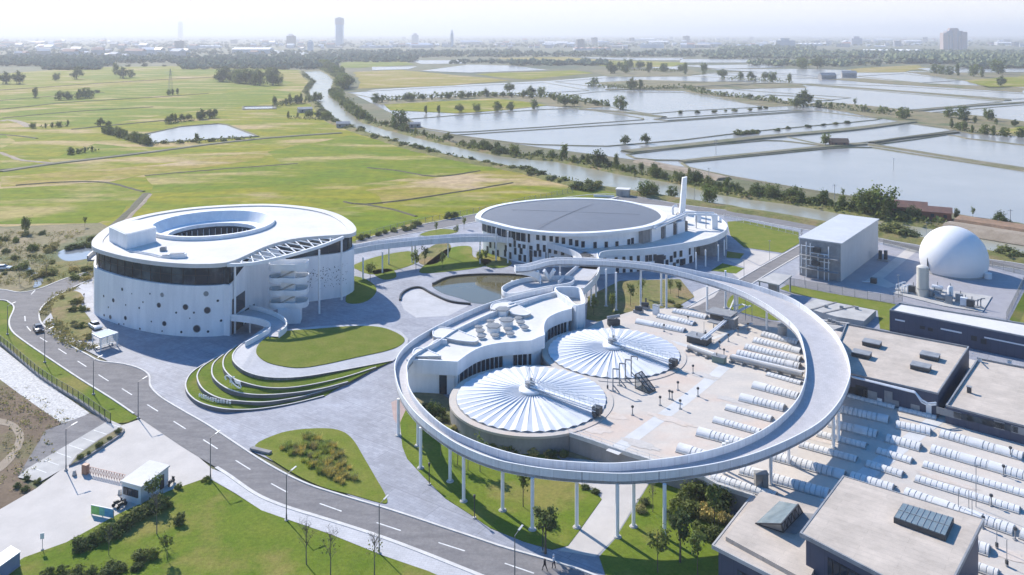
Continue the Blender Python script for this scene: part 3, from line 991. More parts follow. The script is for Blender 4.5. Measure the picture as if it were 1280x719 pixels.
def add_window(root, p, n, z, wm, pm):
    rz = math.atan2(-n.x, n.y) + PI      # local -y faces along n
    o = inst('window', wm, root, Vector((p.x + n.x * .02, p.y + n.y * .02, z)) - root.location, rz)
    inst('pane', pm, o, (0, 0, 0), 0)
    return o


def ramp_walls(root, L, Rr, zf, h, name='parapet', m_=None, t=0.2, below=0.45):
    for path, s in ((L, -1), (Rr, 1)):
        P = [Vector((p[0], p[1], zf(p))) for p in path]
        MB().sweep(P, [(0, -below), (0, h), (s * t, h), (s * t, -below)]).build(name, m_ or M_parapet, root, smooth=40)


# ------------------------------------------------------------------ round white hall (left)
A_rt = [(114.6, 307.4), (117.5, 298.6), (133.6, 285.5), (158.4, 275.3), (196.4, 266.5), (246, 259.8), (304.4, 256.3), (348.2, 256.3), (392, 260.7), (421.2, 268), (438.7, 278.2), (445.4, 287.5),
        (441, 292.5), (427, 294.4), (392, 296.8), (362.8, 300.5), (333.6, 308.6), (310.2, 319), (292.7, 326.6), (276, 330.3), (246, 331.3), (216.8, 330.1), (187.6, 327.2), (158.4, 322.3), (135, 316.5), (120.4, 311.8)]
ZA = 17.3
A_out = ccw(spl(GP(A_rt, ZA), 5, True))
A_c = Vector((-78, 232.5, 0))
hallA = thing('round_hall', 'large round white hall with a ring opening in its roof and porthole windows', 'building', (-78, 232, 0.17))
oc = Vector((-84.8, 238.2, 0))


def circ(c, r, n=72, z=0):
    return [Vector((c[0] + r * math.cos(2 * PI * i / n), c[1] + r * math.sin(2 * PI * i / n), z)) for i in range(n)]


mb = MB()
rim_in = inset(A_out, 2.6)
polyh(mb, A_out, [rim_in], ZA + 0.25)
polyh(mb, rim_in, [circ(oc, 16.2)], ZA - 0.1)
n = len(A_out)
mb.add([Vector((p.x, p.y, ZA + 0.25)) for p in A_out] + [Vector((p.x, p.y, ZA - 0.75)) for p in A_out], [(n + i, n + (i + 1) % n, (i + 1) % n, i) for i in range(n)])
mb.add([Vector((p.x, p.y, ZA + 0.25)) for p in rim_in] + [Vector((p.x, p.y, ZA - 0.1)) for p in rim_in], [(i, (i + 1) % n, n + (i + 1) % n, n + i) for i in range(n)])
polyh(mb, A_out, [circ(oc, 16.3)], ZA - 0.75)
mb.build('roof', M_roofwhite, hallA, smooth=30)
# opening: raised collar and funnel
mb = MB()
mb.lathe([(16.9, ZA - 0.1), (16.9, ZA + 0.9), (16.1, ZA + 0.9), (14.2, ZA - 1.7), (12.0, ZA - 1.9), (12.0, ZA - 3.0)], oc, 72)
mb.build('skylight_collar', M_render, hallA, smooth=30)
mb = MB()
mb.lathe([(11.95, ZA - 13), (11.95, ZA - 2.9)], oc, 72)
gl = mb.build('courtyard_glazing', M_glassband, hallA, smooth=30)
mb = MB()
for i in range(44):
    t = 2 * PI * i / 44
    mb.box((oc.x + 11.8 * math.cos(t), oc.y + 11.8 * math.sin(t), ZA - 13), (0.35, 0.12, 9.6), t)
mb.build('courtyard_fins', M_metalwhite, gl)
MB().poly(circ(oc, 13.0, 48), ZA - 13).build('courtyard_floor', M_plaza2, hallA)
# walls
wall_front = [(287, 421), (300, 410.5), (318, 397.5), (345, 388), (374, 380.5), (405, 375.5), (430, 371.5), (441, 366)]
W_in = GP(wall_front)
base_in = inset(A_out, 0.5)
# back, left and front of the plan follow the roof edge; the right front is cut back
keep = [p for p in base_in]
ang0 = math.atan2(W_in[-1].y - A_c.y, W_in[-1].x - A_c.x)
ang1 = math.atan2(W_in[0].y - A_c.y, W_in[0].x - A_c.x)
keep = sorted(base_in, key=lambda p: (math.atan2(p.y - A_c.y, p.x - A_c.x) - ang0) % (2 * PI))
keep = [p for p in keep if 0.04 < (math.atan2(p.y - A_c.y, p.x - A_c.x) - ang0) % (2 * PI) < ((ang1 - ang0) % (2 * PI)) - 0.03]
A_wall = keep + [Vector((p.x, p.y, 0)) for p in spl(W_in, 4)]
A_wall = ccw(A_wall)
ZL = 12.2
mb = MB()
def wall_top(p):
    if p.x > -68.5 and 198.4 < p.y < 220.5 and p.x < -60:
        return ZL + 3.9 * max(0, min(1, (p.y - 199) / 13)) * max(0, min(1, (220.5 - p.y) / 2.5))
    return ZL


mb.prism(A_wall, 0.0, wall_top, top=False, bottom=False)
polyh(mb, A_wall, [circ(oc, 13.2, 48)], ZL)
lw = mb.build('lower_wall', M_render, hallA, smooth=35)
A_up = inset(A_wall, 0.7)
gband = MB().prism(A_up, ZL, ZA - 0.75, top=False, bottom=False).build('glass_band', M_glassband, hallA, smooth=35)
mb = MB()
path = resample(A_up + [A_up[0]], 3.1)
for p, nn in zip(path[:-1], normals2d(path)[:-1]):
    MB().box((p.x - nn.x * .06, p.y - nn.y * .06, ZL), (0.09, 0.16, ZA - 0.75 - ZL), math.atan2(nn.y, nn.x) + PI / 2).build('mullion', M_frame, gband)
mb = MB()
for zz in (ZL + 0.02, ZL + 2.2):
    P = [Vector((p.x, p.y, zz)) for p in path[:-1]]
    mb.sweep(P, [(-0.08, 0), (-0.08, .10), (0.06, .10), (0.06, 0)], closed=True)
mb.build('transoms', M_frame, hallA)
mb = MB()
mb.lathe([(33.4, 11.4), (36.0, 11.4), (36.0, 12.9), (35.7, 12.9), (35.7, 11.8), (33.4, 11.8)], A_c, 14, a0=R(160), a1=R(196))
mb.build('balcony', M_white, hallA, smooth=35)
# portholes
PORT = [(181, 451, 9, 1), (143, 498, 10, 0), (352, 475, 12, 1), (338, 519, 12, 0), (452, 527, 14, 0), (412, 551, 5, 0), (488, 551, 5, 0), (540, 470, 14, 1), (545, 541, 16, 0), (130, 570, 10, 0), (195, 574, 10, 0),
        (361, 598, 12, 0), (500, 620, 18, 0), (434, 634, 6, 0), (548, 632, 6, 0), (257, 620, 5, 0), (306, 589, 4, 0), (102, 480, 6, 0), (104, 562, 6, 0), (167, 600, 5, 0), (254, 531, 5, 0), (196, 518, 4, 0), (352, 630, 4, 0),
        (222, 470, 3, 0), (270, 506, 4, 0), (188, 600, 4, 0), (122, 528, 4, 0), (470, 575, 3, 0), (590, 500, 6, 0), (604, 585, 6, 0), (300, 470, 4, 0)]
for (x, y, rr, lt) in PORT:
    u, v = 100 + x / 3.425, 230 + y / 3.425
    h = hit(u, A_wall)
    if not h:
        continue
    p, nn = h
    z = zat(v, p.y)
    r = max(0.13, rr / 3.425 / (F / p.y) * 0.92)
    c = Vector((p.x, p.y, z))
    mb = MB()
    # ring frame standing proud of the wall, glass set inside it
    t1 = Vector((-nn.y, nn.x, 0))
    k = 20
    vs = []
    for rad, dep in ((r, -0.1), (r, 0.07), (r * 0.86, 0.07), (r * 0.86, -0.02)):
        for i in range(k):
            a = 2 * PI * i / k
            vs.append(c + nn * dep + t1 * (math.cos(a) * rad) + Vector((0, 0, math.sin(a) * rad)))
    fs = []
    for q in range(3):
        for i in range(k):
            fs.append((q * k + i, (q + 1) * k + i, (q + 1) * k + (i + 1) % k, q * k + (i + 1) % k))
    mb.add(vs, fs)
    pw = mb.build('porthole', M_metalwhite if lt else M_steelgrey, hallA, smooth=40)
    mg = MB()
    mg.add([c + nn * 0.02 + t1 * (math.cos(2 * PI * i / k) * r * .88) + Vector((0, 0, math.sin(2 * PI * i / k) * r * .88)) for i in range(k)], [tuple(range(k))])
    mg.build('pane', M_stream if lt and rr > 10 else M_glass, pw)
# small perforations of the right wall
rr = random.Random(7)
mb = MB()
for i in range(190):
    u = rr.uniform(384, 434)
    v = rr.gauss(345, 9)
    h = hit(u, A_wall)
    if not h:
        continue
    p, nn = h
    z = zat(v, p.y)
    if not 3.2 < z < 9.5:
        continue
    t1 = Vector((-nn.y, nn.x, 0))
    r = rr.choice((0.06, 0.08, 0.1, 0.13))
    c = Vector((p.x, p.y, z)) + nn * 0.012
    mb.add([c + t1 * (math.cos(2 * PI * i / 8) * r) + Vector((0, 0, math.sin(2 * PI * i / 8) * r)) for i in range(8)], [tuple(range(8))])
mb.build('perforation', M_frame, hallA)
hallA.children[-1]['kind'] = 'stuff'
# glazed entrance under and over the ramp
for u0, u1, z0, z1 in ((289.5, 304, 0.1, 3.6), (305.5, 318, 0.1, 3.6), (290, 306, 4.3, 8.4)):
    a, b = hit(u0, A_wall)[0], hit(u1, A_wall)[0]
    nn = hit((u0 + u1) / 2, A_wall)[1] * 0.08
    m_ = MB()
    m_.add([Vector((a.x, a.y, z0)) + nn, Vector((b.x, b.y, z0)) + nn, Vector((b.x, b.y, z1)) + nn, Vector((a.x, a.y, z1)) + nn], [(0, 1, 2, 3)])
    m_.build('entrance_glazing', M_glass, hallA)
# lattice canopy over the cut corner
outer = spl(GP([(284, 331.2), (310, 330), (333, 326), (362, 319), (392, 310.5), (412, 303.5), (429, 296.6)], 16.9), 4)
innr = spl(GP([(279, 330.3), (292.7, 326.8), (310.2, 319.4), (333.6, 309), (362.8, 300.8), (392, 297.1), (428, 294.8)], 16.9), 4)
outer, innr = resample(outer, n=12), resample(innr, n=12)
mb = MB()
mb.sweep([Vector((p.x, p.y, 16.45)) for p in resample(outer, n=24)], [(-.28, 0), (-.28, .75), (.28, .75), (.28, 0)])
mb.build('canopy_beam', M_white, hallA, smooth=40)
for i in range(12):
    for a, b in ((outer[i], innr[i + 1]), (innr[i], outer[i + 1])):
        if (a - b).length > 0.8:
            MB().bar(a, b, 0.22, 0.24).build('canopy_lattice', M_white, hallA)
MB().bar(innr[0], innr[1], .3, .3).build('canopy_lattice', M_white, hallA)
for u, v in ((293.6, 417), (332.7, 390), (399, 392.6), (427, 375.4)):
    b = G(u, v, 0.1)
    MB().tube(b, (b.x, b.y, 16.5), 0.27, n=14).build('column', M_white, hallA, smooth=40)
# roof-top plant house and small kit
c0, cR, cL = G(158, 312, 17.2), G(197, 302, 17.2), G(134.5, 300.5, 17.2)
cB = cR + cL - c0
ph = thing('plant_house', 'white rounded box standing at the left edge of the round hall roof', 'roof box', (c0 + cB) / 2)
P = []
for a, b, c in ((cL, c0, cR), (c0, cR, cB), (cR, cB, cL), (cB, cL, c0)):
    d0, d1 = (a - b).normalized() * 1.4, (c - b).normalized() * 1.4
    for t in (0, .25, .5, .75, 1):
        P.append((b + d0) * (1 - t) ** 2 + b * 2 * t * (1 - t) + (b + d1) * t * t)
MB().prism(P, 17.2, 20.9, bottom=False).build('body', M_render, ph, smooth=30)
MB().prism(inset(ccw(P), 0.3), 20.9, 21.0, bottom=False).build('roof', M_roofwhite, ph)
for (u, v, sx, sy, sz, lab) in ((221.5, 322, 4.2, 1.6, 1.0, 'low white duct box near the front edge of the round hall roof'),
                                (207.5, 323, 2.2, 1.3, 0.8, 'smaller white duct box beside the long one on the round hall roof'),
                                (204, 313.5, 1.4, 1.2, 0.9, 'small grey cowl between roof box and ring opening of the round hall')):
    p = G(u, v, 17.2)
    t = thing('roof_unit', lab, 'roof unit', p, 'small units on the round hall roof')
    MB().box(p, (sx, sy, sz), 0.15).build('casing', M_metalwhite if 'white' in lab else M_steelgrey, t)
    MB().box((p.x, p.y, p.z + sz), (sx * .8, sy * .7, 0.12), 0.15).build('lid', M_steelgrey, t)
pp = [G(160, 313.5, 17.35), G(190, 319, 17.35), G(205, 323, 17.35)]
tag(MB().ptube(pp, 0.16).ptube([p + Vector((0, 1.0, 0)) for p in pp], 0.12).build('roof_pipe', M_metalwhite), 'pair of white pipes running along the round hall roof from the roof box', 'pipes')

# stair tower in the cut
st = thing('stair_tower', 'white outside stair with five wavy balconies beside the round hall', 'stair tower', (-55.6, 209.5, 0.17))
wav = [(-4.6, -1.2), (-3.0, -2.1), (-1.0, -2.0), (0.8, -2.5), (2.6, -2.6), (4.3, -1.7), (4.7, 0.2), (4.2, 2.2), (0, 2.6), (-4.4, 2.2), (-4.9, .5)]
ca, sa = math.cos(0.12), math.sin(0.12)
wavp = spl([Vector((-55.6 + x * ca - y * sa, 209.5 + x * sa + y * ca, 0)) for x, y in wav], 5, True)
wavp = ccw(wavp)
for k, z in enumerate((3.9, 7.0, 10.1, 13.2)):
    sl = MB().prism(wavp, z, z + 0.28).build('landing', M_white, st, smooth=35)
    P = [Vector((p.x, p.y, z + 0.2)) for p in wavp]
    MB().sweep(P, [(0, 0), (0, 1.15 + (0.25 if k == 3 else 0)), (0.16, 1.15 + (0.25 if k == 3 else 0)), (0.16, 0)], closed=True).build('balustrade', M_white, sl, smooth=35)
MB().box((-56.0, 210.4, 0.1), (3.4, 2.6, 13.2), 0.12).build('core', M_render, st)
MB().box((-55.2, 208.9, 0.1), (5.4, 3.6, 3.8), 0.12).build('base', M_render, st)
for k in range(4):
    z = 0.3 + 3.2 * k + 0.9
    MB().bar((-58.6, 208.6, z), (-53.0, 209.3, z + 2.5), 1.2, 0.22).build('stair_flight', M_concrete, st)

# ------------------------------------------------------------------ terraced mound
def zt(p):
    return max(0.35, min(4.0, 4.0 - (p[0] + 55.0) * 3.75 / 30.0))


def GF(u, v, f, dz=0.0):
    p = G(u, v, 2)
    for _ in range(6):
        p = G(u, v, f(p) + dz)
    return p


def z2(x, y):
    return 220 + x / 3.993, 370 + y / 3.993


W5 = [(345, 225), (300, 265), (280, 300), (290, 335), (340, 375), (420, 402), (520, 411), (640, 404), (800, 378), (950, 350), (1080, 325)]
lev = [
    ([(190, 310), (130, 345), (85, 375), (58, 405), (45, 445), (60, 490), (115, 533), (220, 563), (340, 570), (460, 560), (600, 535), (740, 500)], 0.85),
    ([(230, 290), (150, 338), (115, 370), (103, 410), (130, 465), (200, 507), (290, 525), (440, 532), (600, 510), (700, 485), (815, 452)], 1.6),
    ([(265, 270), (200, 320), (178, 355), (180, 400), (215, 440), (280, 475), (370, 493), (480, 495), (620, 482), (740, 462), (860, 430)], 2.4),
    ([(300, 250), (250, 290), (232, 330), (240, 370), (280, 410), (340, 435), (440, 458), (560, 460), (700, 440), (850, 405), (1000, 357)], 3.2),
]
curves = []
for pts, z in lev:
    f = (lambda zz: (lambda p: max(0.3, min(zz, zt(p) - (4.0 - zz) * max(0.0, min(1.0, 1 - (p[0] + 52) / 30.0))))))(z)
    curves.append(resample(spl([GF(*z2(x, y), f) for x, y in pts], 6), n=90))
curves.append(resample(spl([GF(*z2(x, y), zt) for x, y in W5], 6), n=90))
mound = thing('terraced_mound', 'grass mound with curved grey retaining walls stepping up in five terraces', 'mound', (-58, 170, 0.17))
M_terr = mat('terrace_wall', (.17, .17, .175), .9, c2=(.12, .12, .125), scale=.4, stretch=(1, 1, .3), fine=(.1, 3))
for i, c in enumerate(curves):
    mb = MB()
    mb.sweep(c, [(0, -1.1 if i else -0.85), (0, 0.06), (0.22, 0.06), (0.22, -1.1 if i else -0.85)])
    w = mb.build('retaining_wall', M_terr, mound, smooth=35)
    mb = MB()
    mb.sweep([p + Vector((0, 0, 0.06)) for p in c], [(-0.02, 0), (-0.02, 0.06), (0.24, 0.06), (0.24, 0)])
    mb.build('coping', M_kerb, w, smooth=35)
    if i < 4:
        nx = curves[i + 1]
        lo = [Vector((b.x, b.y, max(0.3, min(a.z, b.z) - 0.02))) for a, b in zip(c, nx)]
        MB().strip([p + Vector((0, 0, -0.03)) for p in c], lo).build('grass_terrace', M_lawn, mound)
top_px = [(1080, 325), (1150, 265), (1160, 215), (1120, 175), (1020, 143), (880, 143), (700, 152), (560, 168), (520, 160), (465, 150), (420, 172)]
top = curves[4] + [GF(*z2(x, y), zt) for x, y in top_px][1:]
MB().prism(top, 0.1, zt, bottom=False).build('top_path', M_plaza2, mound)
lw_px = [(400, 280), (430, 225), (520, 182), (700, 166), (900, 152), (1030, 160), (1125, 200), (1135, 235), (1060, 272), (900, 308), (740, 343), (620, 360), (520, 350), (440, 325)]
LP = spl([GF(*z2(x, y), zt) for x, y in lw_px], 5, True)
MB().prism(LP, 0.2, lambda p: zt(p) + 0.13, bottom=False).build('top_lawn', M_lawn2, mound)
# white letters along the lowest terrace and the emblem on the third
def glyph(mb, o, d, h, seed, bold=0.09, w=.5):
    rr = random.Random(seed)
    up = Vector((0, 0, 1))
    segs = [((0, 0.5), (1, 0.5)), ((0.5, 0), (0.5, 1))]
    pool_ = [((0, 0.95), (1, 0.95)), ((0, 0.05), (1, 0.05)), ((0.08, 0), (0.08, 1)), ((0.92, 0), (0.92, 1)), ((0.1, 0.1), (0.5, 0.55)), ((0.9, 0.1), (0.5, 0.55)), ((0.2, 0.75), (0.85, 0.75)), ((0.25, 0.25), (0.8, 0.25))]
    segs += rr.sample(pool_, 3)
    for (x0, y0), (x1, y1) in segs:
        mb.bar(o + d * (x0 * w) + up * (y0 * h), o + d * (x1 * w) + up * (y1 * h), bold, bold)


# the row of characters: thirteen upright white letters
def zq(x, y):
    return 225 + x / 10.667, 455 + y / 10.667


a, b = GF(*zq(250, 446), lambda p: 0.85), GF(*zq(690, 552), lambda p: 0.85)
md = GF(*zq(440, 512), lambda p: 0.85)
row = resample(spl([a, md, b], 8), n=13)
lt = thing('sign_lettering', 'row of white standing characters on the lowest grass terrace', 'lettering', row[6])
for i in range(13):
    d = (row[i + 1] - row[i]).normalized()
    mb = MB()
    glyph(mb, row[i] + Vector((0, 0, 0.15)), d, 0.7, 40 + i, .1, (row[i + 1] - row[i]).length * .74)
    mb.build('letter', M_white, lt)
e0 = GF(*zq(600, 285), lambda p: 2.4)
e1 = GF(*zq(815, 340), lambda p: 2.4)
ed = (e1 - e0).normalized()
em = thing('emblem', 'white looping ribbon emblem standing on the middle grass terrace', 'emblem', (e0 + e1) / 2)


def ept(x, y):      # emblem drawn in photo pixels of the zoom, put up as a leaning plate
    return e0 + ed * ((x - 600) / 215 * (e1 - e0).length) + Vector((0, 0, (345 - y) / 10.667 / 6.3 * 1.02))


loop = spl([ept(615, 270), ept(600, 235), ept(630, 212), ept(670, 235), ept(690, 275), ept(740, 315), ept(795, 335), ept(812, 312), ept(800, 290)], 5)
loop2 = spl([ept(670, 295), ept(675, 250), ept(700, 215), ept(725, 205)], 5)
mb = MB()
for a, b in zip(loop, loop[1:]):
    mb.bar(a, b + (b - a) * .2, 0.16, 0.2)
for a, b in zip(loop2, loop2[1:]):
    mb.bar(a, b + (b - a) * .2, 0.16, 0.22)
mb.build('ribbon', M_white, em)
mb = MB()
for y in (245, 262, 279):
    mb.bar(ept(722 + (y - 245) * .5, y), ept(806, y + 6), 0.12, 0.15)
mb.bar(ept(690, 330), ept(690, 300), .08, .08)
mb.bar(ept(780, 338), ept(780, 300), .08, .08)
mb.build('bars', M_white, em)

# ramp from the mound to the hall
rl = spl(GP([(283.9, 392.5), (302.6, 394), (325, 397.8), (337, 403), (337.5, 409.5), (329, 415.5), (307, 427.5)], 5.1), 6)
rr_ = spl(GP([(311.4, 381.3), (327.7, 385), (345.2, 391.3), (356, 398.8), (357, 407), (348, 415)], 5.1), 6)
rampA = thing('entrance_ramp', 'curved white ramp with parapets from the mound top into the round hall', 'ramp', G(335, 420))
rlr, rrr = resample(rl[:-6], n=40), resample(rr_, n=40)
mb = MB()
mb.strip([Vector((p.x, p.y, 4.05)) for p in rlr], [Vector((p.x, p.y, 4.05)) for p in rrr])
mb.strip([Vector((p.x, p.y, 3.65)) for p in rrr], [Vector((p.x, p.y, 3.65)) for p in rlr])
mb.build('deck', M_plaza2, rampA)
for path, s in ((rl, -1), (rr_, 1)):
    P = [Vector((p.x, p.y, 4.05)) for p in path]
    MB().sweep(P, [(0, -.55), (0, 1.05), (s * .2, 1.05), (s * .2, -.55)]).build('parapet', M_white, rampA, smooth=40)
for u, v in ((287, 417.5), (312.5, 416.5), (330, 413)):
    b = G(u, v, 0.1)
    MB().tube(b, (b.x, b.y, 3.7), 0.22, n=12).build('post', M_white, rampA, smooth=40)

# ------------------------------------------------------------------ elliptical exhibition building (behind the ring)
ZB = 11.0
B_rt = [(594, 271.5), (600.9, 264), (617, 257.6), (644, 252.6), (680.4, 249), (716.6, 247.6), (752.8, 248.6), (780, 251), (805, 256), (825, 262.5), (833.5, 270), (830, 276), (812.7, 283), (789, 287.3),
        (752.8, 291), (716.6, 292.3), (680.4, 291), (644, 286.5), (617, 280), (599, 275)]
B_out = ccw(spl(GP(B_rt, ZB), 5, True))
hallB = thing('oval_building', 'oval white building with a dark grey roof and rows of small windows', 'building', (18, 282, 0.17))
mb = MB()
b_in = inset(B_out, 1.9)
polyh(mb, B_out, [b_in], ZB + 0.15)
n = len(B_out)
mb.add([Vector((p.x, p.y, ZB + .15)) for p in B_out] + [Vector((p.x, p.y, ZB - 0.85)) for p in B_out], [(n + i, n + (i + 1) % n, (i + 1) % n, i) for i in range(n)])
mb.add([Vector((p.x, p.y, ZB + .15)) for p in b_in] + [Vector((p.x, p.y, ZB - .1)) for p in b_in], [(i, (i + 1) % n, n + (i + 1) % n, n + i) for i in range(n)])
mb.poly(B_out, ZB - 0.85)
mb.build('roof_rim', M_white, hallB, smooth=35)
bc = sum((p for p in b_in), Vector()) / len(b_in)
mb = MB()
rings = [(1.0, -0.08), (0.75, 0.22), (0.5, 0.4), (0.25, 0.5), (0.02, 0.53)]
k = len(b_in)
vs = []
for s, dz in rings:
    vs += [Vector((bc.x + (p.x - bc.x) * s, bc.y + (p.y - bc.y) * s, ZB + dz)) for p in b_in]
fs = []
for q in range(len(rings) - 1):
    for i in range(k):
        fs.append((q * k + i, q * k + (i + 1) % k, (q + 1) * k + (i + 1) % k, (q + 1) * k + i))
fs.append(tuple(range((len(rings) - 1) * k, len(rings) * k)))
mb.add(vs, fs)
mb.build('dark_roof', M_darkroof, hallB, smooth=30)
ln = MB()
ln.bar(G(668, 285, ZB + .62), G(742, 254, ZB + .6), 0.18, 0.05)
ln.bar(G(640, 262, ZB + .55), G(800, 268, ZB + .5), 0.12, 0.05)
ln.build('roof_seam', M_darkroof, hallB)
B_wall = inset(B_out, 2.3)
MB().prism(B_wall, 0.0, ZB - .85, top=False, bottom=False).build('drum_wall', M_render, hallB, smooth=35)
wmS, pmS = window_mesh(1.05, 1.9), pane_mesh(1.05, 1.9)
wmT, pmT = window_mesh(0.9, 2.1), pane_mesh(0.9, 2.1)
wmW, pmW = window_mesh(1.05, 1.2), pane_mesh(1.05, 1.2)


def zb(x, y):
    return 590 + x / 5.529, 210 + y / 5.529


rr = random.Random(3)
for x, y in ((455, 475), (498, 480), (548, 486), (588, 495), (632, 502), (682, 511), (724, 519), (767, 527), (850, 532), (927, 530), (1001, 528), (1083, 512), (1108, 503)):
    u, v = zb(x, y)
    h = hit(u, B_wall)
    add_window(hallB, h[0], h[1], zat(v, h[0].y) - 1.0, wmS, pmS)
for x, y in ((128, 530), (162, 535), (108, 572), (148, 580), (178, 585), (236, 552), (265, 522), (230, 590), (266, 605), (296, 523), (328, 528), (360, 533), (408, 541), (457, 549), (500, 556), (538, 564), (578, 571),
             (332, 618), (340, 572), (366, 625), (408, 588), (408, 632), (438, 590), (518, 608), (558, 615), (600, 621), (640, 626), (626, 580), (700, 601), (300, 575), (470, 590)):
    u, v = zb(x, y)
    h = hit(u, B_wall)
    w_, p_ = rr.choice(((wmS, pmS), (wmT, pmT), (wmT, pmT), (wmW, pmW)))
    add_window(hallB, h[0], h[1], max(0.3, zat(v, h[0].y) - 1.05), w_, p_)
# dark glazed band on its left shoulder
mb = MB()
pth = []
for u in range(600, 666, 3):
    h = hit(u, B_wall)
    if h:
        pth.append(h[0] + h[1] * 0.1)
mb.strip([Vector((p.x, p.y, 6.9)) for p in pth], [Vector((p.x, p.y, ZB - 1.0)) for p in pth])
gb = mb.build('glass_band', M_glassband, hallB)
for p in pth[::2]:
    MB().box((p.x, p.y, 6.9), (0.16, 0.16, ZB - 7.9)).build('mullion', M_metalwhite, gb)
for u, v in ((620, 326), (634.7, 329.4), (658.7, 331)):
    b = G(u, v, 0.1)
    MB().tube(b, (b.x, b.y, ZB - .8), 0.25, n=12).build('column', M_white, hallB, smooth=40)
# right wing: a lower deck roof on columns
ZW = 7.0
ZF = 5.8        # the wing's floor, behind its parapet
wing_px = [(752, 246.5), (800, 250.5), (850, 256), (893, 267), (906, 278), (908, 285), (900, 291.5), (885, 297.5), (855, 303.5), (825, 308), (800, 311), (765, 312.5), (750, 315), (747, 320),
           (735, 324), (722, 320), (716, 311), (730, 290), (740, 270)]
wing = ccw(spl(GP(wing_px, ZW), 5, True))
MB().prism(wing, ZF - 0.6, ZF).build('wing_roof', M_roofwhite, hallB, smooth=35)
front = spl(GP([(893, 267), (906, 278), (908, 285), (900, 291.5), (885, 297.5), (855, 303.5), (825, 308), (800, 311), (765, 312.5), (751, 315), (748, 320)], ZW), 6)
MB().sweep([Vector((p.x, p.y, ZW)) for p in front], [(0, -1.9), (0, 0), (0.25, 0), (0.25, -1.9)][::-1]).build('wing_parapet', M_white, hallB, smooth=35)
wwall = GP([(716, 310), (735, 315), (752, 315.5), (800, 312.2), (830, 308.8), (858, 304.4), (868, 301), (872, 290), (855, 275), (790, 262)], ZW)
wwall = [Vector((p.x, p.y + 1.0, 0)) for p in wwall]
MB().prism(wwall, 0, ZF - .6, top=False, bottom=False).build('wing_wall', M_render, hallB)
ww = ccw(wwall)


def zc(x, y):
    return 740 + x / 5.989, 250 + y / 5.989


for x, y in ((95, 437), (180, 437), (238, 438), (292, 440), (346, 440), (190, 565), (240, 565), (293, 566), (346, 568), (410, 432), (437, 430), (470, 428), (620, 395), (665, 395), (592, 440), (640, 450), (688, 460), (615, 487),
             (667, 497), (730, 385), (765, 380), (742, 447), (733, 500), (765, 490), (560, 470), (540, 410)):
    u, v = zc(x, y)
    h = hit(u, ww)
    if h:
        w_, p_ = (wmT, pmT) if x < 360 or x > 700 else rr.choice(((wmS, pmS), (wmS, pmS), (wmW, pmW)))
        z = zat(v, h[0].y) - 1.0
        add_window(hallB, h[0], h[1], min(max(0.25, z), ZF - 2.9), w_, p_)
h = hit(824, ww)
mb = MB()
mb.box((h[0].x + h[1].x * .05, h[0].y + h[1].y * .05, 0.3), (3.2, .12, 4.2), math.atan2(-h[1].x, h[1].y))
mb.build('doorway', M_glass, hallB)
for u, v in ((882, 333.5), (897.8, 326.8), (905.3, 320), (892, 317.6), (908, 312), (870, 337), (907, 303)):
    b = G(u, v, 0.1)
    MB().tube(b, (b.x, b.y, ZF - .5), 0.24, n=12).build('column', M_white, hallB, smooth=40)
MB().box(G(886, 318), (5, 6, 5.5), -0.3).build('plant_room', M_steelgrey, hallB)
# chimney
cb = G(852.5, 267.6, ZF)
ch = thing('chimney', 'tall white tapering chimney rising from the oval building', 'chimney', cb)
sc_ = cb.y / F
zc_ = 13.6
mb = MB()
b0 = [(-1.0, -0.9), (0.95, -0.9), (0.95, 0.9), (-1.0, 0.9)]
t0 = [(0.15, -0.75), (1.75, -0.75), (1.75, 0.75), (0.15, 0.75)]
vs = [(cb.x + x, cb.y + y, ZF) for x, y in b0] + [(cb.x + x, cb.y + y, ZF + zc_ - (0 if x > 1 else .3)) for x, y in t0]
mb.add(vs, [(0, 1, 5, 4), (1, 2, 6, 5), (2, 3, 7, 6), (3, 0, 4, 7), (4, 5, 6, 7)])
mb.build('shaft', M_white, ch)
MB().box((cb.x, cb.y, ZF), (3.2, 3.0, 0.5)).build('plinth', M_concrete, ch)
mb = MB()
q = G(846.5, 268, ZF)
mb.ptube([q + Vector((-1.6, 0, 0)), q + Vector((-1.6, 0, 2.4)), q + Vector((-1.2, 0, 3.0)), q + Vector((0, 0, 3.1))], 0.42, n=10)
mb.build('flue_bend', M_metalwhite, ch, smooth=40)
# rooftop plant on the wing
ua, ub = G(806, 305.5, ZF), G(860, 289, ZF)
ud = (ub - ua).normalized()
un = Vector((-ud.y, ud.x, 0))
for s, w, hgt, lab in ((6.5, 5.0, 4.2, 'largest pale plant box on the wing roof, next to the dark oval roof'), (13.8, 4.2, 4.0, 'middle pale plant box on the wing roof'), (20.6, 4.4, 3.8, 'pale plant box farthest right on the wing roof, under the gantry')):
    c = ua + ud * s + un * 2.2
    t = thing('plant_unit', lab, 'plant unit', c, 'plant boxes on the wing roof')
    MB().box((c.x, c.y, ZF), (w, 4.2, hgt), math.atan2(ud.y, ud.x)).build('casing', M_metalwhite, t)
    MB().box((c.x, c.y, ZF + hgt), (w * .7, 2.6, 0.3), math.atan2(ud.y, ud.x)).build('top_plate', M_steelgrey, t)
    mb = MB()
    for k in range(7):
        a = c + ud * (w / 2 + .15) - un * 1.8 + Vector((0, 0, .4 + k * .45))
        mb.bar(a, a + un * 3.4, .12, .3)
    mb.build('louvre', M_darksteel, t)
    MB().box((c.x + ud.x * (w / 2 + 1.2), c.y + ud.y * (w / 2 + 1.2), ZF), (1.9, 3.6, hgt * .85), math.atan2(ud.y, ud.x)).build('fan_bay', M_darksteel, t)
c = ua + ud * 1.9 + un * 2.6
t = thing('louvre_screen', 'grey-brown louvred screen between the oval roof and the largest plant box', 'screen', c)
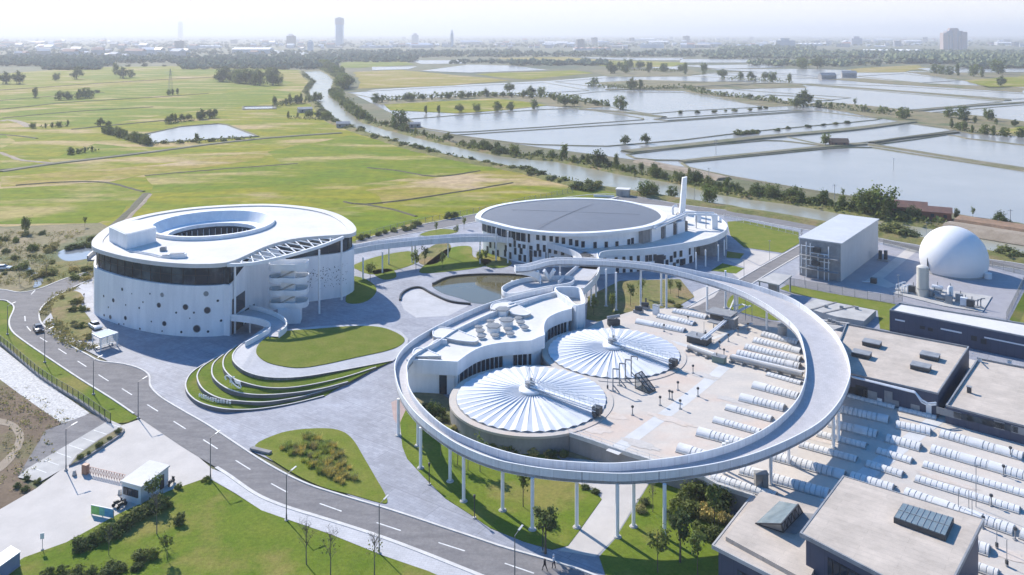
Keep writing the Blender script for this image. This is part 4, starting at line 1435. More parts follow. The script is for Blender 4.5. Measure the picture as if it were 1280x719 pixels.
MB().box((c.x, c.y, ZF), (3.6, 3.8, 4.3), math.atan2(ud.y, ud.x)).build('panel', M_wallgrey, t)
mb = MB()
for k in range(6):
    mb.bar(c - un * 1.95 + ud * (k * .6 - 1.5), c - un * 1.95 + ud * (k * .6 - 1.5) + Vector((0, 0, 4.2)), .1, .1)
mb.build('louvre', M_steelgrey, t)
gy = thing('pipe_gantry', 'white pipe gantry bending across the wing roof beside the chimney', 'gantry', G(860, 285, ZF))
g0, g1, g2 = G(818, 285.5, ZF + 4.6), G(858, 268, ZF + 4.6), G(893, 269, ZF + 4.6)
mb = MB()
mb.bar(g0, g1, 1.2, 0.5).bar(g1, g2, 1.0, 0.5)
mb.build('beam', M_metalwhite, gy)
mb = MB()
mb.ptube([g0 + Vector((0, .3, .7)), g1 + Vector((0, .3, .7)), g2 + Vector((0, .3, .7))], .3, n=8)
mb.build('pipe', M_metalwhite, gy, smooth=40)
for p in (g0.lerp(g1, .25), g0.lerp(g1, .6), g0.lerp(g1, .95), g1.lerp(g2, .35), g1.lerp(g2, .7)):
    MB().bar((p.x, p.y, ZF), (p.x, p.y, ZF + 4.4), .25, .25).build('leg', M_steelgrey, gy)
MB().box((g2.x, g2.y, ZF), (1.9, 1.5, 4.9)).build('riser_duct', M_metalwhite, gy)
for i, (u, v) in enumerate(((846, 281), (853, 279), (872, 277))):
    p = G(u, v, ZF)
    t = thing('scrubber_tank', ('left', 'middle', 'right')[i] + ' of three small round pale vessels on the wing roof under the gantry', 'vessel', p, 'round vessels on the wing roof')
    MB().lathe([(0, 3.3), (0.9, 3.0), (1.2, 2.6), (1.2, 0)], p, 16).build('shell', M_metalwhite, t, smooth=40)
    MB().tube((p.x, p.y, p.z + 3), (p.x, p.y, p.z + 3.9), .2).build('nozzle', M_steelgrey, t)
# little kiosk and gates behind the oval building
kb = G(779, 245)
t = thing('pump_house', 'small pale pump house on the river side behind the oval building', 'hut', kb)
MB().box(kb, (5.5, 4, 3.0), -0.3).build('wall', M_concrete, t)
MB().box((kb.x, kb.y, 3.0), (6.1, 4.6, .3), -0.3).build('roof', M_roofwhite, t)
MB().box((kb.x - 1, kb.y - 2.2, .2), (1, .3, 2.1), -0.3).build('door', M_steelgrey, t)
tag(MB().bar(G(742, 245, .6), G(768, 246, .6), .35, 1.2).build('low_wall', M_white), 'low white wall beside the small pump house', 'wall')
tag(MB().bar(G(757, 251, .9), G(772, 246.5, .9), 1.3, .5).build('gangway', M_concrete), 'narrow grey gangway running up to the small pump house', 'gangway')
# ------------------------------------------------------------------ footbridge between the two round buildings
fr_px = [(440, 311.5, 8.4), (460, 307.5, 8.3), (480, 304.5, 8.2), (530, 299.5, 7.8), (580, 296, 7.5), (618, 296, 7.4), (655, 299, 7.4), (693, 305.5, 7.4), (716, 313, 7.4), (726, 320, 7.4), (724, 328, 7.4), (713, 338, 7.4), (697, 351, 7.4)]
bk_px = [(440, 307.2, 8.4), (480, 300, 8.2), (530, 294.5, 7.8), (575, 290.5, 7.5), (603, 288, 7.4)]
fr = spl([G(*p) for p in fr_px], 6)
bk = spl([G(*p) for p in bk_px], 6)
fb = thing('footbridge', 'long curved white footbridge from the round hall to the oval building', 'footbridge', G(517, 330))
frr = resample(fr, n=70)
# deck: constant width behind the front parapet until it meets the oval building
bkk = []
nn = normals2d(frr)
for i, p in enumerate(frr):
    w = 4.2 if i < 40 else 4.2 + (i - 40) * 0.06
    bkk.append(Vector((p.x + nn[i].x * w, p.y + nn[i].y * w, p.z)))
mb = MB()
mb.strip([p - Vector((0, 0, 1.1)) for p in frr[:60]], [p - Vector((0, 0, 1.1)) for p in bkk[:60]])
mb.strip([p - Vector((0, 0, 1.6)) for p in bkk[:60]], [p - Vector((0, 0, 1.6)) for p in frr[:60]])
mb.build('deck', M_plaza2, fb)
MB().sweep(frr, [(0, -1.75), (0, 0), (.18, 0), (.18, -1.75)]).build('parapet', M_parapet, fb, smooth=40)
MB().sweep(bkk[:41], [(0, -1.75), (0, 0), (-.18, 0), (-.18, -1.75)]).build('parapet', M_parapet, fb, smooth=40)
for u, v, z in ((453.8, 349.5, 6.6), (478, 341.5, 6.5), (486, 331, 6.4), (515, 328.5, 6.3), (519, 330.5, 6.3), (560, 322, 6), (600, 330, 5.8), (600, 318, 5.8), (684, 334, 5.7), (700, 350, 5.7)):
    b = G(u, v, 0.1)
    MB().tube(b, (b.x, b.y, z), 0.22, n=12).build('column', M_white, fb, smooth=40)
# deck joining the bridge, the oval building and the ring start
nodep = [(690, 364), (697, 352.5), (713, 339), (725, 328), (724, 318), (735, 313), (747, 317), (748.5, 338), (729, 360)]
nd = thing('link_deck', 'short paved deck running from the oval building down to the ring start', 'deck', G(722, 370))
ndp = GP(nodep, 6.3)
MB().prism(ndp, 5.7, 6.3).build('slab', M_plaza2, nd)
MB().sweep([Vector((p.x, p.y, 6.3)) for p in spl(GP([(746, 316), (748.5, 326), (748, 338), (741, 349), (729, 360)], 7.4), 6)], [(0, -.7), (0, 1.1), (.2, 1.1), (.2, -.7)]).build('parapet', M_white, nd, smooth=40)
for u, v in ((745, 372), (739, 383), (733, 372)):
    b = G(u, v, 0.1)
    MB().tube(b, (b.x, b.y, 5.8), 0.24, n=12).build('column', M_white, nd, smooth=40)

# ------------------------------------------------------------------ the ring walkway
ST_ = [
    ((690.7, 358.5), (695, 364), 7.4), ((648, 368), (655, 377.5), 7.5), ((605, 381), (614, 391.5), 7.6), ((563.5, 399), (572, 411), 7.6), ((535.7, 413), (547, 427), 7.7), ((513.4, 427), (526, 438), 7.8),
    ((499.5, 440.7), (514, 447), 7.9), ((493.4, 454.6), (509, 457), 8.0), ((494, 468.5), (509.3, 468), 8.1), ((498, 484), (511, 482), 8.2), ((506, 499.5), (519, 497), 8.3), ((523, 520), (534.5, 515), 8.4),
    ((548, 540), (558, 534), 8.6), ((577, 558), (587, 548.5), 8.7), ((616, 573.5), (622, 561.5), 8.9), ((655, 582), (660, 571), 9.1), ((700, 588), (703, 576.3), 9.2), ((765, 592), (760, 579), 9.3), ((805, 591), (800, 576.5), 9.3),
    ((855, 586), (847, 571), 9.35), ((904.5, 577.5), (890, 562), 9.4), ((949, 565), (925, 550.5), 9.45), ((993.5, 546), (957, 535), 9.55), ((1027, 526), (982, 515.6), 9.65), ((1049, 502), (998, 496), 9.8),
    ((1060, 479), (1006, 474), 9.9), ((1063, 463), (1007.5, 456), 10.0), ((1057.5, 440), (1004.5, 435), 10.2), ((1045, 417.5), (998.5, 416), 10.4), ((1028, 400), (987, 402), 10.6), ((1007, 383.5), (968, 387.5), 10.8),
    ((987, 371.5), (948, 375), 11.0), ((957, 360.5), (925, 363.5), 11.2), ((925, 350.5), (895, 352.5), 11.35), ((875, 339.5), (855, 341), 11.5), ((825, 330.2), (815, 332.3), 11.5), ((775, 325), (771, 327.6), 11.5),
    ((745, 323.3), (743, 326.1), 11.4), ((703, 322), (705, 325), 11.3), ((683, 323.6), (687, 326.4), 11.1), ((668, 327.3), (673, 330), 10.8), ((655, 330.5), (660, 333), 10.5), ((643, 331.5), (645, 334), 10.3)]
ro = spl([G(a[0], a[1], z) for a, b, z in ST_], 6)
ri = spl([G(b[0], b[1], z) for a, b, z in ST_], 6)
ring = thing('ring_walkway', 'huge white ring walkway on thin columns circling the works', 'walkway', G(721, 600))
mb = MB()
d1, d2 = Vector((0, 0, 1.12)), Vector((0, 0, 1.5))
mb.strip([p - d1 for p in ro], [p - d1 for p in ri])
mb.strip([p - d2 for p in ri], [p - d2 for p in ro])
mb.strip([p - d2 for p in ro], [p - d1 for p in ro]).strip([p - d1 for p in ri], [p - d2 for p in ri])
mb.build('deck', tile_mat('ring_deck_paving', (0.44, 0.43, 0.44), (0.36, 0.35, 0.36), 0.8, 0.8, rz=.3, var=.05, noise_amt=.08, nscale=.3), ring)
for P, s in ((ro, -1), (ri, 1)):
    MB().sweep(P, [(0, -1.55), (0, -.02), (s * -.16, -.02), (s * -.16, -1.55)][::s]).build('parapet', M_parapet, ring, smooth=40)
    MB().sweep(P, [(.03 * s, -.02), (.03 * s, .05), (s * -.14, .05), (s * -.14, -.02)][::s]).build('handrail', M_white, ring, smooth=40)
for a, b in ((ro[0], ri[0]), (ro[-1], ri[-1])):
    if a is ro[-1]:
        MB().bar(a - Vector((0, 0, .75)), b - Vector((0, 0, .75)), .2, 1.6).build('end_wall', M_white, ring)
mid = [(a + b) / 2 for a, b in zip(ro, ri)]


def ring_z(p):
    return min(mid, key=lambda q: (q.x - p.x) ** 2 + (q.y - p.y) ** 2).z - 1.5


RC = [(498, 544.3, .2), (525.8, 585, .25), (522.5, 557, .25), (562.7, 601.7, .25), (579.6, 626.4, .25), (628.3, 637.9, .25), (665.5, 661.8, .25), (721, 659, .25), (771.7, 671, .25), (792, 658, .25), (830.7, 671.7, .25), (904.5, 616, .2), (909, 613, .2),
      (963.4, 605.6, 3.2), (985.7, 580, 3.2), (1047.9, 552, 3.2), (1041.7, 560, 3.2), (883.9, 392, 3.2), (906.8, 385, .2), (918.5, 394, 3.2), (921.5, 392, 3.2), (958.5, 413.5, 3.2), (977, 416, 3.2), (757.6, 382.8, .2), (770, 387.8, .2), (801, 383, .2), (826.5, 382, .2),
      (833, 386, .2)]
base_me = MB().lathe([(0, .16), (.5, .16), (.62, 0)], n=16).mesh('base_plate', M_concrete)
for u, v, z in RC:
    b = G(u, v, z)
    top = ring_z(b)
    c = MB().tube(b, (b.x, b.y, top), 0.27, n=14).build('column', M_white, ring, smooth=40)
    winst('base_plate', base_me, ring, b)
# loop deck below the end of the ring
ld = thing('loop_deck', 'low rounded white loop deck under the free end of the ring', 'deck', G(660, 380))
lp = spl(GP([(627, 359), (640, 351.5), (660, 346.5), (690, 344.5), (716, 345.5), (713, 353), (680, 358.5), (648, 365.5), (632, 366)], 7.3), 6, True)
lp = ccw(lp)
MB().prism(lp, 5.6, 6.2).build('slab', M_plaza2, ld)
P = [Vector((p.x, p.y, 6.2)) for p in lp]
MB().sweep(P, [(0, -1.2), (0, 1.1), (.22, 1.1), (.22, -1.2)], closed=True).build('parapet', M_white, ld, smooth=40)
for s0, s1 in (((684, 352, 5.9), (693, 337, 9.7)), ((688, 352, 5.9), (680, 338, 9.6)), ((674, 353, 5.9), (672, 339, 9.2))):
    MB().bar(G(*s0), G(*s1), .55, .9).build('strut', M_white, ld)
cr = spl([G(676, 351, 7.2), G(676, 345, 8.0), G(668, 340, 8.8), G(655, 337, 9.3), G(645, 336, 9.4)], 6)
MB().sweep(cr, [(0, -1.4), (0, .3), (.25, .3), (.25, -1.4)]).build('curved_parapet', M_white, ld, smooth=40)
for u, v in ((640, 377), (665, 373), (700, 366)):
    b = G(u, v, 0.1)
    MB().tube(b, (b.x, b.y, 5.7), 0.3, n=12).build('column', M_white, ld, smooth=40)

# ------------------------------------------------------------------ reception building under the ring
ZC = 6.9
C_top = [(507.8, 450.5), (572, 453.5), (581.7, 446), (597, 437), (616.8, 431.3), (640, 428.6), (663.5, 427), (681, 420), (680, 409), (685, 398.6), (698.5, 391.6), (715, 386.8), (716, 379), (710, 372), (695.5, 365)]
C_back = [(644, 381.5), (614, 392.5), (572, 412), (547, 428), (526, 439), (514, 447.5)]
Cw = spl(GP(C_top[2:7], ZC), 4) + spl(GP(C_top[7:12], ZC), 4) + GP(C_top[12:], ZC) + spl(GP(C_back, ZC), 4)
Cout = ccw(GP(C_top[:2], ZC) + Cw)
hc = thing('reception_building', 'low white building with a curved front and small hexagonal skylights, inside the ring', 'building', G(600, 470))
mb = MB()
mb.prism(Cout, ZC - 2.6, ZC - .3, top=False, bottom=True)
cin = inset(Cout, .35)
polyh(mb, Cout, [cin], ZC + .25)
n = len(Cout)
mb.add([Vector((p.x, p.y, ZC + .25)) for p in Cout] + [Vector((p.x, p.y, ZC - .3)) for p in Cout], [(n + i, n + (i + 1) % n, (i + 1) % n, i) for i in range(n)])
mb.add([Vector((p.x, p.y, ZC + .25)) for p in cin] + [Vector((p.x, p.y, ZC - .3)) for p in cin], [(i, (i + 1) % n, n + (i + 1) % n, n + i) for i in range(n)])
mb.build('fascia', M_render, hc, smooth=30)
MB().poly(Cout, ZC - .3).build('roof', M_roofwhite, hc)
cwall = inset(Cout, .9)
MB().prism(cwall, 0, ZC - 2.6, top=False, bottom=False).build('wall', M_render, hc, smooth=30)
for us in ([568 + 5.5 * i for i in range(12)], [641, 647, 653, 659, 664], [684 + 4 * i for i in range(7)]):
    pp_ = [hit(u, cwall) for u in us]
    pp_ = [a for a in pp_ if a]
    L_ = [Vector((p.x, p.y, 0)) + nn * .12 for p, nn in pp_]
    mb = MB()
    mb.strip([p + Vector((0, 0, .3)) for p in L_], [p + Vector((0, 0, ZC - 2.75)) for p in L_])
    g_ = mb.build('glazing', M_glass, hc)
    mb = MB()
    for p in L_:
        MB().box((p.x, p.y, .3), (.16, .2, ZC - 3.0)).build('mullion', M_metalwhite, g_)
a, b = hit(549.6, Cout)[0], hit(559, Cout)[0]
q0, q1 = G(549.6, 495, .2), G(559, 495, .2)
fw0 = hit(552, cwall)
if fw0:
    MB().box((fw0[0].x + .3, fw0[0].y - .06, .2), (1.5, .2, 4.6), 0).build('tall_window', M_glass, hc)


def zd(x, y):
    return 500 + x / 5.1375, 340 + y / 5.1375


M_capgrey = mat('cap_grey', (.20, .21, .22), .5)
for i, (x, y) in enumerate(((505, 366), (515, 394), (522, 428), (580, 328), (610, 420), (693, 380), (707, 410), (760, 310), (775, 338), (800, 370))):
    p = G(*zd(x, y), ZC - .3)
    t = thing('skylight', 'small grey hexagonal skylight on the white roof of the low building', 'skylight', p, 'small skylights on the reception roof')
    MB().lathe([(.75, 0), (.75, .45), (0, .45)], p, 6).build('curb', M_metalwhite, t)
    MB().lathe([(.0, .46), (1.0, .46), (1.0, .62), (0, .7)], p, 6).build('cap', M_capgrey, t)
for (x, y, lab) in ((602, 385, 'large hexagonal skylight nearest the front of the low roof'), (685, 345, 'large hexagonal skylight in the middle of the low roof'), (660, 275, 'tall hexagonal skylight farthest back on the low roof, by a curved wall')):
    p = G(*zd(x, y), ZC - .3)
    t = thing('skylight', lab, 'skylight', p, 'large skylights on the reception roof')
    MB().lathe([(1.45, 0), (1.45, 1.25), (0, 1.25)], p, 6).build('curb', M_metalwhite, t)
    MB().lathe([(0, 1.27), (1.75, 1.27), (1.75, 1.45), (0, 1.55)], p, 6).build('cap', M_capgrey, t)
# leaf-shaped curved walls standing on its roof
for pts in ([(208, 398), (222, 378), (270, 368), (350, 380), (430, 410), (500, 440), (480, 462), (380, 455), (300, 440), (220, 430)],
            [(580, 240), (595, 215), (640, 203), (700, 202), (760, 225), (838, 270), (800, 292), (720, 280), (690, 262), (600, 255)],
            [(80, 538), (88, 512), (120, 500), (160, 506), (215, 530), (265, 552), (200, 556), (100, 556)]):
    P = ccw(spl([G(*zd(x, y), ZC) for x, y in pts], 5, True))
    MB().sweep([Vector((p.x, p.y, ZC - .3)) for p in P], [(0, 0), (0, .85), (.2, .85), (.2, 0)], closed=True).build('curved_wall', M_white, hc, smooth=40)
    MB().prism(P, ZC - .28, ZC + .4, bottom=False).build('roof_bay', M_roofwhite, hc)
for pts in ([(700, 205), (1000, 130)], [(350, 370), (600, 255)], [(170, 495), (235, 435), (300, 440)]):
    P = [G(*zd(x, y), ZC + .6) for x, y in pts]
    MB().sweep([Vector((p.x, p.y, ZC - .3)) for p in resample(P, 2)], [(0, 0), (0, 1.0), (.3, 1.0), (.3, 0)]).build('roof_parapet', M_white, hc)
# open stair well at its far corner
sw = ccw(spl(GP([(693, 361), (708, 358), (724, 359.5), (729, 367), (731.5, 378), (724, 381), (717, 380)], 7.9), 4, True))
sh = thing('stair_well', 'open white stair well at the far corner of the low building', 'stair well', G(725, 400))
mb = MB()
mb.prism(sw, 0, 7.9, top=False, bottom=False)
win = inset(sw, .35)
polyh(mb, sw, [win], 7.9)
k = len(sw)
mb.add([Vector((p.x, p.y, 7.9)) for p in win] + [Vector((p.x, p.y, 4.0)) for p in win], [(i, (i + 1) % k, k + (i + 1) % k, k + i) for i in range(k)])
mb.build('wall', M_render, sh, smooth=35)
MB().poly(win, 5.2).build('landing', M_concrete, sh)

# ------------------------------------------------------------------ tanks with pleated covers
def tank(c, Rr, N, name_label, wdir, zr=3.4):
    t = thing('settling_tank', name_label, 'tank', c)
    mb = MB()
    vs = []
    for i in range(2 * N):
        a = PI * i / N
        up = i % 2 == 0
        vs.append((c.x + Rr * math.cos(a), c.y + Rr * math.sin(a), zr + (.29 if up else .06)))
    for i in range(2 * N):
        a = PI * i / N
        up = i % 2 == 0
        vs.append((c.x + 1.7 * math.cos(a), c.y + 1.7 * math.sin(a), zr + (1.35 if up else 1.12)))
    fs = []
    M2 = 2 * N
    for i in range(M2):
        j = (i + 1) % M2
        fs.append((i, j, M2 + j, M2 + i))
    mb.add(vs, fs)
    mb.build('pleated_cover', M_tankcover, t)
    mb = MB()
    for i in range(0, M2, 2):
        a, b, d = vs[i - 1], vs[i], vs[(i + 1) % M2]
        mb.add([a, d, (b[0], b[1], b[2] - .02)], [(0, 1, 2)])
    mb.lathe([(Rr + .12, zr - .05), (Rr + .12, zr + .05), (Rr - .3, zr + .05)], c * 1.0 - Vector((0, 0, c.z)), 96)
    mb.build('cover_skirt', M_steelgrey, t)
    c0 = Vector((c.x, c.y, 0))
    MB().lathe([(Rr - .4, zr - .02), (Rr + 1.4, zr - .08), (Rr + 1.4, zr - .5), (Rr + 1.25, zr - .55)], c0, 96).build('rim_walk', M_deckbeige, t, smooth=35)
    MB().lathe([(Rr + 1.25, zr - .5), (Rr + 1.25, 0)], c0, 96).build('tank_wall', M_wallgrey, t, smooth=35)
    MB().lathe([(0, zr + 1.9), (2.1, zr + 1.75), (2.3, zr + 1.6), (2.3, zr + 1.25), (1.6, zr + 1.0)], c0, 36).build('hub', M_metalwhite, t, smooth=35)
    mb = MB()
    mb.box((c.x - .2, c.y + .2, zr + 1.8), (1.5, 1.3, 1.0), .5)
    mb.tube((c.x, c.y, zr + 2.6), (c.x, c.y, zr + 3.6), .25)
    mb.build('drive_unit', M_steelgrey, t)
    w = Vector((wdir[0], wdir[1], 0)).normalized()
    s = Vector((-w.y, w.x, 0))
    p0 = Vector((c.x, c.y, zr + 2.2)) - w * 1.0
    p1 = Vector((c.x, c.y, zr + 1.65)) + w * (Rr + .2)
    br = MB().bar(p0, p1, 1.3, .18).build('bridge_deck', M_metalwhite, t)
    for sg in (-1, 1):
        mb = MB()
        o = s * (.62 * sg)
        mb.bar(p0 + o + Vector((0, 0, 1.05)), p1 + o + Vector((0, 0, 1.05)), .07, .09)
        mb.bar(p0 + o + Vector((0, 0, .55)), p1 + o + Vector((0, 0, .55)), .05, .06)
        mb.bar(p0 + o - Vector((0, 0, .5)), p1 + o - Vector((0, 0, .5)), .1, .16)
        for k in range(15):
            q = p0.lerp(p1, k / 14) + o
            mb.tube(q - Vector((0, 0, .5)), q + Vector((0, 0, 1.05)), .035, n=5)
            if k < 14:
                q2 = p0.lerp(p1, (k + 1) / 14) + o
                mb.tube(q - Vector((0, 0, .5)), q2, .04, n=5)
        mb.build('railing', M_metalwhite, br)
    mb = MB()
    mb.box(p1 + Vector((0, 0, -1.1)), (1.5, 1.3, 1.3), math.atan2(w.y, w.x))
    for sg in (-1, 1):
        q = p1 + s * (.9 * sg) - Vector((0, 0, 1.1))
        mb.tube(q - s * .15, q + s * .15, .45, n=14)
    mb.build('end_carriage', M_darksteel, t)
    # lifting legs over the hub
    mb = MB()
    top = Vector((c.x - .3, c.y + 1.2, zr + 5.2))
    for dx, dy in ((-1.1, 2.6), (.9, 2.6), (0, .3)):
        mb.tube((c.x + dx, c.y + dy, zr + 1.9), top, .07, n=6)
    mb.build('tripod', M_metalwhite, t)
    return t


T1, T2 = Vector((3.6, 158.2, 0)), Vector((21.8, 180.5, 0))
tank(T1, 14.0, 42, 'nearer round tank under a pale pleated cover with a railed walkway', (11.7, -8.2))
tank(T2, 14.0, 42, 'farther round tank under a pale pleated cover, half behind the nearer one', (11.5, -9.0))
ag = thing('hoist_frame', 'dark steel hoist on the far rim of the farther round tank', 'hoist', G(767, 404, 3.4))
mb = MB()
p = G(767, 406, 3.4)
for dx in (-1.2, 0, 1.2):
    mb.bar((p.x + dx, p.y, 3.3), (p.x + dx * .4, p.y + .4, 5.6), .15, .15)
mb.box((p.x, p.y, 3.4), (2.8, 1.2, 1.2), .3)
mb.build('frame', M_darksteel, ag)
mb = MB()
mb.tube((p.x - 1.5, p.y, 5.0), (p.x + 1.5, p.y + .4, 5.4), .4, n=10)
mb.build('winch_drum', M_steelgrey, ag, smooth=40)

# ------------------------------------------------------------------ the raised deck of the works
ZP = 3.2
pf = [(712, 543), (735, 550.5), (765, 561), (815, 577), (880, 597.5), (896.7, 607), (916, 613.5), (943, 622), (1010, 650), (1360, 790), (1560, 640), (1240, 455), (1045, 413.5), (1000, 412), (975, 410), (905, 402), (866, 386), (800, 386), (748, 402), (700, 430), (690, 460)]
PF = ccw(GP(pf, ZP))
deck = thing('works_platform', 'wide raised beige concrete platform carrying the tanks and barrel covers', 'platform', G(860, 500))
MB().poly(PF, ZP).build('deck_surface', M_deckbeige, deck)
MB().prism(PF, 0, ZP - .004, top=False, bottom=False).build('side_wall', M_wallgrey, deck)
edge = GP([(712, 543), (735, 550.5), (765, 561), (815, 577), (880, 597.5), (896.7, 607), (916, 613.5), (943, 622)], ZP)
MB().sweep([Vector((p.x, p.y, ZP)) for p in edge], [(-.1, -.35), (-.1, .3), (.35, .3), (.35, -.35)]).build('edge_upstand', M_kerb, deck)
mb = MB()
for k, p in enumerate(resample(edge, 2.2)):
    mb.tube((p.x - .1, p.y + .3, ZP), (p.x - .1, p.y + .3, ZP + 1.0), .03, n=5)
for dz in (.5, 1.0):
    E = [Vector((p.x - .1, p.y + .3, ZP + dz)) for p in edge]
    mb.ptube(E, .03, n=5)
mb.build('edge_railing', M_metalwhite, deck)
for i, (pts, w) in enumerate((([(905, 459), (880, 481), (840, 512), (765, 566)], 2.4), ([(1172, 523), (1130, 556), (1066, 606), (1035, 630)], 2.6), ([(752, 425), (800, 420), (870, 436), (905, 460)], 1.4), ([(868, 418), (885, 425), (940, 404)], 1.0))):
    P = resample(spl(GP(pts, ZP), 5), 3)
    L_, R_ = offset(P, w / 2), offset(P, -w / 2)
    MB().strip([Vector((p.x, p.y, ZP + .012 + .004 * i)) for p in L_], [Vector((p.x, p.y, ZP + .012 + .004 * i)) for p in R_]).build('deck_path', M_deckpath, deck)
rs = random.Random(11)
M_stain = mat('deck_stain', (0.53, 0.445, 0.37), 0.9, c2=(0.56, 0.50, 0.45), scale=.5, fine=(.08, 2))
M_stain2 = mat('deck_damp', (0.46, 0.43, 0.395), 0.9, c2=(0.5, .47, .44), scale=.5, fine=(.08, 2))
sid = 0
for (u, v, a, b, m_) in ((742, 535, 3.6, 1.6, M_stain), (770, 520, 3, 1.2, M_stain), (850, 440, 4, 1.3, M_stain), (915, 500, 3.6, 1.1, M_stain2), (930, 512, 3.5, .8, M_stain2), (880, 470, 4, 1.2, M_stain2), (1020, 548, 4.4, .9, M_stain),
                         (1075, 520, 4, .7, M_stain2), (1080, 545, 3.5, .6, M_stain2), (990, 600, 4, .8, M_stain), (1180, 600, 4.5, .8, M_stain), (1215, 640, 4, .8, M_stain), (840, 525, 5, 1.1, M_stain), (800, 555, 3.5, 1.1, M_stain2), (1250, 690, 4, 1.2, M_stain)):
    c = G(u, v, ZP)
    P = []
    for k in range(22):
        t = 2 * PI * k / 22
        q = rs.uniform(.65, 1.2)
        x, y = a * q * math.cos(t), b * q * math.sin(t)
        P.append(Vector((c.x + x * math.cos(GA) - y * math.sin(GA), c.y + x * math.sin(GA) + y * math.cos(GA), 0)))
    MB().poly(P, ZP + .028 + .001 * sid).build('deck_stain', m_, deck)
    sid += 1

# ------------------------------------------------------------------ ribbed barrel covers
def barrel(p0, p1, r, blank, label, group):
    d = p1 - p0
    L_ = d.length
    rz = math.atan2(d.y, d.x)
    t = thing('barrel_cover', label, 'barrel cover', p0, group, rz)
    prof = []
    x = 0.0
    for (b0, b1) in blank:
        prof.append((b0, b1))
    step = .78
    xs = []
    while x < L_ - .3:
        inb = next((b for b in prof if b[0] - 1e-6 <= x < b[1]), None)
        if inb:
            xs += [(x, r * .97), (x + .03, r * 1.05), (min(inb[1], L_) - .03, r * 1.05), (min(inb[1], L_), r * .93)]
            x = inb[1]
            continue
        e = min(L_, x + step)
        nb = next((b[0] for b in prof if x < b[0] < e), None)
        if nb:
            e = nb
        xs += [(x + .03, r * .84), (x + .11, r), (e - .06, r), (e, r * .84)]
        x = e
    mb = MB()
    k = 12
    for (xx, rr_) in xs:
        for i in range(k + 1):
            a = PI * i / k
            mb.v.append((xx, math.cos(a) * rr_, math.sin(a) * rr_ * .7))
    for q in range(len(xs) - 1):
        for i in range(k):
            mb.f.append((q * (k + 1) + i, (q + 1) * (k + 1) + i, (q + 1) * (k + 1) + i + 1, q * (k + 1) + i + 1))
            mb.m.append(0)
    o = mb.build('shell', M_hump, None)
    o.parent = t
    mb = MB()
    for xx, s in ((.06, -1), (xs[-1][0] - .03, 1)):
        mb.add([(xx, math.cos(PI * i / k) * r * .95, math.sin(PI * i / k) * r * .66) for i in range(k + 1)], [tuple(range(k + 1))])
    o = mb.build('end_panel', M_steelgrey, None)
    o.parent = t
    mb = MB()
    mb.box((L_ / 2, r + .12, 0), (L_, .18, .16))
    mb.box((L_ / 2, -r - .12, 0), (L_, .18, .16))
    o = mb.build('sill', M_concrete, None)
    o.parent = t


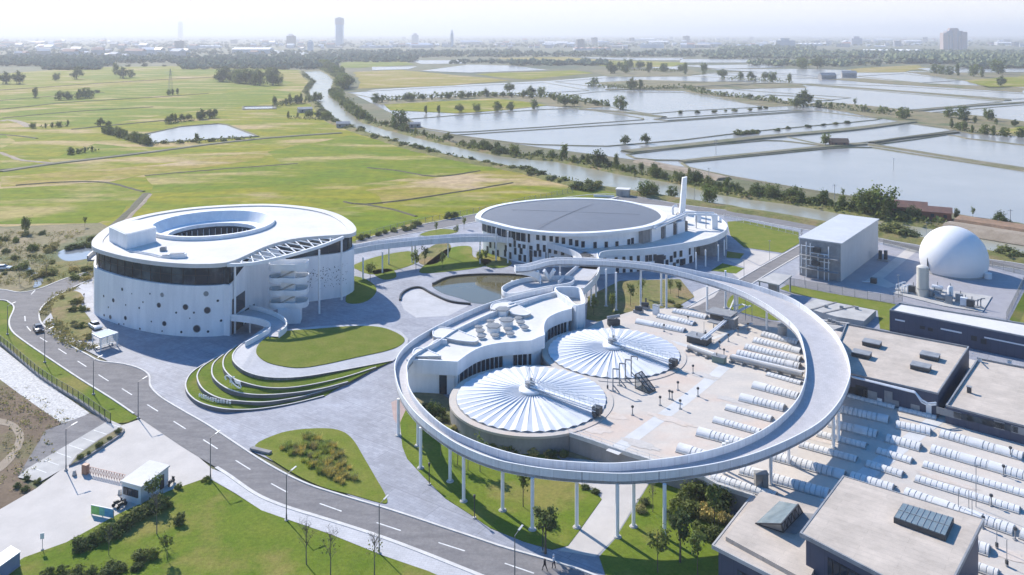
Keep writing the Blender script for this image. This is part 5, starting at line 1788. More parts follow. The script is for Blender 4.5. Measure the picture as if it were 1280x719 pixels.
HUMPS = [
    # pixel start, pixel end, radius, blank sections, label
    ((842, 389.5), (884, 398), 1.15, [], 'far barrel cover beside the entrance shed, farthest of the three behind the tank'),
    ((823, 395.5), (868, 406), 1.15, [(3.8, 5.6)], 'middle one of the three barrel covers behind the farther tank'),
    ((796, 402.5), (856, 414.5), 1.15, [(0, 4.5)], 'nearest the tank of the three barrel covers behind it'),
    ((953, 418.5), (998, 429.5), 1.2, [], 'short barrel cover at the far end of the packed block of four'),
    ((943, 426), (1003, 441), 1.25, [(9.2, 10.6)], 'second barrel cover from the far end of the packed block of four'),
    ((932, 434.5), (1001, 451), 1.25, [(10, 11.4)], 'third barrel cover from the far end of the packed block of four'),
    ((921.5, 442.5), (1000, 459.5), 1.35, [(10.5, 12)], 'nearest barrel cover of the packed block of four, along the long pipe'),
    ((959, 468), (1002, 480), .75, [], 'slim barrel cover directly below the long grey pipe'),
    ((942, 482.5), (998, 497), 1.3, [(0, 2.7)], 'wide barrel cover with a blank hood, second below the long pipe inside the ring'),
    ((925.5, 498), (981, 511.5), 1.3, [(0, 2.7)], 'wide barrel cover with a blank hood, third below the long pipe inside the ring'),
    ((908, 510), (965, 525), .95, [(0, 2.1)], 'narrow barrel cover with a blank hood, fourth below the long pipe inside the ring'),
    ((892.5, 525.5), (950, 541), .95, [(0, 2.1)], 'narrow barrel cover with a blank hood, fifth below the long pipe inside the ring'),
    ((872.5, 541), (930, 556), 1.3, [(0, 2.4)], 'wide barrel cover with a blank hood, sixth below the long pipe inside the ring'),
    ((848, 561), (900, 576), 1.3, [(0, 2.4)], 'wide barrel cover nearest the camera inside the ring'),
    ((1060, 495.5), (1119, 510.5), .8, [], 'slim shaded barrel cover along the foot of the dark building by the ring'),
    ((1044, 511.5), (1111, 526.5), 1.3, [(7.2, 9)], 'wide shaded barrel cover, second from the dark building by the ring'),
    ((1036, 530), (1096.5, 544.5), 1.3, [(4.2, 6.5)], 'wide shaded barrel cover, third from the dark building by the ring'),
    ((1022, 543), (1084.5, 559), .95, [], 'narrow barrel cover under the ring edge, fourth from the dark building'),
    ((1000, 556), (1071, 575.5), .95, [], 'narrow barrel cover running out of the ring shade, fifth from the dark building'),
    ((966, 571), (1056, 596), 1.3, [(9.6, 11.4)], 'wide barrel cover half in shade, just behind the roof of the near building'),
    ((926, 588.5), (1036, 619), 1.3, [(2, 3.6), (12.6, 14.4)], 'wide barrel cover behind the grey cabinet, running to the near building'),
    ((889, 597.5), (970, 621), 1.0, [], 'narrow barrel cover along the platform edge under the ring'),
    ((1120, 532), (1163.5, 541.5), 1.3, [], 'short wide barrel cover by the dark building, first of the middle row'),
    ((1108, 549), (1151, 561), 1.3, [], 'short wide barrel cover, second of the middle row from the dark building'),
    ((1096.5, 564), (1140, 577.5), .95, [], 'short narrow barrel cover, third of the middle row from the dark building'),
    ((1083, 580), (1129, 594.5), .95, [], 'short narrow barrel cover, fourth of the middle row from the dark building'),
    ((1063, 596), (1119, 613), 1.2, [], 'wide barrel cover of the middle row partly behind the near roof'),
    ((1123.5, 512), (1171, 523.5), .8, [], 'slim barrel cover along the foot of the skylit dark building'),
    ((1185.5, 526.5), (1300, 556), .8, [], 'slim long barrel cover along the low dark building on the right'),
    ((1175.5, 543), (1279, 572.5), 1.3, [(4.3, 6.6), (8.4, 10.8)], 'wide long barrel cover, second from the low dark building on the right'),
    ((1164, 562.5), (1310, 605), 1.3, [(4.3, 6.6), (8.4, 10.8)], 'wide long barrel cover, third from the low dark building on the right'),
    ((1154, 581), (1310, 627), .95, [(18.5, 21)], 'narrow long barrel cover, fourth from the low dark building on the right'),
    ((1144, 599), (1275, 639), .95, [(16, 18.5)], 'narrow long barrel cover, fifth from the low dark building on the right'),
    ((1131, 617), (1268, 665), 1.3, [(4, 6), (8.2, 10.4)], 'wide long barrel cover passing behind the near flat roof'),
    ((1200, 678), (1237, 690), 1.3, [], 'short wide barrel cover sticking out beside the near flat roof'),
    ((1200, 702), (1248, 719), .95, [], 'lowest barrel cover beside the wall of the near dark building'),
    ((1276, 668), (1320, 684), 1.3, [], 'barrel cover cut by the right edge of the photo'),
]
for a, b, r, bl, lab in HUMPS:
    p0, p1 = G(a[0], a[1], ZP), G(b[0], b[1], ZP)
    barrel(p0 + Vector((0, 0, .01)), p1 + Vector((0, 0, .01)), r * .93, bl, lab, 'ribbed barrel covers on the works platform')

# long pipes, cabinet, posts, frames
def longpipe(a, b, r, lab):
    p0, p1 = G(*a, ZP), G(*b, ZP)
    t = thing('long_pipe', lab, 'pipe', (p0 + p1) / 2)
    u = Vector((0, 0, r + .45))
    MB().tube(p0 + u, p1 + u, r, n=14).build('barrel', M_concrete, t, smooth=40)
    d = (p1 - p0).normalized()
    s = Vector((-d.y, d.x, 0))
    MB().tube(p0 + u + s * (2.1 * r), p1 + u + s * (2.1 * r), r * .6, n=12).build('side_pipe', M_metalwhite, t, smooth=40)
    for k in range(int((p1 - p0).length / 2.5) + 1):
        q = p0 + d * (k * 2.5 + .2)
        MB().box((q.x, q.y, ZP), (.3, 1.6 * r + 1.2, .5), math.atan2(d.y, d.x)).build('saddle', M_concrete, t)


longpipe((860, 438.5), (894, 450.5), .42, 'thick grey pipe on the platform, the shorter one near the farther tank')
longpipe((913, 452), (1003, 474), .5, 'long thick grey pipe across the platform beneath the packed covers')
for (u, v, sx, sy, sz, lab) in ((899, 453, 2.6, 1.6, 1.3, 'greenish valve block between the two thick grey pipes'), (874, 428, 4.6, 3.0, 1.4, 'dark lidded pump box behind the farther tank walkway end')):
    p = G(u, v, ZP)
    t = thing('valve_block' if 'valve' in lab else 'pump_box', lab, 'equipment', p)
    MB().box(p, (sx, sy, sz), GA).build('casing', M_darksteel if 'dark' in lab else mat('green_enamel', (.17, .23, .20), .6), t)
    MB().box((p.x, p.y, p.z + sz), (sx * 1.12, sy * 1.12, .14), GA).build('lid', M_steelgrey, t)
    MB().tube((p.x - .5, p.y, p.z + sz), (p.x - .5, p.y, p.z + sz + .7), .1).build('handwheel_post', M_darksteel, t)
p = G(951.5, 611, ZP)
t = thing('steel_cabinet', 'grey two-door steel cabinet standing on the platform below the ring', 'cabinet', p)
M_cab = mat('cabinet_steel', (.36, .345, .32), .35, c2=(.28, .27, .25), scale=1, metal=.5)
MB().box(p, (1.9, 1.1, 2.4), 0.0).build('body', M_cab, t)
for dx in (-.46, .46):
    d_ = MB().box((p.x + dx, p.y - .57, p.z + .1), (.86, .04, 2.2)).build('door', M_cab, t)
    MB().box((p.x + dx * .15, p.y - .62, p.z + 1.1), (.04, .05, .25)).build('handle', M_darksteel, d_)
MB().box((p.x, p.y, p.z + 2.4), (2.05, 1.25, .08)).build('top_plate', M_steelgrey, t)


def zk(x, y):
    return 740 + x / 8.986, 440 + y / 8.986


for i, (xa, ya, lab) in enumerate(((235, 440, 'dark goose-neck frame closest to the camera in its row by the tank'), (308, 375, 'second dark goose-neck frame from the camera by the tank'),
                                   (373, 330, 'third dark goose-neck frame from the camera by the tank'), (440, 290, 'dark goose-neck frame touching the glass stair hood'))):
    p = G(*zk(xa, ya), ZP)
    t = thing('frame_post', lab, 'frame', p, 'goose-neck frames by the tank')
    dd = Vector((.8, -.6, 0))
    MB().bar(p, p + Vector((0, 0, 4.3)), .22, .22).build('upright', M_steelgrey, t)
    mb = MB()
    mb.bar(p + Vector((0, 0, 4.3)), p + Vector((1.25, 0.1, 4.15)), .2, .22)
    mb.bar(p + Vector((1.25, .1, 4.2)), p + Vector((1.25, .1, 3.5)), .16, .16)
    mb.build('arm', M_steelgrey, t)
    MB().bar(p + Vector((0, 0, 1.2)), p + dd * 1.4 + Vector((0, 0, .05)), .16, .16).build('brace', M_steelgrey, t)
    MB().box(p, (.7, .7, .18), GA).build('footing', M_concrete, t)
# glass stair hood
sk0 = [G(*zk(x, y), ZP) for x, y in ((485, 410), (640, 472), (712, 440), (560, 372))]
t = thing('stair_hood', 'slanted glass stair hood in a dark frame between the tank and the open deck', 'stair hood', sum(sk0, Vector()) / 4)
A_, B_, C_, D_ = sk0
A2, D2 = A_ + Vector((0, 0, 2.7)), D_ + Vector((0, 0, 2.7))
B2, C2 = B_ + Vector((0, 0, .35)), C_ + Vector((0, 0, .35))
M_hood = mat('hood_glass', (.10, .14, .14), .05, spec=.8, alpha=.55)
mb = MB()
mb.add([A2, B2, C2, D2], [(0, 1, 2, 3)]).add([A_, B_, B2, A2], [(0, 1, 2, 3)]).add([D_, C_, C2, D2], [(0, 1, 2, 3)]).add([B_, C_, C2, B2], [(0, 1, 2, 3)])
mb.build('glazing', M_hood, t)
mb = MB()
for a, b in ((A2, B2), (B2, C2), (C2, D2), (D2, A2), (A_, A2), (D_, D2), (B_, B2), (C_, C2), (A_, B_), (D_, C_), (A2.lerp(D2, .5), B2.lerp(C2, .5)), (A2.lerp(B2, .5), D2.lerp(C2, .5)), (A_.lerp(B_, .5), A2.lerp(B2, .5))):
    mb.bar(a, b, .12, .14)
mb.build('frame', M_frame, t)
MB().poly([A_, B_, C_, D_], ZP + .04).build('stair_opening', M_black, t)
# valve posts and small standpipes on the deck
post_parts = (MB().tube((0, 0, 0), (0, 0, 1.5), .09, n=8).box((0, 0, 0), (.5, .5, .12)).mesh('stem', M_steelgrey), MB().lathe([(0, 1.75), (.22, 1.7), (.28, 1.5), (.2, 1.35), (0, 1.35)], n=10).mesh('actuator', M_darksteel))
tall_parts = (MB().tube((0, 0, 0), (0, 0, 3.4), .05, n=6).box((0, 0, 0), (.3, .3, .3)).mesh('stem', M_steelgrey), MB().box((0, 0, .3), (.3, .3, .5)).mesh('box', M_darksteel))
VP = [((765, 600), 0), ((990, 640), 0), ((1190, 500), 0), ((965, 430), 0), ((870, 530), 0), ((455, 710), 0), ((175, 420), 1), ((1135, 240), 0), ((900, 540), 0)]
VP = [(zk(*a), k) for a, k in VP] + [((899.5, 436), 0), ((910.5, 427), 0), ((922.5, 419), 0), ((935, 413), 0), ((1211, 642.5), 1), ((1198, 641), 1), ((1269, 550.5), 0), ((1263, 571.5), 0), ((1254.5, 595), 0), ((1239, 632.5), 0), ((1269, 675), 0),
                                   ((1246, 686), 1), ((1258.5, 708), 1), ((882, 424.5), 0), ((830, 414.5), 0), ((880, 421), 1), ((860, 404), 0), ((905, 446), 0), ((1215, 655), 1), ((1229, 660.5), 0)]
for (u, v), k in VP:
    p = G(u, v, ZP)
    t = thing('valve_post', ('thin tall grey post with a small box on the works deck' if k else 'short grey valve post on the works deck'), 'valve post', p, 'valve posts on the works deck' if not k else 'thin tall posts on the works deck')
    for me in (tall_parts if k else post_parts):
        inst(me.name.split('.')[0], me, t)
# pipe bridge and sheds at the back of the deck
t = thing('pipe_rack', 'white pipe rack stepping across the back of the platform under the ring', 'pipe rack', G(900, 415, ZP))
mb = MB()
for o in (0, .9):
    q = [G(876, 424 + o * .2, ZP + 1.6), G(892, 412, ZP + 1.6), G(906, 400, ZP + 1.8), G(924, 388, ZP + 2.4), G(934, 383, ZP + 2.4)]
    q = [a + Vector((o, o * .4, 0)) for a in q]
    mb.ptube(q, .2, n=8)
mb.ptube([G(934, 383, ZP + 2.4), G(928, 380.5, ZP + 2.4), G(916, 383, ZP + 2.4)], .18, n=8)
mb.build('pipe', M_metalwhite, t, smooth=40)
for u, v in ((882, 422), (892, 414.5), (899, 409), (912, 402), (921, 396)):
    p = G(u, v, ZP)
    MB().bar(p, p + Vector((0, 0, 1.7)), .22, .22).build('leg', M_steelgrey, t)
MB().box(G(897, 410.5, ZP) + Vector((0, 0, 1.3)), (4.2, 2.2, .2), GA).build('grating', M_steelgrey, t)
p = G(902, 405, ZP)
t = thing('entrance_shed', 'dark open shed with a flat grey roof behind the covers, under the ring', 'shed', p)
MB().box((p.x, p.y + .6, 0.2), (4.4, 2.6, 5.6), GA).build('wall', M_darksteel, t)
MB().box((p.x, p.y, 5.8), (6.2, 4.4, .3), GA).build('roof', M_steelgrey, t)
p = G(914, 409.5, ZP)
t = thing('concrete_block', 'squat brownish concrete pump block beside the pipe rack', 'block', p)
MB().box(p, (2.4, 2.4, 2.3), GA).build('block', M_wallgrey, t)
MB().box((p.x, p.y, p.z + 2.3), (2.8, 2.8, .2), GA).build('cap', M_concrete, t)
p = G(978, 422, ZP)
t = thing('vent_cylinder', 'grey cylinder standing by the ring column behind the covers', 'cylinder', p)
MB().tube(p, p + Vector((0, 0, 2.6)), 1.0, n=18).build('shell', M_steelgrey, t, smooth=40)
MB().lathe([(1.1, 2.6), (1.1, 2.75), (0, 2.9)], p, 18).build('lid', M_concrete, t)
for i, (u, v) in enumerate(((806, 386), (798, 391), (820, 393))):
    p = G(u, v, ZP)
    lab = ('dark pump set at the far left corner of the platform', 'low dark pump set in front of the corner pump', 'pale blue-grey control cabinet beside the corner pumps')[i]
    t = thing('pump_set' if i < 2 else 'control_cabinet', lab, 'equipment', p)
    if i < 2:
        MB().box(p, (2.2, 1.4, .7), GA).build('skid', M_steelgrey, t)
        MB().tube(p + Vector((-.8, 0, 1.2)), p + Vector((.9, -.5, 1.2)), .5, n=12).build('motor', M_darksteel, t, smooth=40)
        MB().tube(p + Vector((.3, .2, 1.2)), p + Vector((.3, .2, 2.6 - i)), .2).build('riser', M_darksteel, t)
    else:
        MB().box(p, (1.4, 1.0, 2.2), GA).build('body', M_metalwhite, t)
        MB().box((p.x, p.y, p.z + 2.2), (1.6, 1.2, .1), GA).build('top_plate', M_steelgrey, t)

# ------------------------------------------------------------------ dark works buildings
def flat_building(name_label, roof_px, zr, z0, overhang=0.0, para=.35, roof_m=None, fascia=None):
    P = ccw(GP(roof_px, zr))
    c = sum(P, Vector()) / len(P)
    t = thing('works_building', name_label, 'building', (c.x, c.y, z0))
    Wp = inset(P, overhang) if overhang else P
    MB().prism(Wp, z0, zr - (.45 if overhang else .3), top=False, bottom=False).build('wall', M_darkwall, t)
    mb = MB()
    pin = inset(P, .3)
    polyh(mb, P, [pin], zr)
    n = len(P)
    mb.add([Vector((p.x, p.y, zr)) for p in P] + [Vector((p.x, p.y, zr - (.5 if overhang else .35))) for p in P], [(n + i, n + (i + 1) % n, (i + 1) % n, i) for i in range(n)])
    mb.add([Vector((p.x, p.y, zr)) for p in pin] + [Vector((p.x, p.y, zr - para)) for p in pin], [(i, (i + 1) % n, n + (i + 1) % n, n + i) for i in range(n)])
    if overhang:
        mb.poly(P, zr - .5)
    mb.build('parapet', fascia or M_steelgrey, t)
    MB().poly(pin, zr - para).build('roof', roof_m or M_roofbeige, t)
    return t, P


d1, P1 = flat_building('dark flat-roofed building with four grey roof lights beside the ring', [(1057.5, 404), (1211.4, 433), (1172.7, 491.4), (1035, 460)], 7.6, ZP)
d2, P2 = flat_building('low dark flat-roofed building at the right edge behind the long covers', [(1222, 447), (1330, 468), (1330, 545), (1182, 506)], 6.4, ZP)
d3, P3 = flat_building('long narrow dark building with a pale flat roof before the gas holder yard', [(1124, 378), (1330, 412), (1330, 430), (1112, 387)], 5.4, 0.15, roof_m=M_roofwhite)
for u, v, lab in ((1090, 432, 'far left'), (1077, 445.5, 'near left'), (1162.5, 448, 'far right'), (1151, 461.5, 'near right')):
    p = G(u, v, 7.25)
    t = thing('roof_light', lab + ' of the four grey box roof lights on the dark building', 'roof light', p, 'roof lights on the dark building')
    MB().box(p, (3.3, 2.4, .75), GA).build('curb', M_darksteel, t)
    MB().box((p.x, p.y, p.z + .75), (3.4, 2.5, .18), GA).build('cap', M_steelgrey, t)
# openings in the wall of the skylit building that faces the covers
n1 = ccw(P1)
for (u, v, w, h_, m_, nm) in ((1077, 496, 2.2, 2.4, M_frame, 'opening'), (1088, 499, 2.4, 1.9, M_steelgrey, 'shutter'), (1099, 500.5, 1.0, .8, M_metalwhite, 'sign_panel'), (1110.5, 506, 1.4, 2.6, M_steelgrey, 'door'), (1119.5, 504.5, 1.2, 1.1, M_steelgrey, 'vent_panel'),
                              (1144, 512, 1.5, 1.3, M_steelgrey, 'vent_panel'), (1161, 518, .9, 2.0, M_metalwhite, 'door'), (1067, 488, 2.0, 1.2, M_frame, 'opening')):
    h = hit(u, n1)
    if h:
        z = max(ZP + .05, zat(v, h[0].y) - h_ / 2)
        MB().box((h[0].x + h[1].x * .03, h[0].y + h[1].y * .03, z), (w, .1, h_), math.atan2(-h[1].x, h[1].y)).build(nm, m_, d1)
a, b = G(1064, 470.5, 7.75), G(1143, 489.5, 7.75)
mb = MB()
mb.ptube([a, b, G(1152, 500, 6.8), G(1160, 504.5, 6.4), G(1170, 503.5, 6.4)], .16, n=8)
mb.ptube([a + Vector((0, -.4, 0)), b + Vector((0, -.4, -.1)), G(1152, 503, 6.4), G(1160, 507, 6.0), G(1170, 506, 6)], .13, n=8)
tag(mb.build('eaves_pipe', M_metalwhite), 'pair of white pipes bent down over the eaves of the skylit dark building', 'pipes')
n2 = ccw(P2)
for (u, v, w, h_, m_, nm) in ((1186, 516.5, 4.0, 1.2, M_steelgrey, 'roller_shutter'), (1204, 521, 3, 1.0, M_glass, 'window'), (1222, 525, 4, 1.0, M_glass, 'window'), (1240, 529.5, 3, 1.0, M_glass, 'window'), (1249, 531.5, 1.6, 1.3, M_steelgrey, 'door'), (1262, 535, 2.5, 1, M_glass, 'window'), (1275, 538.5, 2.6, 1.2, M_steelgrey, 'roller_shutter')):
    h = hit(u, n2)
    if h:
        z = max(ZP + .05, zat(v, h[0].y) - h_ / 2)
        MB().box((h[0].x + h[1].x * .03, h[0].y + h[1].y * .03, z), (w, .1, h_), math.atan2(-h[1].x, h[1].y)).build(nm, m_, d2)
for (u, v, h_, lab) in ((1211.5, 491, 1.1, 'small dark vent on the low dark building roof'), (1225, 452, .7, 'small white cowl at the corner of the low dark building roof'), (1262, 454, .6, 'flat grey vent at the far edge of the low dark building roof')):
    p = G(u, v, 6.05)
    t = thing('roof_vent', lab, 'roof vent', p, 'vents on the low dark building')
    MB().box(p, (.7, .5, h_), GA).build('body', M_darksteel if 'dark vent' in lab else M_metalwhite, t)
    MB().box((p.x, p.y, p.z + h_), (.95, .75, .08), GA).build('cap', M_steelgrey, t)
n3 = ccw(P3)
for (u, v, w, h_, m_, nm) in ((1125, 400.5, 2.2, .35, M_metalwhite, 'window_sill'), (1153, 409.5, 1.1, .7, M_frame, 'window'), (1163, 412, 1.1, .7, M_frame, 'window'), (1189, 413.5, 4.4, .35, M_metalwhite, 'window_sill'), (1217.5, 423, 1.2, 1.1, M_frame, 'window'), (1229.5, 427, 1.2, 1.1, M_frame, 'window'), (1259, 427.5, 9.0, .3, M_metalwhite, 'window_sill')):
    h = hit(u, n3)
    if h:
        MB().box((h[0].x + h[1].x * .03, h[0].y + h[1].y * .03, zat(v, h[0].y) - h_ / 2), (w, .12, h_), math.atan2(-h[1].x, h[1].y)).build(nm, m_, d3)
tag(MB().tube(G(1216, 442, 5.4), G(1216, 442, 8.2), .12).build('vent_pipe', M_metalwhite), 'thin white vent pipe in the gap behind the skylit dark building', 'pipe')
# near building, two volumes
e1, PE = flat_building('near building with the highest flat roof and one flat glass roof light', [(1053.6, 594), (1230.8, 648.3), (1176, 757), (999.4, 665.7)], 10.4, 0.15, overhang=.8, para=.06)
e2, PE2 = flat_building('low front wing with a lean-to glass roof light beside the near building', [(938.7, 619), (1062, 655), (1015, 745), (889.5, 681)], 5.9, 0.15, overhang=.9, para=.06, fascia=M_concrete)
up = GP([(951, 618), (1052, 648), (1010, 732), (907, 675.5)], 5.9)
MB().prism(up, 5.86, 6.4, bottom=False).build('roof_slab', M_roofbeige, e2)
for t_, PP, us, z0, h_ in ((e1, inset(ccw(PE), .8), [(1035, 1041), (1042, 1050), (1051, 1060), (1061, 1070), (1071, 1080)], 6.6, 2.2), (e2, inset(ccw(PE2), .9), [(922, 929), (930, 937), (938, 945), (946, 953)], 1.4, 2.6)):
    for u0, u1 in us:
        h = hit((u0 + u1) / 2, PP)
        if not h:
            continue
        w = abs(u1 - u0) * h[0].y / F * 1.15
        o = MB().box((h[0].x + h[1].x * .02, h[0].y + h[1].y * .02, z0), (w, .12, h_), math.atan2(-h[1].x, h[1].y)).build('window', M_frame, t_)
        MB().box((h[0].x + h[1].x * .09, h[0].y + h[1].y * .09, z0 + .1), (w - .16, .05, h_ - .2), math.atan2(-h[1].x, h[1].y)).build('pane', M_glassband, o)
M_slglass = mat('skylight_glass', (.15, .19, .20), .12, c2=(.22, .26, .265), scale=.8, spec=.6)
q = GP([(1128.5, 629), (1192.5, 647.5), (1182, 670.5), (1117, 647)], 11.0)
t = thing('glass_roof_light', 'flat blue-grey glass roof light on the highest near roof', 'roof light', sum(q, Vector()) / 4)
MB().prism(q, 10.3, 11.0).build('curb', M_darksteel, t)
MB().prism(inset(ccw(q), .12), 11.0, 11.07, bottom=False).build('glass', M_slglass, t)
mb = MB()
for k in range(1, 9):
    mb.bar(q[0].lerp(q[1], k / 9) + Vector((0, 0, .1)), q[3].lerp(q[2], k / 9) + Vector((0, 0, .1)), .045, .05)
mb.bar(q[0].lerp(q[3], .5) + Vector((0, 0, .1)), q[1].lerp(q[2], .5) + Vector((0, 0, .1)), .05, .05)
mb.build('glazing_bar', M_steelgrey, t)


def ze(x, y):
    return 860 + x / 6.044, 600 + y / 6.044


lo_ = [G(*ze(510, 328), 6.45), G(*ze(720, 395), 6.45), G(*ze(865, 245), 6.45), G(*ze(690, 170), 6.45)]
hi0, hi1 = G(*ze(705, 333), 8.2), G(*ze(832, 185), 8.2)
t = thing('lean_to_light', 'lean-to glass roof light with a dark trussed side on the low wing', 'roof light', sum(lo_, Vector()) / 4)
l3 = lo_[3]
mb = MB()
mb.add([lo_[0], hi0, hi1, l3 + Vector((0, 0, .2))], [(0, 1, 2, 3)])
mb.build('glass', M_slglass, t)
mb = MB()
mb.add([lo_[0], lo_[1], hi0], [(0, 1, 2)]).add([l3, lo_[2], hi1], [(0, 1, 2)]).add([lo_[1], lo_[2], hi1, hi0], [(0, 1, 2, 3)])
mb.build('side_panel', M_steelgrey, t)
mb = MB()
for a, b in ((lo_[0], lo_[1]), (lo_[1], hi0), (lo_[0], hi0), (lo_[1], lo_[2]), (hi0, hi1), (lo_[2], hi1)):
    mb.bar(a, b, .16, .16)
for k in range(5):
    a0, a1 = lo_[1].lerp(lo_[2], k / 5), lo_[1].lerp(lo_[2], (k + 1) / 5)
    b0, b1 = hi0.lerp(hi1, k / 5), hi0.lerp(hi1, (k + 1) / 5)
    mb.bar(a0, b0, .1, .1)
    mb.bar(a0, b1, .09, .09)
mb.build('frame', M_darksteel, t)
MB().add([lo_[1].lerp(lo_[1], 1), lo_[1] + Vector((1.6, -.4, .01)), lo_[2] + Vector((1.6, -.4, .01)), lo_[2]], [(0, 1, 2, 3)]).build('flashing', M_wallgrey, t)

# ------------------------------------------------------------------ shed, canopy, gas holder yard
sb = [G(999.5, 344, .15), G(1050.9, 352.7, .15), G(1097.7, 316.4, .15)]
sb.append(sb[0] + sb[2] - sb[1])
t = thing('metal_shed', 'tall pale metal shed with outside pipes left of the gas holder', 'building', sum(sb, Vector()) / 4)
SP = ccw(sb)
MB().prism(SP, .1, lambda p: 11.2, top=False, bottom=False).build('wall', M_shedwall, t)
mb = MB()
mb.poly([p for p in offset(SP, -.35, True)], 11.35)
mb.prism(offset(SP, -.35, True), 11.0, 11.34, top=False)
mb.build('roof', M_shedroof, t)
fx = (sb[1] - sb[0]).normalized()
fn = Vector((fx.y, -fx.x, 0))
wl_ = (sb[1] - sb[0]).length
MB().add([sb[0] + fn * .05 + Vector((0, 0, 0)), sb[1] + fn * .05, sb[1] + fn * .05 + Vector((0, 0, 11)), sb[0] + fn * .05 + Vector((0, 0, 11))], [(0, 1, 2, 3)]).build('end_wall', M_steelgrey, t)
mb = MB()
for (x, z0, z1) in ((.8, 1, 9.5), (2.2, 0, 10.5), (3.4, 4, 10.2), (5.6, 0, 9.0), (7.4, 0, 7.5), (8.6, 0, 10)):
    p = sb[0] + fx * x + fn * .9
    mb.tube((p.x, p.y, z0 + .1), (p.x, p.y, z1), .15, n=8)
for (x0, x1, z) in ((.8, 4.5, 9.3), (3.4, 8.6, 7.6), (2.2, 8.6, 3.6), (1, 9, 5.4)):
    p, q = sb[0] + fx * x0 + fn * .9, sb[0] + fx * x1 + fn * .9
    mb.tube((p.x, p.y, z), (q.x, q.y, z), .14, n=8)
mb.build('pipework', M_metalwhite, t, smooth=40)
for (x, z) in ((5.2, 7.9), (5.0, 4.1)):
    p = sb[0] + fx * x + fn * .8
    MB().box((p.x, p.y, z), (2.0, 1.2, 1.4), math.atan2(fx.y, fx.x)).build('fan', M_darksteel, t)
mb = MB()
for z in (3.0, 6.8):
    p, q = sb[0] + fx * .5 + fn * 1.6, sb[0] + fx * (wl_ - .3) + fn * 1.6
    mb.bar((p.x, p.y, z), (q.x, q.y, z), 1.6, .12)
    mb.bar((p.x + fn.x * .8, p.y + fn.y * .8, z + 1), (q.x + fn.x * .8, q.y + fn.y * .8, z + 1), .06, .08)
mb.build('walkway', M_steelgrey, t)
p = G(1104, 326, .2)
t2 = thing('blower_skid', 'dark blower set at the far corner of the metal shed', 'equipment', p)
MB().box(p, (3.2, 2.2, .5), GA).build('skid', M_steelgrey, t2)
for dx in (-.9, .8):
    MB().tube(p + Vector((dx, 0, .5)), p + Vector((dx, 0, 3.2)), .55, n=12).build('vessel', M_darksteel, t2, smooth=40)
p = G(1092, 354, .2)
t2 = thing('yard_pump', 'small dark pump with pale pipes at the foot of the metal shed', 'equipment', p)
MB().box(p, (1.6, 1.2, 1.5), GA).build('casing', M_darksteel, t2)
MB().ptube([p + Vector((-3, .6, .3)), p + Vector((-.5, .1, .3)), p + Vector((-.5, .1, 1))], .18).build('pipe', M_metalwhite, t2)
# flat canopy
q = GP([(947, 352), (967, 342.5), (990, 346), (974, 358)], 4.4)
t = thing('flat_canopy', 'grey flat canopy on posts between the ring and the metal shed', 'canopy', (q[0] + q[2]) / 2 - Vector((0, 0, 4.4)))
MB().prism(q, 4.4, 4.75).build('roof', M_concrete, t)
for p in inset(ccw(q), .5):
    MB().bar((p.x, p.y, .1), (p.x, p.y, 4.4), .35, .35).build('post', M_steelgrey, t)
p = (q[0] + q[2]) / 2
MB().box((p.x - .3, p.y, .2), (2.4, 2, 3.4), GA).build('booth', M_wallgrey, t)
# concrete basins left of the dark building
for pts, z, lab in (([(1000, 383), (1021, 373.5), (1095, 388), (1080, 401.5), (1046, 396)], 1.7, 'low wide concrete basin with pale cover slabs beside the lawn'), ([(1028, 399), (1062, 403.5), (1054, 408), (1040, 413), (1030, 407)], 1.2, 'small lower concrete basin tucked behind the dark building')):
    P = GP(pts, z)
    t = thing('covered_basin', lab, 'basin', (sum(P, Vector()) / len(P)) * 1.0)
    MB().prism(P, .1, z).build('basin', M_concrete, t)
    mb = MB()
    d_ = (P[2] - P[1])
    for k in (.33, .66):
        a, b = P[1].lerp(P[2], k), P[0].lerp(P[-1], k) if len(P) > 4 else P[0]
        mb.bar(a + Vector((0, 0, .06)), b + Vector((0, 0, .06)), .5, .14)
    mb.build('joint_strip', M_wallgrey, t)
    for k in range(3):
        c = P[0].lerp(P[2], .35 + .2 * k)
        MB().box((c.x, c.y, z), (.8, .6, .7), GA).build('hatch', M_steelgrey, t)
# gas holder
dc = Vector((133.0, 253.0, 0.2))
t = thing('gas_holder', 'big white domed gas holder standing in the paved yard', 'gas holder', dc)
prof = []
Rd, zc0 = 9.4, 4.0
for k in range(25):
    a = -math.asin(zc0 / Rd) + (PI / 2 + math.asin(zc0 / Rd)) * k / 24
    prof.append((max(0.001, Rd * math.cos(a)), zc0 + Rd * math.sin(a)))
MB().lathe(prof, dc, 72).build('membrane', M_dome, t, smooth=60)
MB().lathe([(Rd * .93, 0), (Rd * .93, .35), (Rd * .86, .5)], dc, 72).build('base_ring', M_concrete, t)
a = dc + Vector((-8.6, -2.6, 1.0))
MB().ptube([a, a + Vector((-.5, 0, 1.6)), a + Vector((-.3, .3, 3.6))], .22, n=8).build('service_pipe', M_darksteel, t)
a = dc + Vector((6.0, -7.6, 0))
MB().tube(a, a + Vector((0, 0, 1.6)), 1.1, n=16).build('manhole', M_dome, t, smooth=40)
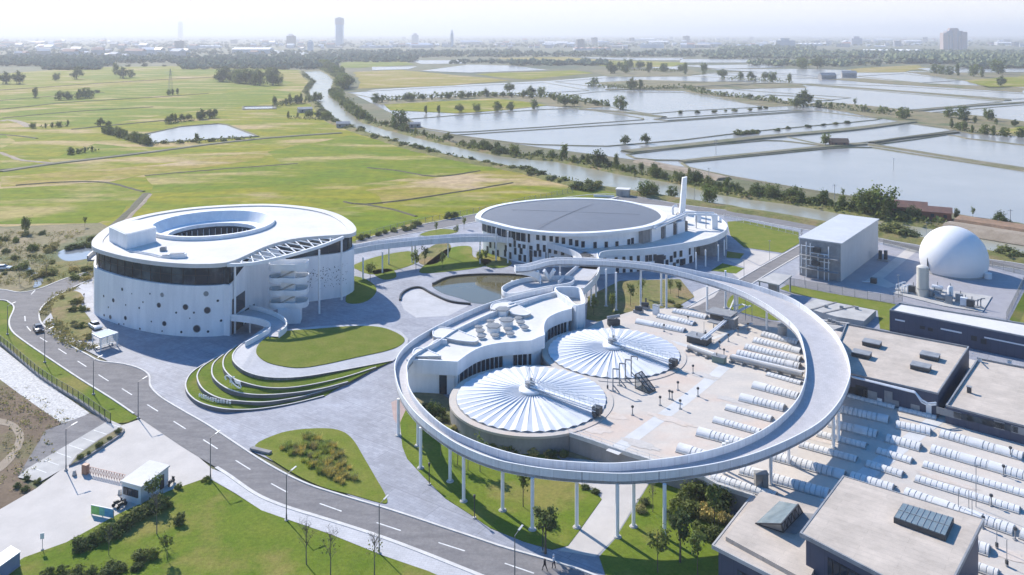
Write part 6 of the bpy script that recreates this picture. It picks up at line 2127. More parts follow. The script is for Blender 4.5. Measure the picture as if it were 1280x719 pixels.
# cylinder and skid
p = G(1153.5, 370, .3)
t = thing('storage_cylinder', 'tall cream cylinder tank on the equipment slab in front of the gas holder', 'tank', p)
M_cream = mat('cream_paint', (.62, .59, .52), .55, c2=(.54, .51, .45), scale=.4, stretch=(1, 1, .3))
MB().lathe([(0, 8.3), (1.2, 8.15), (1.55, 7.9), (1.55, 0)], p, 28).build('shell', M_cream, t, smooth=40)
MB().lathe([(1.75, 2.1), (1.75, 2.2), (1.57, 2.2)], p, 28).build('band', M_steelgrey, t)
mb = MB()
for k in range(14):
    mb.bar(p + Vector((.3, -1.75, .5 + .55 * k)), p + Vector((.8, -1.7, .5 + .55 * k)), .05, .05)
mb.bar(p + Vector((.3, -1.75, 0)), p + Vector((.3, -1.75, 8.2)), .06, .06).bar(p + Vector((.8, -1.7, 0)), p + Vector((.8, -1.7, 8.2)), .06, .06)
mb.build('ladder', M_steelgrey, t)
MB().box(p + Vector((1.5, -.7, 0)), (1.6, 1.4, 1.9), GA).build('pump_housing', M_steelgrey, t)
slab = GP([(1113, 366), (1128, 356), (1148, 358), (1190, 364), (1240, 371), (1228, 390.5), (1180, 383)], .3)
tag(MB().prism(slab, .1, .42).build('equipment_slab', M_concrete), 'pale concrete slab carrying the cream cylinder and the biogas equipment', 'slab')
rs = random.Random(5)
for i, (u, v) in enumerate(((1124, 363), (1131, 366), (1140, 366.5), (1168, 371), (1176, 376), (1188, 372.5), (1186, 379), (1199, 377.5), (1205, 383), (1213, 385), (1222, 384), (1172, 364))):
    p = G(u, v, .42)
    lab = ('white pipe bend at the left end of the equipment slab', 'pair of white elbows second from the left on the equipment slab', 'dark low pump just left of the cream cylinder', 'grey pump right beside the cream cylinder', 'blue-grey blower in the middle of the equipment slab',
           'tall pale filter vessel at the middle of the equipment slab', 'grey control box at the front of the equipment slab', 'grey finned cooler right of the filter vessel', 'white vertical panel near the right part of the equipment slab', 'dark blower near the right end of the equipment slab', 'thin pipe stand at the right end of the equipment slab', 'white horizontal drum behind the equipment slab machines')[i]
    t = thing('biogas_unit', lab, 'equipment', p, 'machines on the equipment slab')
    m_ = M_darksteel if 'dark' in lab else (M_metalwhite if 'white' in lab or 'pale' in lab else M_steelgrey)
    MB().box(p, (2.0, 1.4, .35), GA).build('skid', M_concrete, t)
    q = p + Vector((0, 0, .35))
    if i in (0, 1, 10):
        mb = MB()
        for k in range(3):
            o = Vector((k * .6 - .6, k * -.4 + .4, 0))
            mb.ptube([q + o, q + o + Vector((0, 0, 1.2 + .4 * k)), q + o + Vector((.8, -.6, 1.4 + .4 * k))], .14, n=8)
        mb.build('pipe', m_, t)
    elif i in (5,):
        MB().lathe([(0, 3.0), (.5, 2.8), (.7, 2.4), (.7, 0)], q, 16).build('vessel', m_, t, smooth=40)
        MB().tube(q + Vector((0, 0, 2.8)), q + Vector((0, 0, 3.6)), .12).build('outlet', M_steelgrey, t)
    elif i in (11, 3, 4):
        MB().tube(q + Vector((-1.1, .8, .7)), q + Vector((1.1, -.8, .7)), .6, n=14).build('drum', m_, t, smooth=40)
        MB().tube(q + Vector((0, 0, 1.2)), q + Vector((0, 0, 2.2)), .12).build('outlet', M_steelgrey, t)
    else:
        MB().box(q, (1.7, 1.1, rs.uniform(1.1, 2.0)), GA).build('casing', m_, t)
        MB().tube(q + Vector((.5, .2, 1)), q + Vector((.5, .2, 2.6)), .11).build('outlet', M_steelgrey, t)
# ------------------------------------------------------------------ plants
def leafmesh(seed, nc, per, rx, rz, cz, leaf, m_, name='crown', flat=0.0, lobes=True):
    rr = random.Random(seed)
    mb = MB()
    cl = []
    for i in range(nc):
        while True:
            p = Vector((rr.uniform(-1, 1), rr.uniform(-1, 1), rr.uniform(-1, 1)))
            if 0.25 < p.length < 1:
                break
        p *= rr.uniform(.75, 1.12)
        cl.append((Vector((p.x * rx, p.y * rx, cz + p.z * rz)), rr.uniform(.22, .42)))
    for c, cr_ in cl:
        for k in range(per):
            d = Vector((rr.gauss(0, .5), rr.gauss(0, .5), rr.gauss(0, .42)))
            p = c + Vector((d.x * rx * cr_ * 1.4, d.y * rx * cr_ * 1.4, d.z * rz * cr_ * 1.4))
            n_ = (d + Vector((rr.uniform(-.8, .8), rr.uniform(-.8, .8), rr.uniform(-.3, 1.1))))
            if n_.length < .05:
                n_ = Vector((0, 0, 1))
            n_.normalize()
            a = n_.orthogonal().normalized()
            a.rotate(Matrix.Rotation(rr.uniform(0, 2 * PI), 3, n_))
            b = n_.cross(a)
            s = leaf * rr.uniform(.6, 1.35)
            mb.add([p - a * s - b * s * .6, p + a * s * .3 - b * s * .8, p + a * s + b * s * .5, p - a * s * .35 + b * s * .8], [(0, 1, 2, 3)])
    return mb.mesh(name, m_)


def trunkmesh(seed, h, r, spread, nl=6, name='trunk', m_=None, sub=0, top=1.0):
    rr = random.Random(seed)
    mb = MB()
    pts = [Vector((0, 0, 0))]
    for k in range(1, 5):
        pts.append(Vector((rr.uniform(-.1, .1) * r * 4, rr.uniform(-.1, .1) * r * 4, h * top * k / 4)))
    for k in range(4):
        mb.tube(pts[k], pts[k + 1], r * (1 - k * .2), r * (1 - (k + 1) * .2), n=7)
    for i in range(nl):
        z = h * rr.uniform(.38, .85) * top
        a = rr.uniform(0, 2 * PI)
        e = Vector((math.cos(a) * spread * rr.uniform(.5, 1), math.sin(a) * spread * rr.uniform(.5, 1), z + h * rr.uniform(.15, .38)))
        s = Vector((0, 0, z))
        m = s.lerp(e, .5) + Vector((0, 0, h * .04))
        mb.tube(s, m, r * .42, r * .26, n=5)
        mb.tube(m, e, r * .26, r * .08, n=5)
        for q in range(sub):
            t = rr.uniform(.2, 1)
            b0 = m.lerp(e, t)
            b1 = b0 + Vector((rr.uniform(-1, 1), rr.uniform(-1, 1), rr.uniform(.2, 1.2))) * h * .11
            mb.tube(b0, b1, r * .14, r * .04, n=4, caps=False)
    return mb.mesh(name, m_ or M_bark)


PROTO = {
    'broad': [(trunkmesh(s, 6.0, .24, 2.2), leafmesh(s, 24, 50, 3.5, 3.3, 3.9, .32, [M_leafA, M_leafB][s % 2])) for s in range(4)],
    'tall': [(trunkmesh(10 + s, 9.0, .22, 1.6), leafmesh(10 + s, 22, 46, 2.3, 4.7, 5.4, .32, [M_leafB, M_leafD][s % 2])) for s in range(3)],
    'young': [(trunkmesh(20 + s, 5.2, .08, 1.1, sub=2), leafmesh(20 + s, 13, 24, 1.25, 1.7, 4.3, .19, M_leafB)) for s in range(3)],
    'bare': [(trunkmesh(30 + s, 6.2, .09, 1.25, nl=13, sub=7, m_=M_twig), leafmesh(30 + s, 10, 5, 1.2, 1.6, 4.3, .13, M_leafD)) for s in range(3)],
    'palm': [(trunkmesh(40 + s, 5.4, .17, .9, nl=5, top=.95), leafmesh(40 + s, 13, 55, 1.3, 1.6, 4.9, .17, M_leafA)) for s in range(2)],
}
BUSH = {
    'dark': [leafmesh(60 + s, 16, 80, 1.1, 1.0, .9, .12, M_leafA, 'shrub') for s in range(3)],
    'mid': [leafmesh(65 + s, 16, 80, 1.1, 1.0, .9, .12, M_leafB, 'shrub') for s in range(3)],
    'olive': [leafmesh(75 + s, 16, 75, 1.1, .9, .85, .12, M_leafD, 'shrub') for s in range(3)],
    'dry': [leafmesh(70 + s, 16, 80, 1.05, .9, .85, .11, M_leafC, 'shrub') for s in range(3)],
    'ball': [leafmesh(80, 26, 40, 1.15, 1.1, 1.15, .16, M_leafA, 'shrub')],
}


def reedmesh(seed, m_):
    rr = random.Random(seed)
    mb = MB()
    for i in range(150):
        a = rr.uniform(0, 2 * PI)
        q = rr.uniform(0, .8)
        b = Vector((math.cos(a) * q, math.sin(a) * q, 0))
        h = rr.uniform(.7, 1.6)
        t = b + Vector((math.cos(a) * h * rr.uniform(.1, .6), math.sin(a) * h * rr.uniform(.1, .6), h))
        w = Vector((-math.sin(a), math.cos(a), 0)) * rr.uniform(.03, .06)
        m = b.lerp(t, .55) + Vector((0, 0, h * .15))
        mb.add([b - w, b + w, m + w * .8, t, m - w * .8], [(0, 1, 2, 4), (4, 2, 3)])
    return mb.mesh('grass_clump', m_)


REED = [reedmesh(1, mat('reed_straw', (.50, .45, .17), .9, island=.3, transl=.2)), reedmesh(2, mat('reed_olive', (.36, .42, .12), .9, island=.3, transl=.2)), reedmesh(3, mat('reed_brown', (.42, .35, .18), .9, island=.3, transl=.15))]
rt = random.Random(77)
NT = [0, 0]


def tree(kind, p, h, label, group=None, cat='tree'):
    """h: height in metres"""
    base = {'broad': 7.6, 'tall': 10.3, 'young': 6.0, 'bare': 7.0, 'palm': 6.5}[kind]
    tm, cm = rt.choice(PROTO[kind])
    s = h / base
    t = thing({'palm': 'palm_tree', 'young': 'young_tree', 'bare': 'bare_tree'}.get(kind, 'broadleaf_tree'), label, cat, (p[0], p[1], p[2] if len(p) > 2 else 0), group, rt.uniform(0, 6.28))
    t.scale = (s * rt.uniform(.88, 1.15), s * rt.uniform(.88, 1.15), s)
    inst('trunk', tm, t)
    inst('crown', cm, t)
    NT[0] += 1
    return t


def bush(kind, p, h, label, group=None, wide=1.0, name='shrub', z=None):
    me = rt.choice(BUSH[kind])
    s = h / (2.2 if kind == 'ball' else 1.9)
    o = inst(name, me, None, (p[0], p[1], (p[2] if len(p) > 2 else 0) - .05), rt.uniform(0, 6.28), (s * wide * rt.uniform(.85, 1.2), s * wide * rt.uniform(.85, 1.2), s))
    NT[1] += 1
    return tag(o, label, 'shrub', group)


def clump(kind, p, h, label, group=None):
    me = REED[kind]
    s = h / 1.6
    o = inst('grass_clump', me, None, (p[0], p[1], p[2] if len(p) > 2 else 0.2), rt.uniform(0, 6.28), (s * 1.2, s * 1.2, s))
    return tag(o, label, 'ornamental grass', group)


def along(path, step, jit):
    for p in resample(path, step):
        yield Vector((p[0] + rt.uniform(-jit, jit), p[1] + rt.uniform(-jit, jit), 0))


# belt on the far bank of the river
far_bank = [p for p in offset(RR, 5.5)]
test = far_bank[len(far_bank) // 2]
if test.y < RR[len(RR) // 2].y:
    far_bank = [p for p in offset(RR, -5.5)]
segs = {'upper reach of the far river bank': (440, 560, 9, 5.0), 'middle reach of the far river bank': (560, 850, 4.6, 5.2), 'lower reach of the far river bank': (850, 1165, 2.7, 5.8)}
for nm, (u0, u1, step, h0) in segs.items():
    part_ = [p for p in far_bank if u0 <= 640 + p.x * F / p.y < u1]
    if len(part_) < 2:
        continue
    for p in along(part_, step, 2.6):
        u = 640 + p.x * F / p.y
        q = p + Vector((0, rt.uniform(-2, 7), 0))
        k = rt.random()
        hb = h0 * rt.uniform(.55, 1.15)
        if 730 < u < 775 or 700 < u < 728 or 1075 < u < 1110:
            hb *= 1.45
        if k < .62:
            tree(rt.choice(('broad', 'broad', 'tall')), q, hb * 1.15, 'bushy green tree on the ' + nm, 'trees on the ' + nm)
        else:
            bush(rt.choice(('dark', 'mid', 'olive')), q, hb * .7, 'thick shrub between trees on the ' + nm, 'shrubs on the ' + nm, 1.5)
def scrubstrip(mb, path, d0, d1, dens, h, rr):
    nn = normals2d(path)
    for i in range(len(path) - 1):
        a, b = path[i], path[i + 1]
        for k in range(int((b - a).length * dens) + 1):
            c = a.lerp(b, rr.random()) + Vector((nn[i].x, nn[i].y, 0)) * rr.uniform(d0, d1)
            hh = h * rr.uniform(.4, 1.2)
            for q in range(7):
                p = c + Vector((rr.uniform(-1, 1) * hh * .7, rr.uniform(-1, 1) * hh * .7, hh * rr.uniform(.1, .9)))
                s_ = hh * rr.uniform(.14, .3)
                n_ = Vector((rr.uniform(-1, 1), rr.uniform(-1, 1), rr.uniform(-.2, 1.2))).normalized()
                x = n_.orthogonal().normalized() * s_
                y = n_.cross(x) * .8
                mb.add([p + x, p + y, p - x, p - y], [(0, 1, 2, 3)])


rq = random.Random(9)
sgn = 1 if far_bank[5].y > RR[5].y or far_bank[5].x > RR[5].x else -1
mb = MB()
for (u0, u1, dn, hh, wd) in ((415, 560, .55, 3.6, 12), (560, 860, 1.3, 3.2, 9), (860, 1180, 2.6, 3.2, 9)):
    P = resample([p for p in RR if u0 <= 640 + p.x * F / p.y < u1], 5)
    s_ = 1 if offset(P, 1)[3].y > P[3].y else -1
    scrubstrip(mb, P, 1.0 * s_, wd * s_, dn, hh, rq)
o = mb.build('bank_scrub', M_leafA, kind='stuff')
o['label'] = 'dense scrub covering the far bank of the river'
mb = MB()
P = resample([p for p in RL if 370 <= 640 + p.x * F / p.y < 730], 5)
s_ = -1 if offset(P, 1)[3].y > P[3].y else 1
scrubstrip(mb, P, 1.0 * s_, 6 * s_, .28, 2.4, rq)
for px in ([(467, 127), (540, 123), (613, 120.5), (692, 122.5), (760, 133)], [(128, 165), (150, 171), (170, 177), (188, 182)], [(207, 156), (240, 151), (272, 147)], [(72, 125.5), (118, 123)], [(274, 102), (350, 106)], [(855, 111), (885, 118), (935, 124), (990, 131), (1060, 138), (1135, 146)],
           [(1190, 160), (1215, 166), (1278, 172)], [(345, 133), (398, 126)], [(188, 181), (250, 178), (320, 174)], [(86, 193), (118, 190)], [(40, 161), (88, 158.5)], [(760, 88), (850, 90)], [(900, 99), (990, 104)], [(735, 108), (800, 112), (850, 111)], [(400, 86), (430, 104), (418, 118), (430, 130), (450, 148)], [(360, 148), (412, 151)]):
    P = resample(spl(GP(px), 5), 5)
    scrubstrip(mb, P, -3, 3, .55 if P[0].y < 1000 else .4, 3.0 if P[0].y < 800 else 6.0, rq)
wm = MB()
for k in range(420):
    u, v = rq.uniform(-15, 122), rq.uniform(290, 356)
    if not (66 < u < 126 and 304 < v < 332):
        p = G(u, v)
        scrubstrip(wm, [p, p + Vector((1.5, .5, 0))], -2, 2, 2, rq.uniform(.5, 1.1), rq)
scrubstrip(wm, resample(spl(GP([(58, 404), (68, 420), (88, 433), (108, 440)]), 5), 1), -.5, 2.8, 9, 1.1, rq)
scrubstrip(wm, resample(spl(GP([(100, 362), (80, 368), (66, 380), (60, 394)]), 5), 1), -2.2, .5, 7, .8, rq)
for px in ([(0, 485), (28, 505), (70, 535)], [(0, 500), (30, 520), (55, 540)], [(40, 545), (38, 575), (20, 600)], [(0, 545), (10, 560), (2, 572)], [(0, 615), (22, 606), (38, 600)]):
    scrubstrip(wm, resample(spl(GP(px), 5), 2), -3.5, 3.5, 3.2, .7, rq)
o = wm.build('weeds', M_leafC, kind='stuff')
o['label'] = 'dry weeds and scrub over the rough ground on the left'
o = mb.build('hedge_scrub', M_leafD, kind='stuff')
o['label'] = 'scrub along the hedges and banks of the fields and ponds'
# scrub on the near bank
near_bank = offset(RL, -3.5)
if near_bank[len(near_bank) // 2].y > RL[len(RL) // 2].y:
    near_bank = offset(RL, 3.5)
nb = [p for p in near_bank if 380 <= 640 + p.x * F / p.y < 725]
for p in along(nb, 9, 2.2):
    u = 640 + p.x * F / p.y
    if rt.random() < .78:
        bush(rt.choice(('dark', 'olive', 'olive', 'mid')), p, rt.uniform(2.0, 4.2), 'olive shrub on the field side bank of the river', 'shrubs on the near river bank', 1.5)
for (u, v, h, lab) in ((734, 238, 5.6, 'largest rounded shrub between the river and the oval building'), (745, 236, 4.5, 'grey-green shrub right beside the largest one by the river'), (722, 237, 4.0, 'shrub at the field corner left of the largest riverside shrub')):
    bush('olive', G(u, v), h, lab, None, 1.3)
for (u, v, h, lab) in ((806, 246, 7.0, 'dark round tree on the river lawn left of the chimney'), (818, 245, 5.5, 'smaller dark tree next to the round one behind the oval building'), (887, 254.5, 7.6, 'dark round tree standing alone right of the chimney by the river road'), (840, 247, 5.0, 'low dark tree just left of the chimney top')):
    tree('broad', G(u, v), h, lab)
for (u, v, h, w, lab) in ((1118, 294, 4.6, 1.8, 'wide willow-like shrub on the near bank behind the metal shed'), (1136, 297.5, 4.0, 1.6, 'pale willow-like shrub on the near bank between shed and gas holder'), (1108, 291, 3.8, 1.5, 'grey-green shrub on the near bank just right of the shed roof'),
                          (1257, 321, 3.6, 1.8, 'wide shrub on the near bank right of the gas holder'), (1271, 323, 3.4, 1.6, 'shrub at the right edge of the photo on the near bank')):
    bush('olive', G(u, v), h, lab, None, w)
for (u, v, h, k, lab) in ((1103, 272, 12, 'broad', 'tallest bushy tree on the far bank, left of the red brick house'), (1083, 269, 10.5, 'broad', 'grey-green tree beside the tallest one on the far bank'), (1196, 275, 4.5, 'tall', 'dark small tree at the right end of the red brick house'),
                          (1251.5, 284, 5.8, 'broad', 'lone round tree on the cut earth bank by the big pond'), (1216, 273, 4.2, 'young', 'thin small tree standing in front of the big pond near the cut bank'), (1053.5, 249, 4.5, 'young', 'thin lone tree seen against the big pond behind the shed')):
    tree(k, G(u, v), h, lab)
# trees between ponds and in the fields
LONE = [(500, 161, 14, 'broad', 'large dark tree where the hedge meets the river'), (637, 116.5, 13, 'broad', 'lone dark tree on the bank of the long upper pond'), (775.5, 137, 13, 'broad', 'lone round tree on the pond bank mirrored in the water'), (664, 120, 12, 'broad', 'broad clump tree on the pond bank, left'), (676, 120.5, 11, 'broad', 'broad clump tree on the pond bank, right'),
        (532, 142.5, 8, 'tall', 'first small tree of the row below the yellow field'), (548, 142, 8, 'tall', 'second small tree of the row below the yellow field'), (574, 141, 8, 'broad', 'third small tree of the row below the yellow field'), (596, 140, 8, 'broad', 'fourth small tree of the row below the yellow field'), (622, 139, 9, 'broad', 'fifth small tree of the row below the yellow field'), (638, 138, 8, 'broad', 'sixth small tree of the row below the yellow field'), (668, 136, 9, 'broad', 'last small tree of the row below the yellow field'),
        (705, 133, 11, 'broad', 'left one of the two bushy trees at the yellow field corner'), (718, 133, 9, 'broad', 'right one of the two bushy trees at the yellow field corner'), (743, 107, 11, 'broad', 'small tree at the corner of two upper ponds'), (789, 112.5, 15, 'broad', 'left one of two trees behind the middle pond'), (801, 112, 14, 'tall', 'right one of two trees behind the middle pond'),
        (782, 180.5, 6, 'broad', 'first tree on the low bank between the big ponds'), (807, 180, 7, 'broad', 'second tree on the low bank between the big ponds'), (1031.5, 181, 7.5, 'broad', 'small tree beside the brown boathouse'), (1004, 133, 16, 'broad', 'dark tree on the bank in the middle of the right ponds'), (1069, 135, 9, 'young', 'thin tree on the bank right of the middle ponds'),
        (996, 134, 10, 'broad', 'smaller tree left of the dark one amid the right ponds'), (1129, 149, 10, 'broad', 'tree at the right end of the hedge between ponds'), (1186, 147, 9, 'broad', 'left tree of the trio on the right bank'), (1203, 149, 11, 'broad', 'middle tree of the trio on the right bank'), (1236, 151, 10, 'broad', 'right tree of the trio on the right bank'),
        (1003, 86, 22, 'broad', 'tall dark tree left of a pair far beyond the ponds'), (1022, 86, 24, 'broad', 'tall dark tree right of a pair far beyond the ponds'), (1248, 93, 26, 'broad', 'big dark tree at the left of the far right field'), (1251, 108, 14, 'broad', 'dark tree at the near edge of the far right field'), (856, 93, 22, 'tall', 'upright tree by the far ponds'), (880, 94, 22, 'tall', 'two-topped upright tree by the far ponds'),
        (44, 122.5, 12, 'tall', 'lone tree standing in the left fields'), (96, 99, 20, 'broad', 'rounded far tree in the left fields'), (145, 93.5, 22, 'tall', 'slim far tree in the left fields'), (154, 98, 18, 'broad', 'far tree right of the slim one in the left fields'), (164, 97, 13, 'broad', 'smaller far tree in the left fields'), (24, 105, 18, 'broad', 'far tree clump at the left edge'), (8, 105, 17, 'broad', 'far tree at the very left edge'), (70, 101, 12, 'broad', 'low far tree in the left fields'),
        (246, 178, 6.5, 'tall', 'lone tree on the bank in front of the left pond'), (125, 158, 6.5, 'broad', 'small tree on the ditch left of the pond'), (136, 159, 5, 'broad', 'low tree on the ditch beside the small one')]
for u, v, h, k, lab in LONE:
    tree(k, G(u, v), h, lab)
ROWS = [([(469, 128.5), (540, 125), (613, 121.5), (690, 123)], 11, 8.5, 'tree in the dark hedge behind the yellow field by the river'),
        ([(690, 125), (725, 131), (760, 133)], 9, 6, 'bush tree in the hedge between two ponds'),
        ([(130, 166), (150, 171), (170, 177), (187, 182)], 4.5, 6.0, 'dark tree of the slanting hedge left of the pond'),
        ([(207, 155), (225, 152), (250, 149.5), (270, 147)], 7, 7.5, 'tree on the far bank of the left pond'),
        ([(76, 125), (92, 124.5), (115, 122)], 8, 11, 'tree of the compact grove in the left fields'),
        ([(209, 119), (222, 118.5)], 7, 8, 'tree round the foot of the far pylon'),
        ([(42, 161), (62, 160), (86, 158)], 6, 5.0, 'low tree of the scrubby island in the left fields'),
        ([(88, 193), (102, 192), (116, 190)], 4.5, 4.2, 'low tree of the dark thicket in the green field'),
        ([(274, 102), (300, 104), (325, 107), (350, 106)], 13, 19, 'tree of the large grove near the river bend'),
        ([(283, 96), (310, 97), (345, 99)], 18, 17, 'tree at the back of the grove near the river bend'),
        ([(345, 133), (365, 131), (385, 128), (396, 126)], 10, 10, 'tree on the near river bank above the bend'),
        ([(362, 148), (385, 147), (410, 150)], 8, 6, 'tree by the farmyard at the river bend'),
        ([(405, 84), (420, 93), (432, 104), (430, 112)], 16, 16, 'tall tree on the outer bank of the river bend'),
        ([(415, 118), (425, 128), (440, 142), (452, 150)], 9, 8, 'tree on the outer bank below the river bend'),
        ([(855, 110), (880, 118), (935, 124), (985, 131)], 36, 7, 'tree of the long hedge crossing the right ponds'),
        ([(1020, 134), (1060, 138), (1100, 141), (1130, 145)], 24, 7, 'tree of the hedge between the right ponds'),
        ([(1190, 160), (1215, 166), (1245, 170), (1275, 172)], 8, 7, 'tree of the thick hedge by the right green plot'),
        ([(1205, 153), (1235, 156), (1265, 158)], 12, 7, 'tree of the hedge behind the right green plot'),
        ([(1165, 92), (1195, 95), (1230, 97)], 28, 20, 'tree of the far hedge left of the right field'),
        ([(760, 84), (800, 87), (850, 90), (760, 92)], 38, 18, 'tree of the far copse behind the middle ponds'),
        ([(905, 98), (950, 100), (985, 103)], 28, 16, 'tree of the far copse among the right ponds')]
for px, step, h, lab in ROWS:
    for p in along(GP(px), step, step * .25):
        tree(rt.choice(('broad', 'broad', 'tall')), p, h * rt.uniform(.7, 1.15), lab, lab.replace('tree of', 'trees of', 1))
for (px, step, h, lab) in (([(100, 118), (120, 116)], 9, 3, 'low scrub beside the compact grove'), ([(185, 180), (210, 179), (260, 177), (300, 175)], 9, 2.2, 'low shrub on the near bank of the left pond'), ([(855, 142), (905, 140), (960, 136)], 14, 2.6, 'low shrub on the bank between two ponds'),
                           ([(950, 165), (990, 161), (1060, 155)], 16, 2.6, 'low shrub on the wide bank between the big ponds'), ([(925, 168.5), (945, 167)], 4, 4, 'reedy shrub at the corner of the big ponds'), ([(120, 84), (200, 83), (260, 82)], 30, 6, 'far shrub at the back of the left fields')):
    for p in along(GP(px), step, step * .3):
        bush(rt.choice(('dark', 'olive')), p, h * rt.uniform(.7, 1.2), lab, lab + 's', 1.5)
# wetland scrub on the left
for i in range(46):
    u, v = rt.uniform(-10, 118), rt.uniform(292, 352)
    if 70 < u < 122 and 306 < v < 330:
        continue
    bush(rt.choice(('olive', 'dry', 'olive', 'mid')), G(u, v), rt.uniform(.8, 2.4), 'scrubby olive bush on the wetland left of the round hall', 'wetland bushes', 1.2)
for (u, v, h, k, lab) in ((32, 292, 6.5, 'tall', 'tallest thin tree at the edge of the green field on the left'), (24, 355, 5, 'bare', 'bare small tree beside the little stream on the left'), (58, 348, 4.5, 'bare', 'bare small tree right of the little stream'), (106, 284, 4, 'young', 'thin tree by the ditch left of the roof box')):
    tree(k, G(u, v), h, lab)
for u, v in ((88, 312), (98, 310), (108, 309), (116, 309)):
    bush('dark', G(u, v), 1.9, 'dark bush on the bank of the small pond left of the hall', 'pond bank bushes', 1.6)
for i in range(11):
    u, v = rt.uniform(66, 112), rt.uniform(372, 424)
    bush(rt.choice(('dry', 'olive', 'mid')), G(u, v, .2), rt.uniform(.8, 1.8), 'shaggy roadside bush between the road and the round hall', 'roadside bushes', 1.2)
# ornamental grasses of the island bed
poly2 = GP([(345, 560), (385, 548), (415, 552), (432, 572), (446, 598), (440, 612), (420, 606), (395, 590), (362, 572)])
bx0, bx1 = min(p.x for p in poly2), max(p.x for p in poly2)
by0, by1 = min(p.y for p in poly2), max(p.y for p in poly2)


def inside(p, P):
    c = False
    j = len(P) - 1
    for i in range(len(P)):
        if (P[i].y > p[1]) != (P[j].y > p[1]) and p[0] < (P[j].x - P[i].x) * (p[1] - P[i].y) / (P[j].y - P[i].y) + P[i].x:
            c = not c
        j = i
    return c


cnt = 0
while cnt < 95:
    p = Vector((rt.uniform(bx0, bx1), rt.uniform(by0, by1), .25))
    if inside(p, poly2):
        k = 0 if p.x > (bx0 + bx1) / 2 + 2 else rt.choice((0, 1, 1, 1, 2))
        nm = ('straw-coloured', 'olive', 'brown')[k]
        clump(k, p, rt.uniform(.6, 1.1), nm + ' clump of tall grass in the island bed by the road', nm + ' grass clumps in the island bed')
        cnt += 1
tag(MB().bar(G(314, 560, .45), G(338, 566, .45), .8, .35).build('stone_slab', M_wallgrey), 'long dark stone slab lying at the left tip of the island bed', 'stone')
# rough planting along the tank wall inside the ring
for i in range(34):
    t = rt.random()
    pth_ = spl(GP([(520, 505), (545, 525), (575, 545), (620, 562), (670, 570), (705, 572)]), 6)
    p = pth_[int(t * (len(pth_) - 1))] + Vector((rt.uniform(-1.5, 1.5), rt.uniform(-1, 2.2), .2))
    bush(rt.choice(('dry', 'olive', 'dark')), p, rt.uniform(.7, 1.5), 'low rough bush between the ring and the tank wall', 'bushes below the tank wall')
for (u, v, h, lab) in ((545, 519, 2.6, 'bright green bush inside the ring below the white reception wall'), (599, 545, 2.9, 'bright green bush against the nearer tank wall')):
    bush('mid', G(u, v, .2), h, lab)
YT = [('young', 654, 634, 6.2, 'thin young tree on the lawn left of the palm under the ring'), ('palm', 682, 692, 6.8, 'dark palm-like tree between two ring columns'), ('young', 572, 582, 5.6, 'young tree half hidden by the ring left of the tank'), ('bare', 585, 588, 5.6, 'dark thin tree beside the paired ring columns'),
      ('young', 600, 590, 5.5, 'young tree close behind the ring column at the lawn'), ('bare', 551, 570, 5.2, 'thin tree at the left end of the ring lawn'),
      ('bare', 816, 640, 4.8, 'thin tree beside the shrubs right of the pale path'), ('young', 822, 716, 6.6, 'light green tree nearest the path on the right lawn'), ('palm', 850, 703, 6.8, 'darker full tree in the middle of the right lawn'), ('young', 872, 722, 6.4, 'dark green tree next to the low building eaves'), ('young', 893, 660, 6.5, 'slender tree between the shrubs and the low wing'),
      ('bare', 383, 706, 6.4, 'left bare tree on the front lawn'), ('bare', 413, 722, 6.8, 'middle bare tree on the front lawn'), ('bare', 468, 722, 6.6, 'right bare tree on the front lawn beside a street lamp'), ('young', 209, 700, 3.8, 'small leafy tree on the grass slope below the guard booth'), ('bare', 196, 668, 6.4, 'bare staked tree beside the hedge at the guard booth'),
      ('young', 190, 633, 5.0, 'pale young tree in front of the guard booth side wall'), ('bare', 136, 694, 4.0, 'staked sapling below the hedge'),
      ('young', 462.6, 352.7, 6.2, 'young tree by the curved edge between hall and garden'), ('young', 520, 338, 6.0, 'tall young tree under the footbridge'), ('young', 531, 332, 5.6, 'young tree right of the footbridge columns'), ('young', 553, 336, 5.0, 'young tree in the wedge of garden lawn'), ('young', 600, 334, 5.2, 'young tree at the left end of the oval building'), ('young', 527, 312, 5, 'young tree behind the footbridge by the back road'),
      ('young', 570, 297, 4.6, 'young tree at the back road bend'), ('young', 545, 292, 4.2, 'first young tree on the back road verge'), ('young', 580, 286, 4.2, 'young tree on the verge left of the oval roof'), ('young', 606, 330, 4.6, 'slim tree by the pale loop path'),
      ('young', 788, 382, 6.0, 'light tree in the shade behind the farther tank'), ('young', 803, 372, 5.4, 'tree below the ring near the oval building corner'), ('young', 848, 372, 4.6, 'pale-topped young tree under the far side of the ring'), ('young', 742, 394, 4.6, 'small tree beside the stair well'), ('young', 766, 392, 5, 'tree between the paired ring columns behind the tank'), ('young', 838, 368, 4.2, 'small tree left of the pale-topped one'), ('bare', 1002, 300, 4, 'thin tree at the road corner by the shed')]
for k, u, v, h, lab in YT:
    tree(k, G(u, v, .2), h, lab)
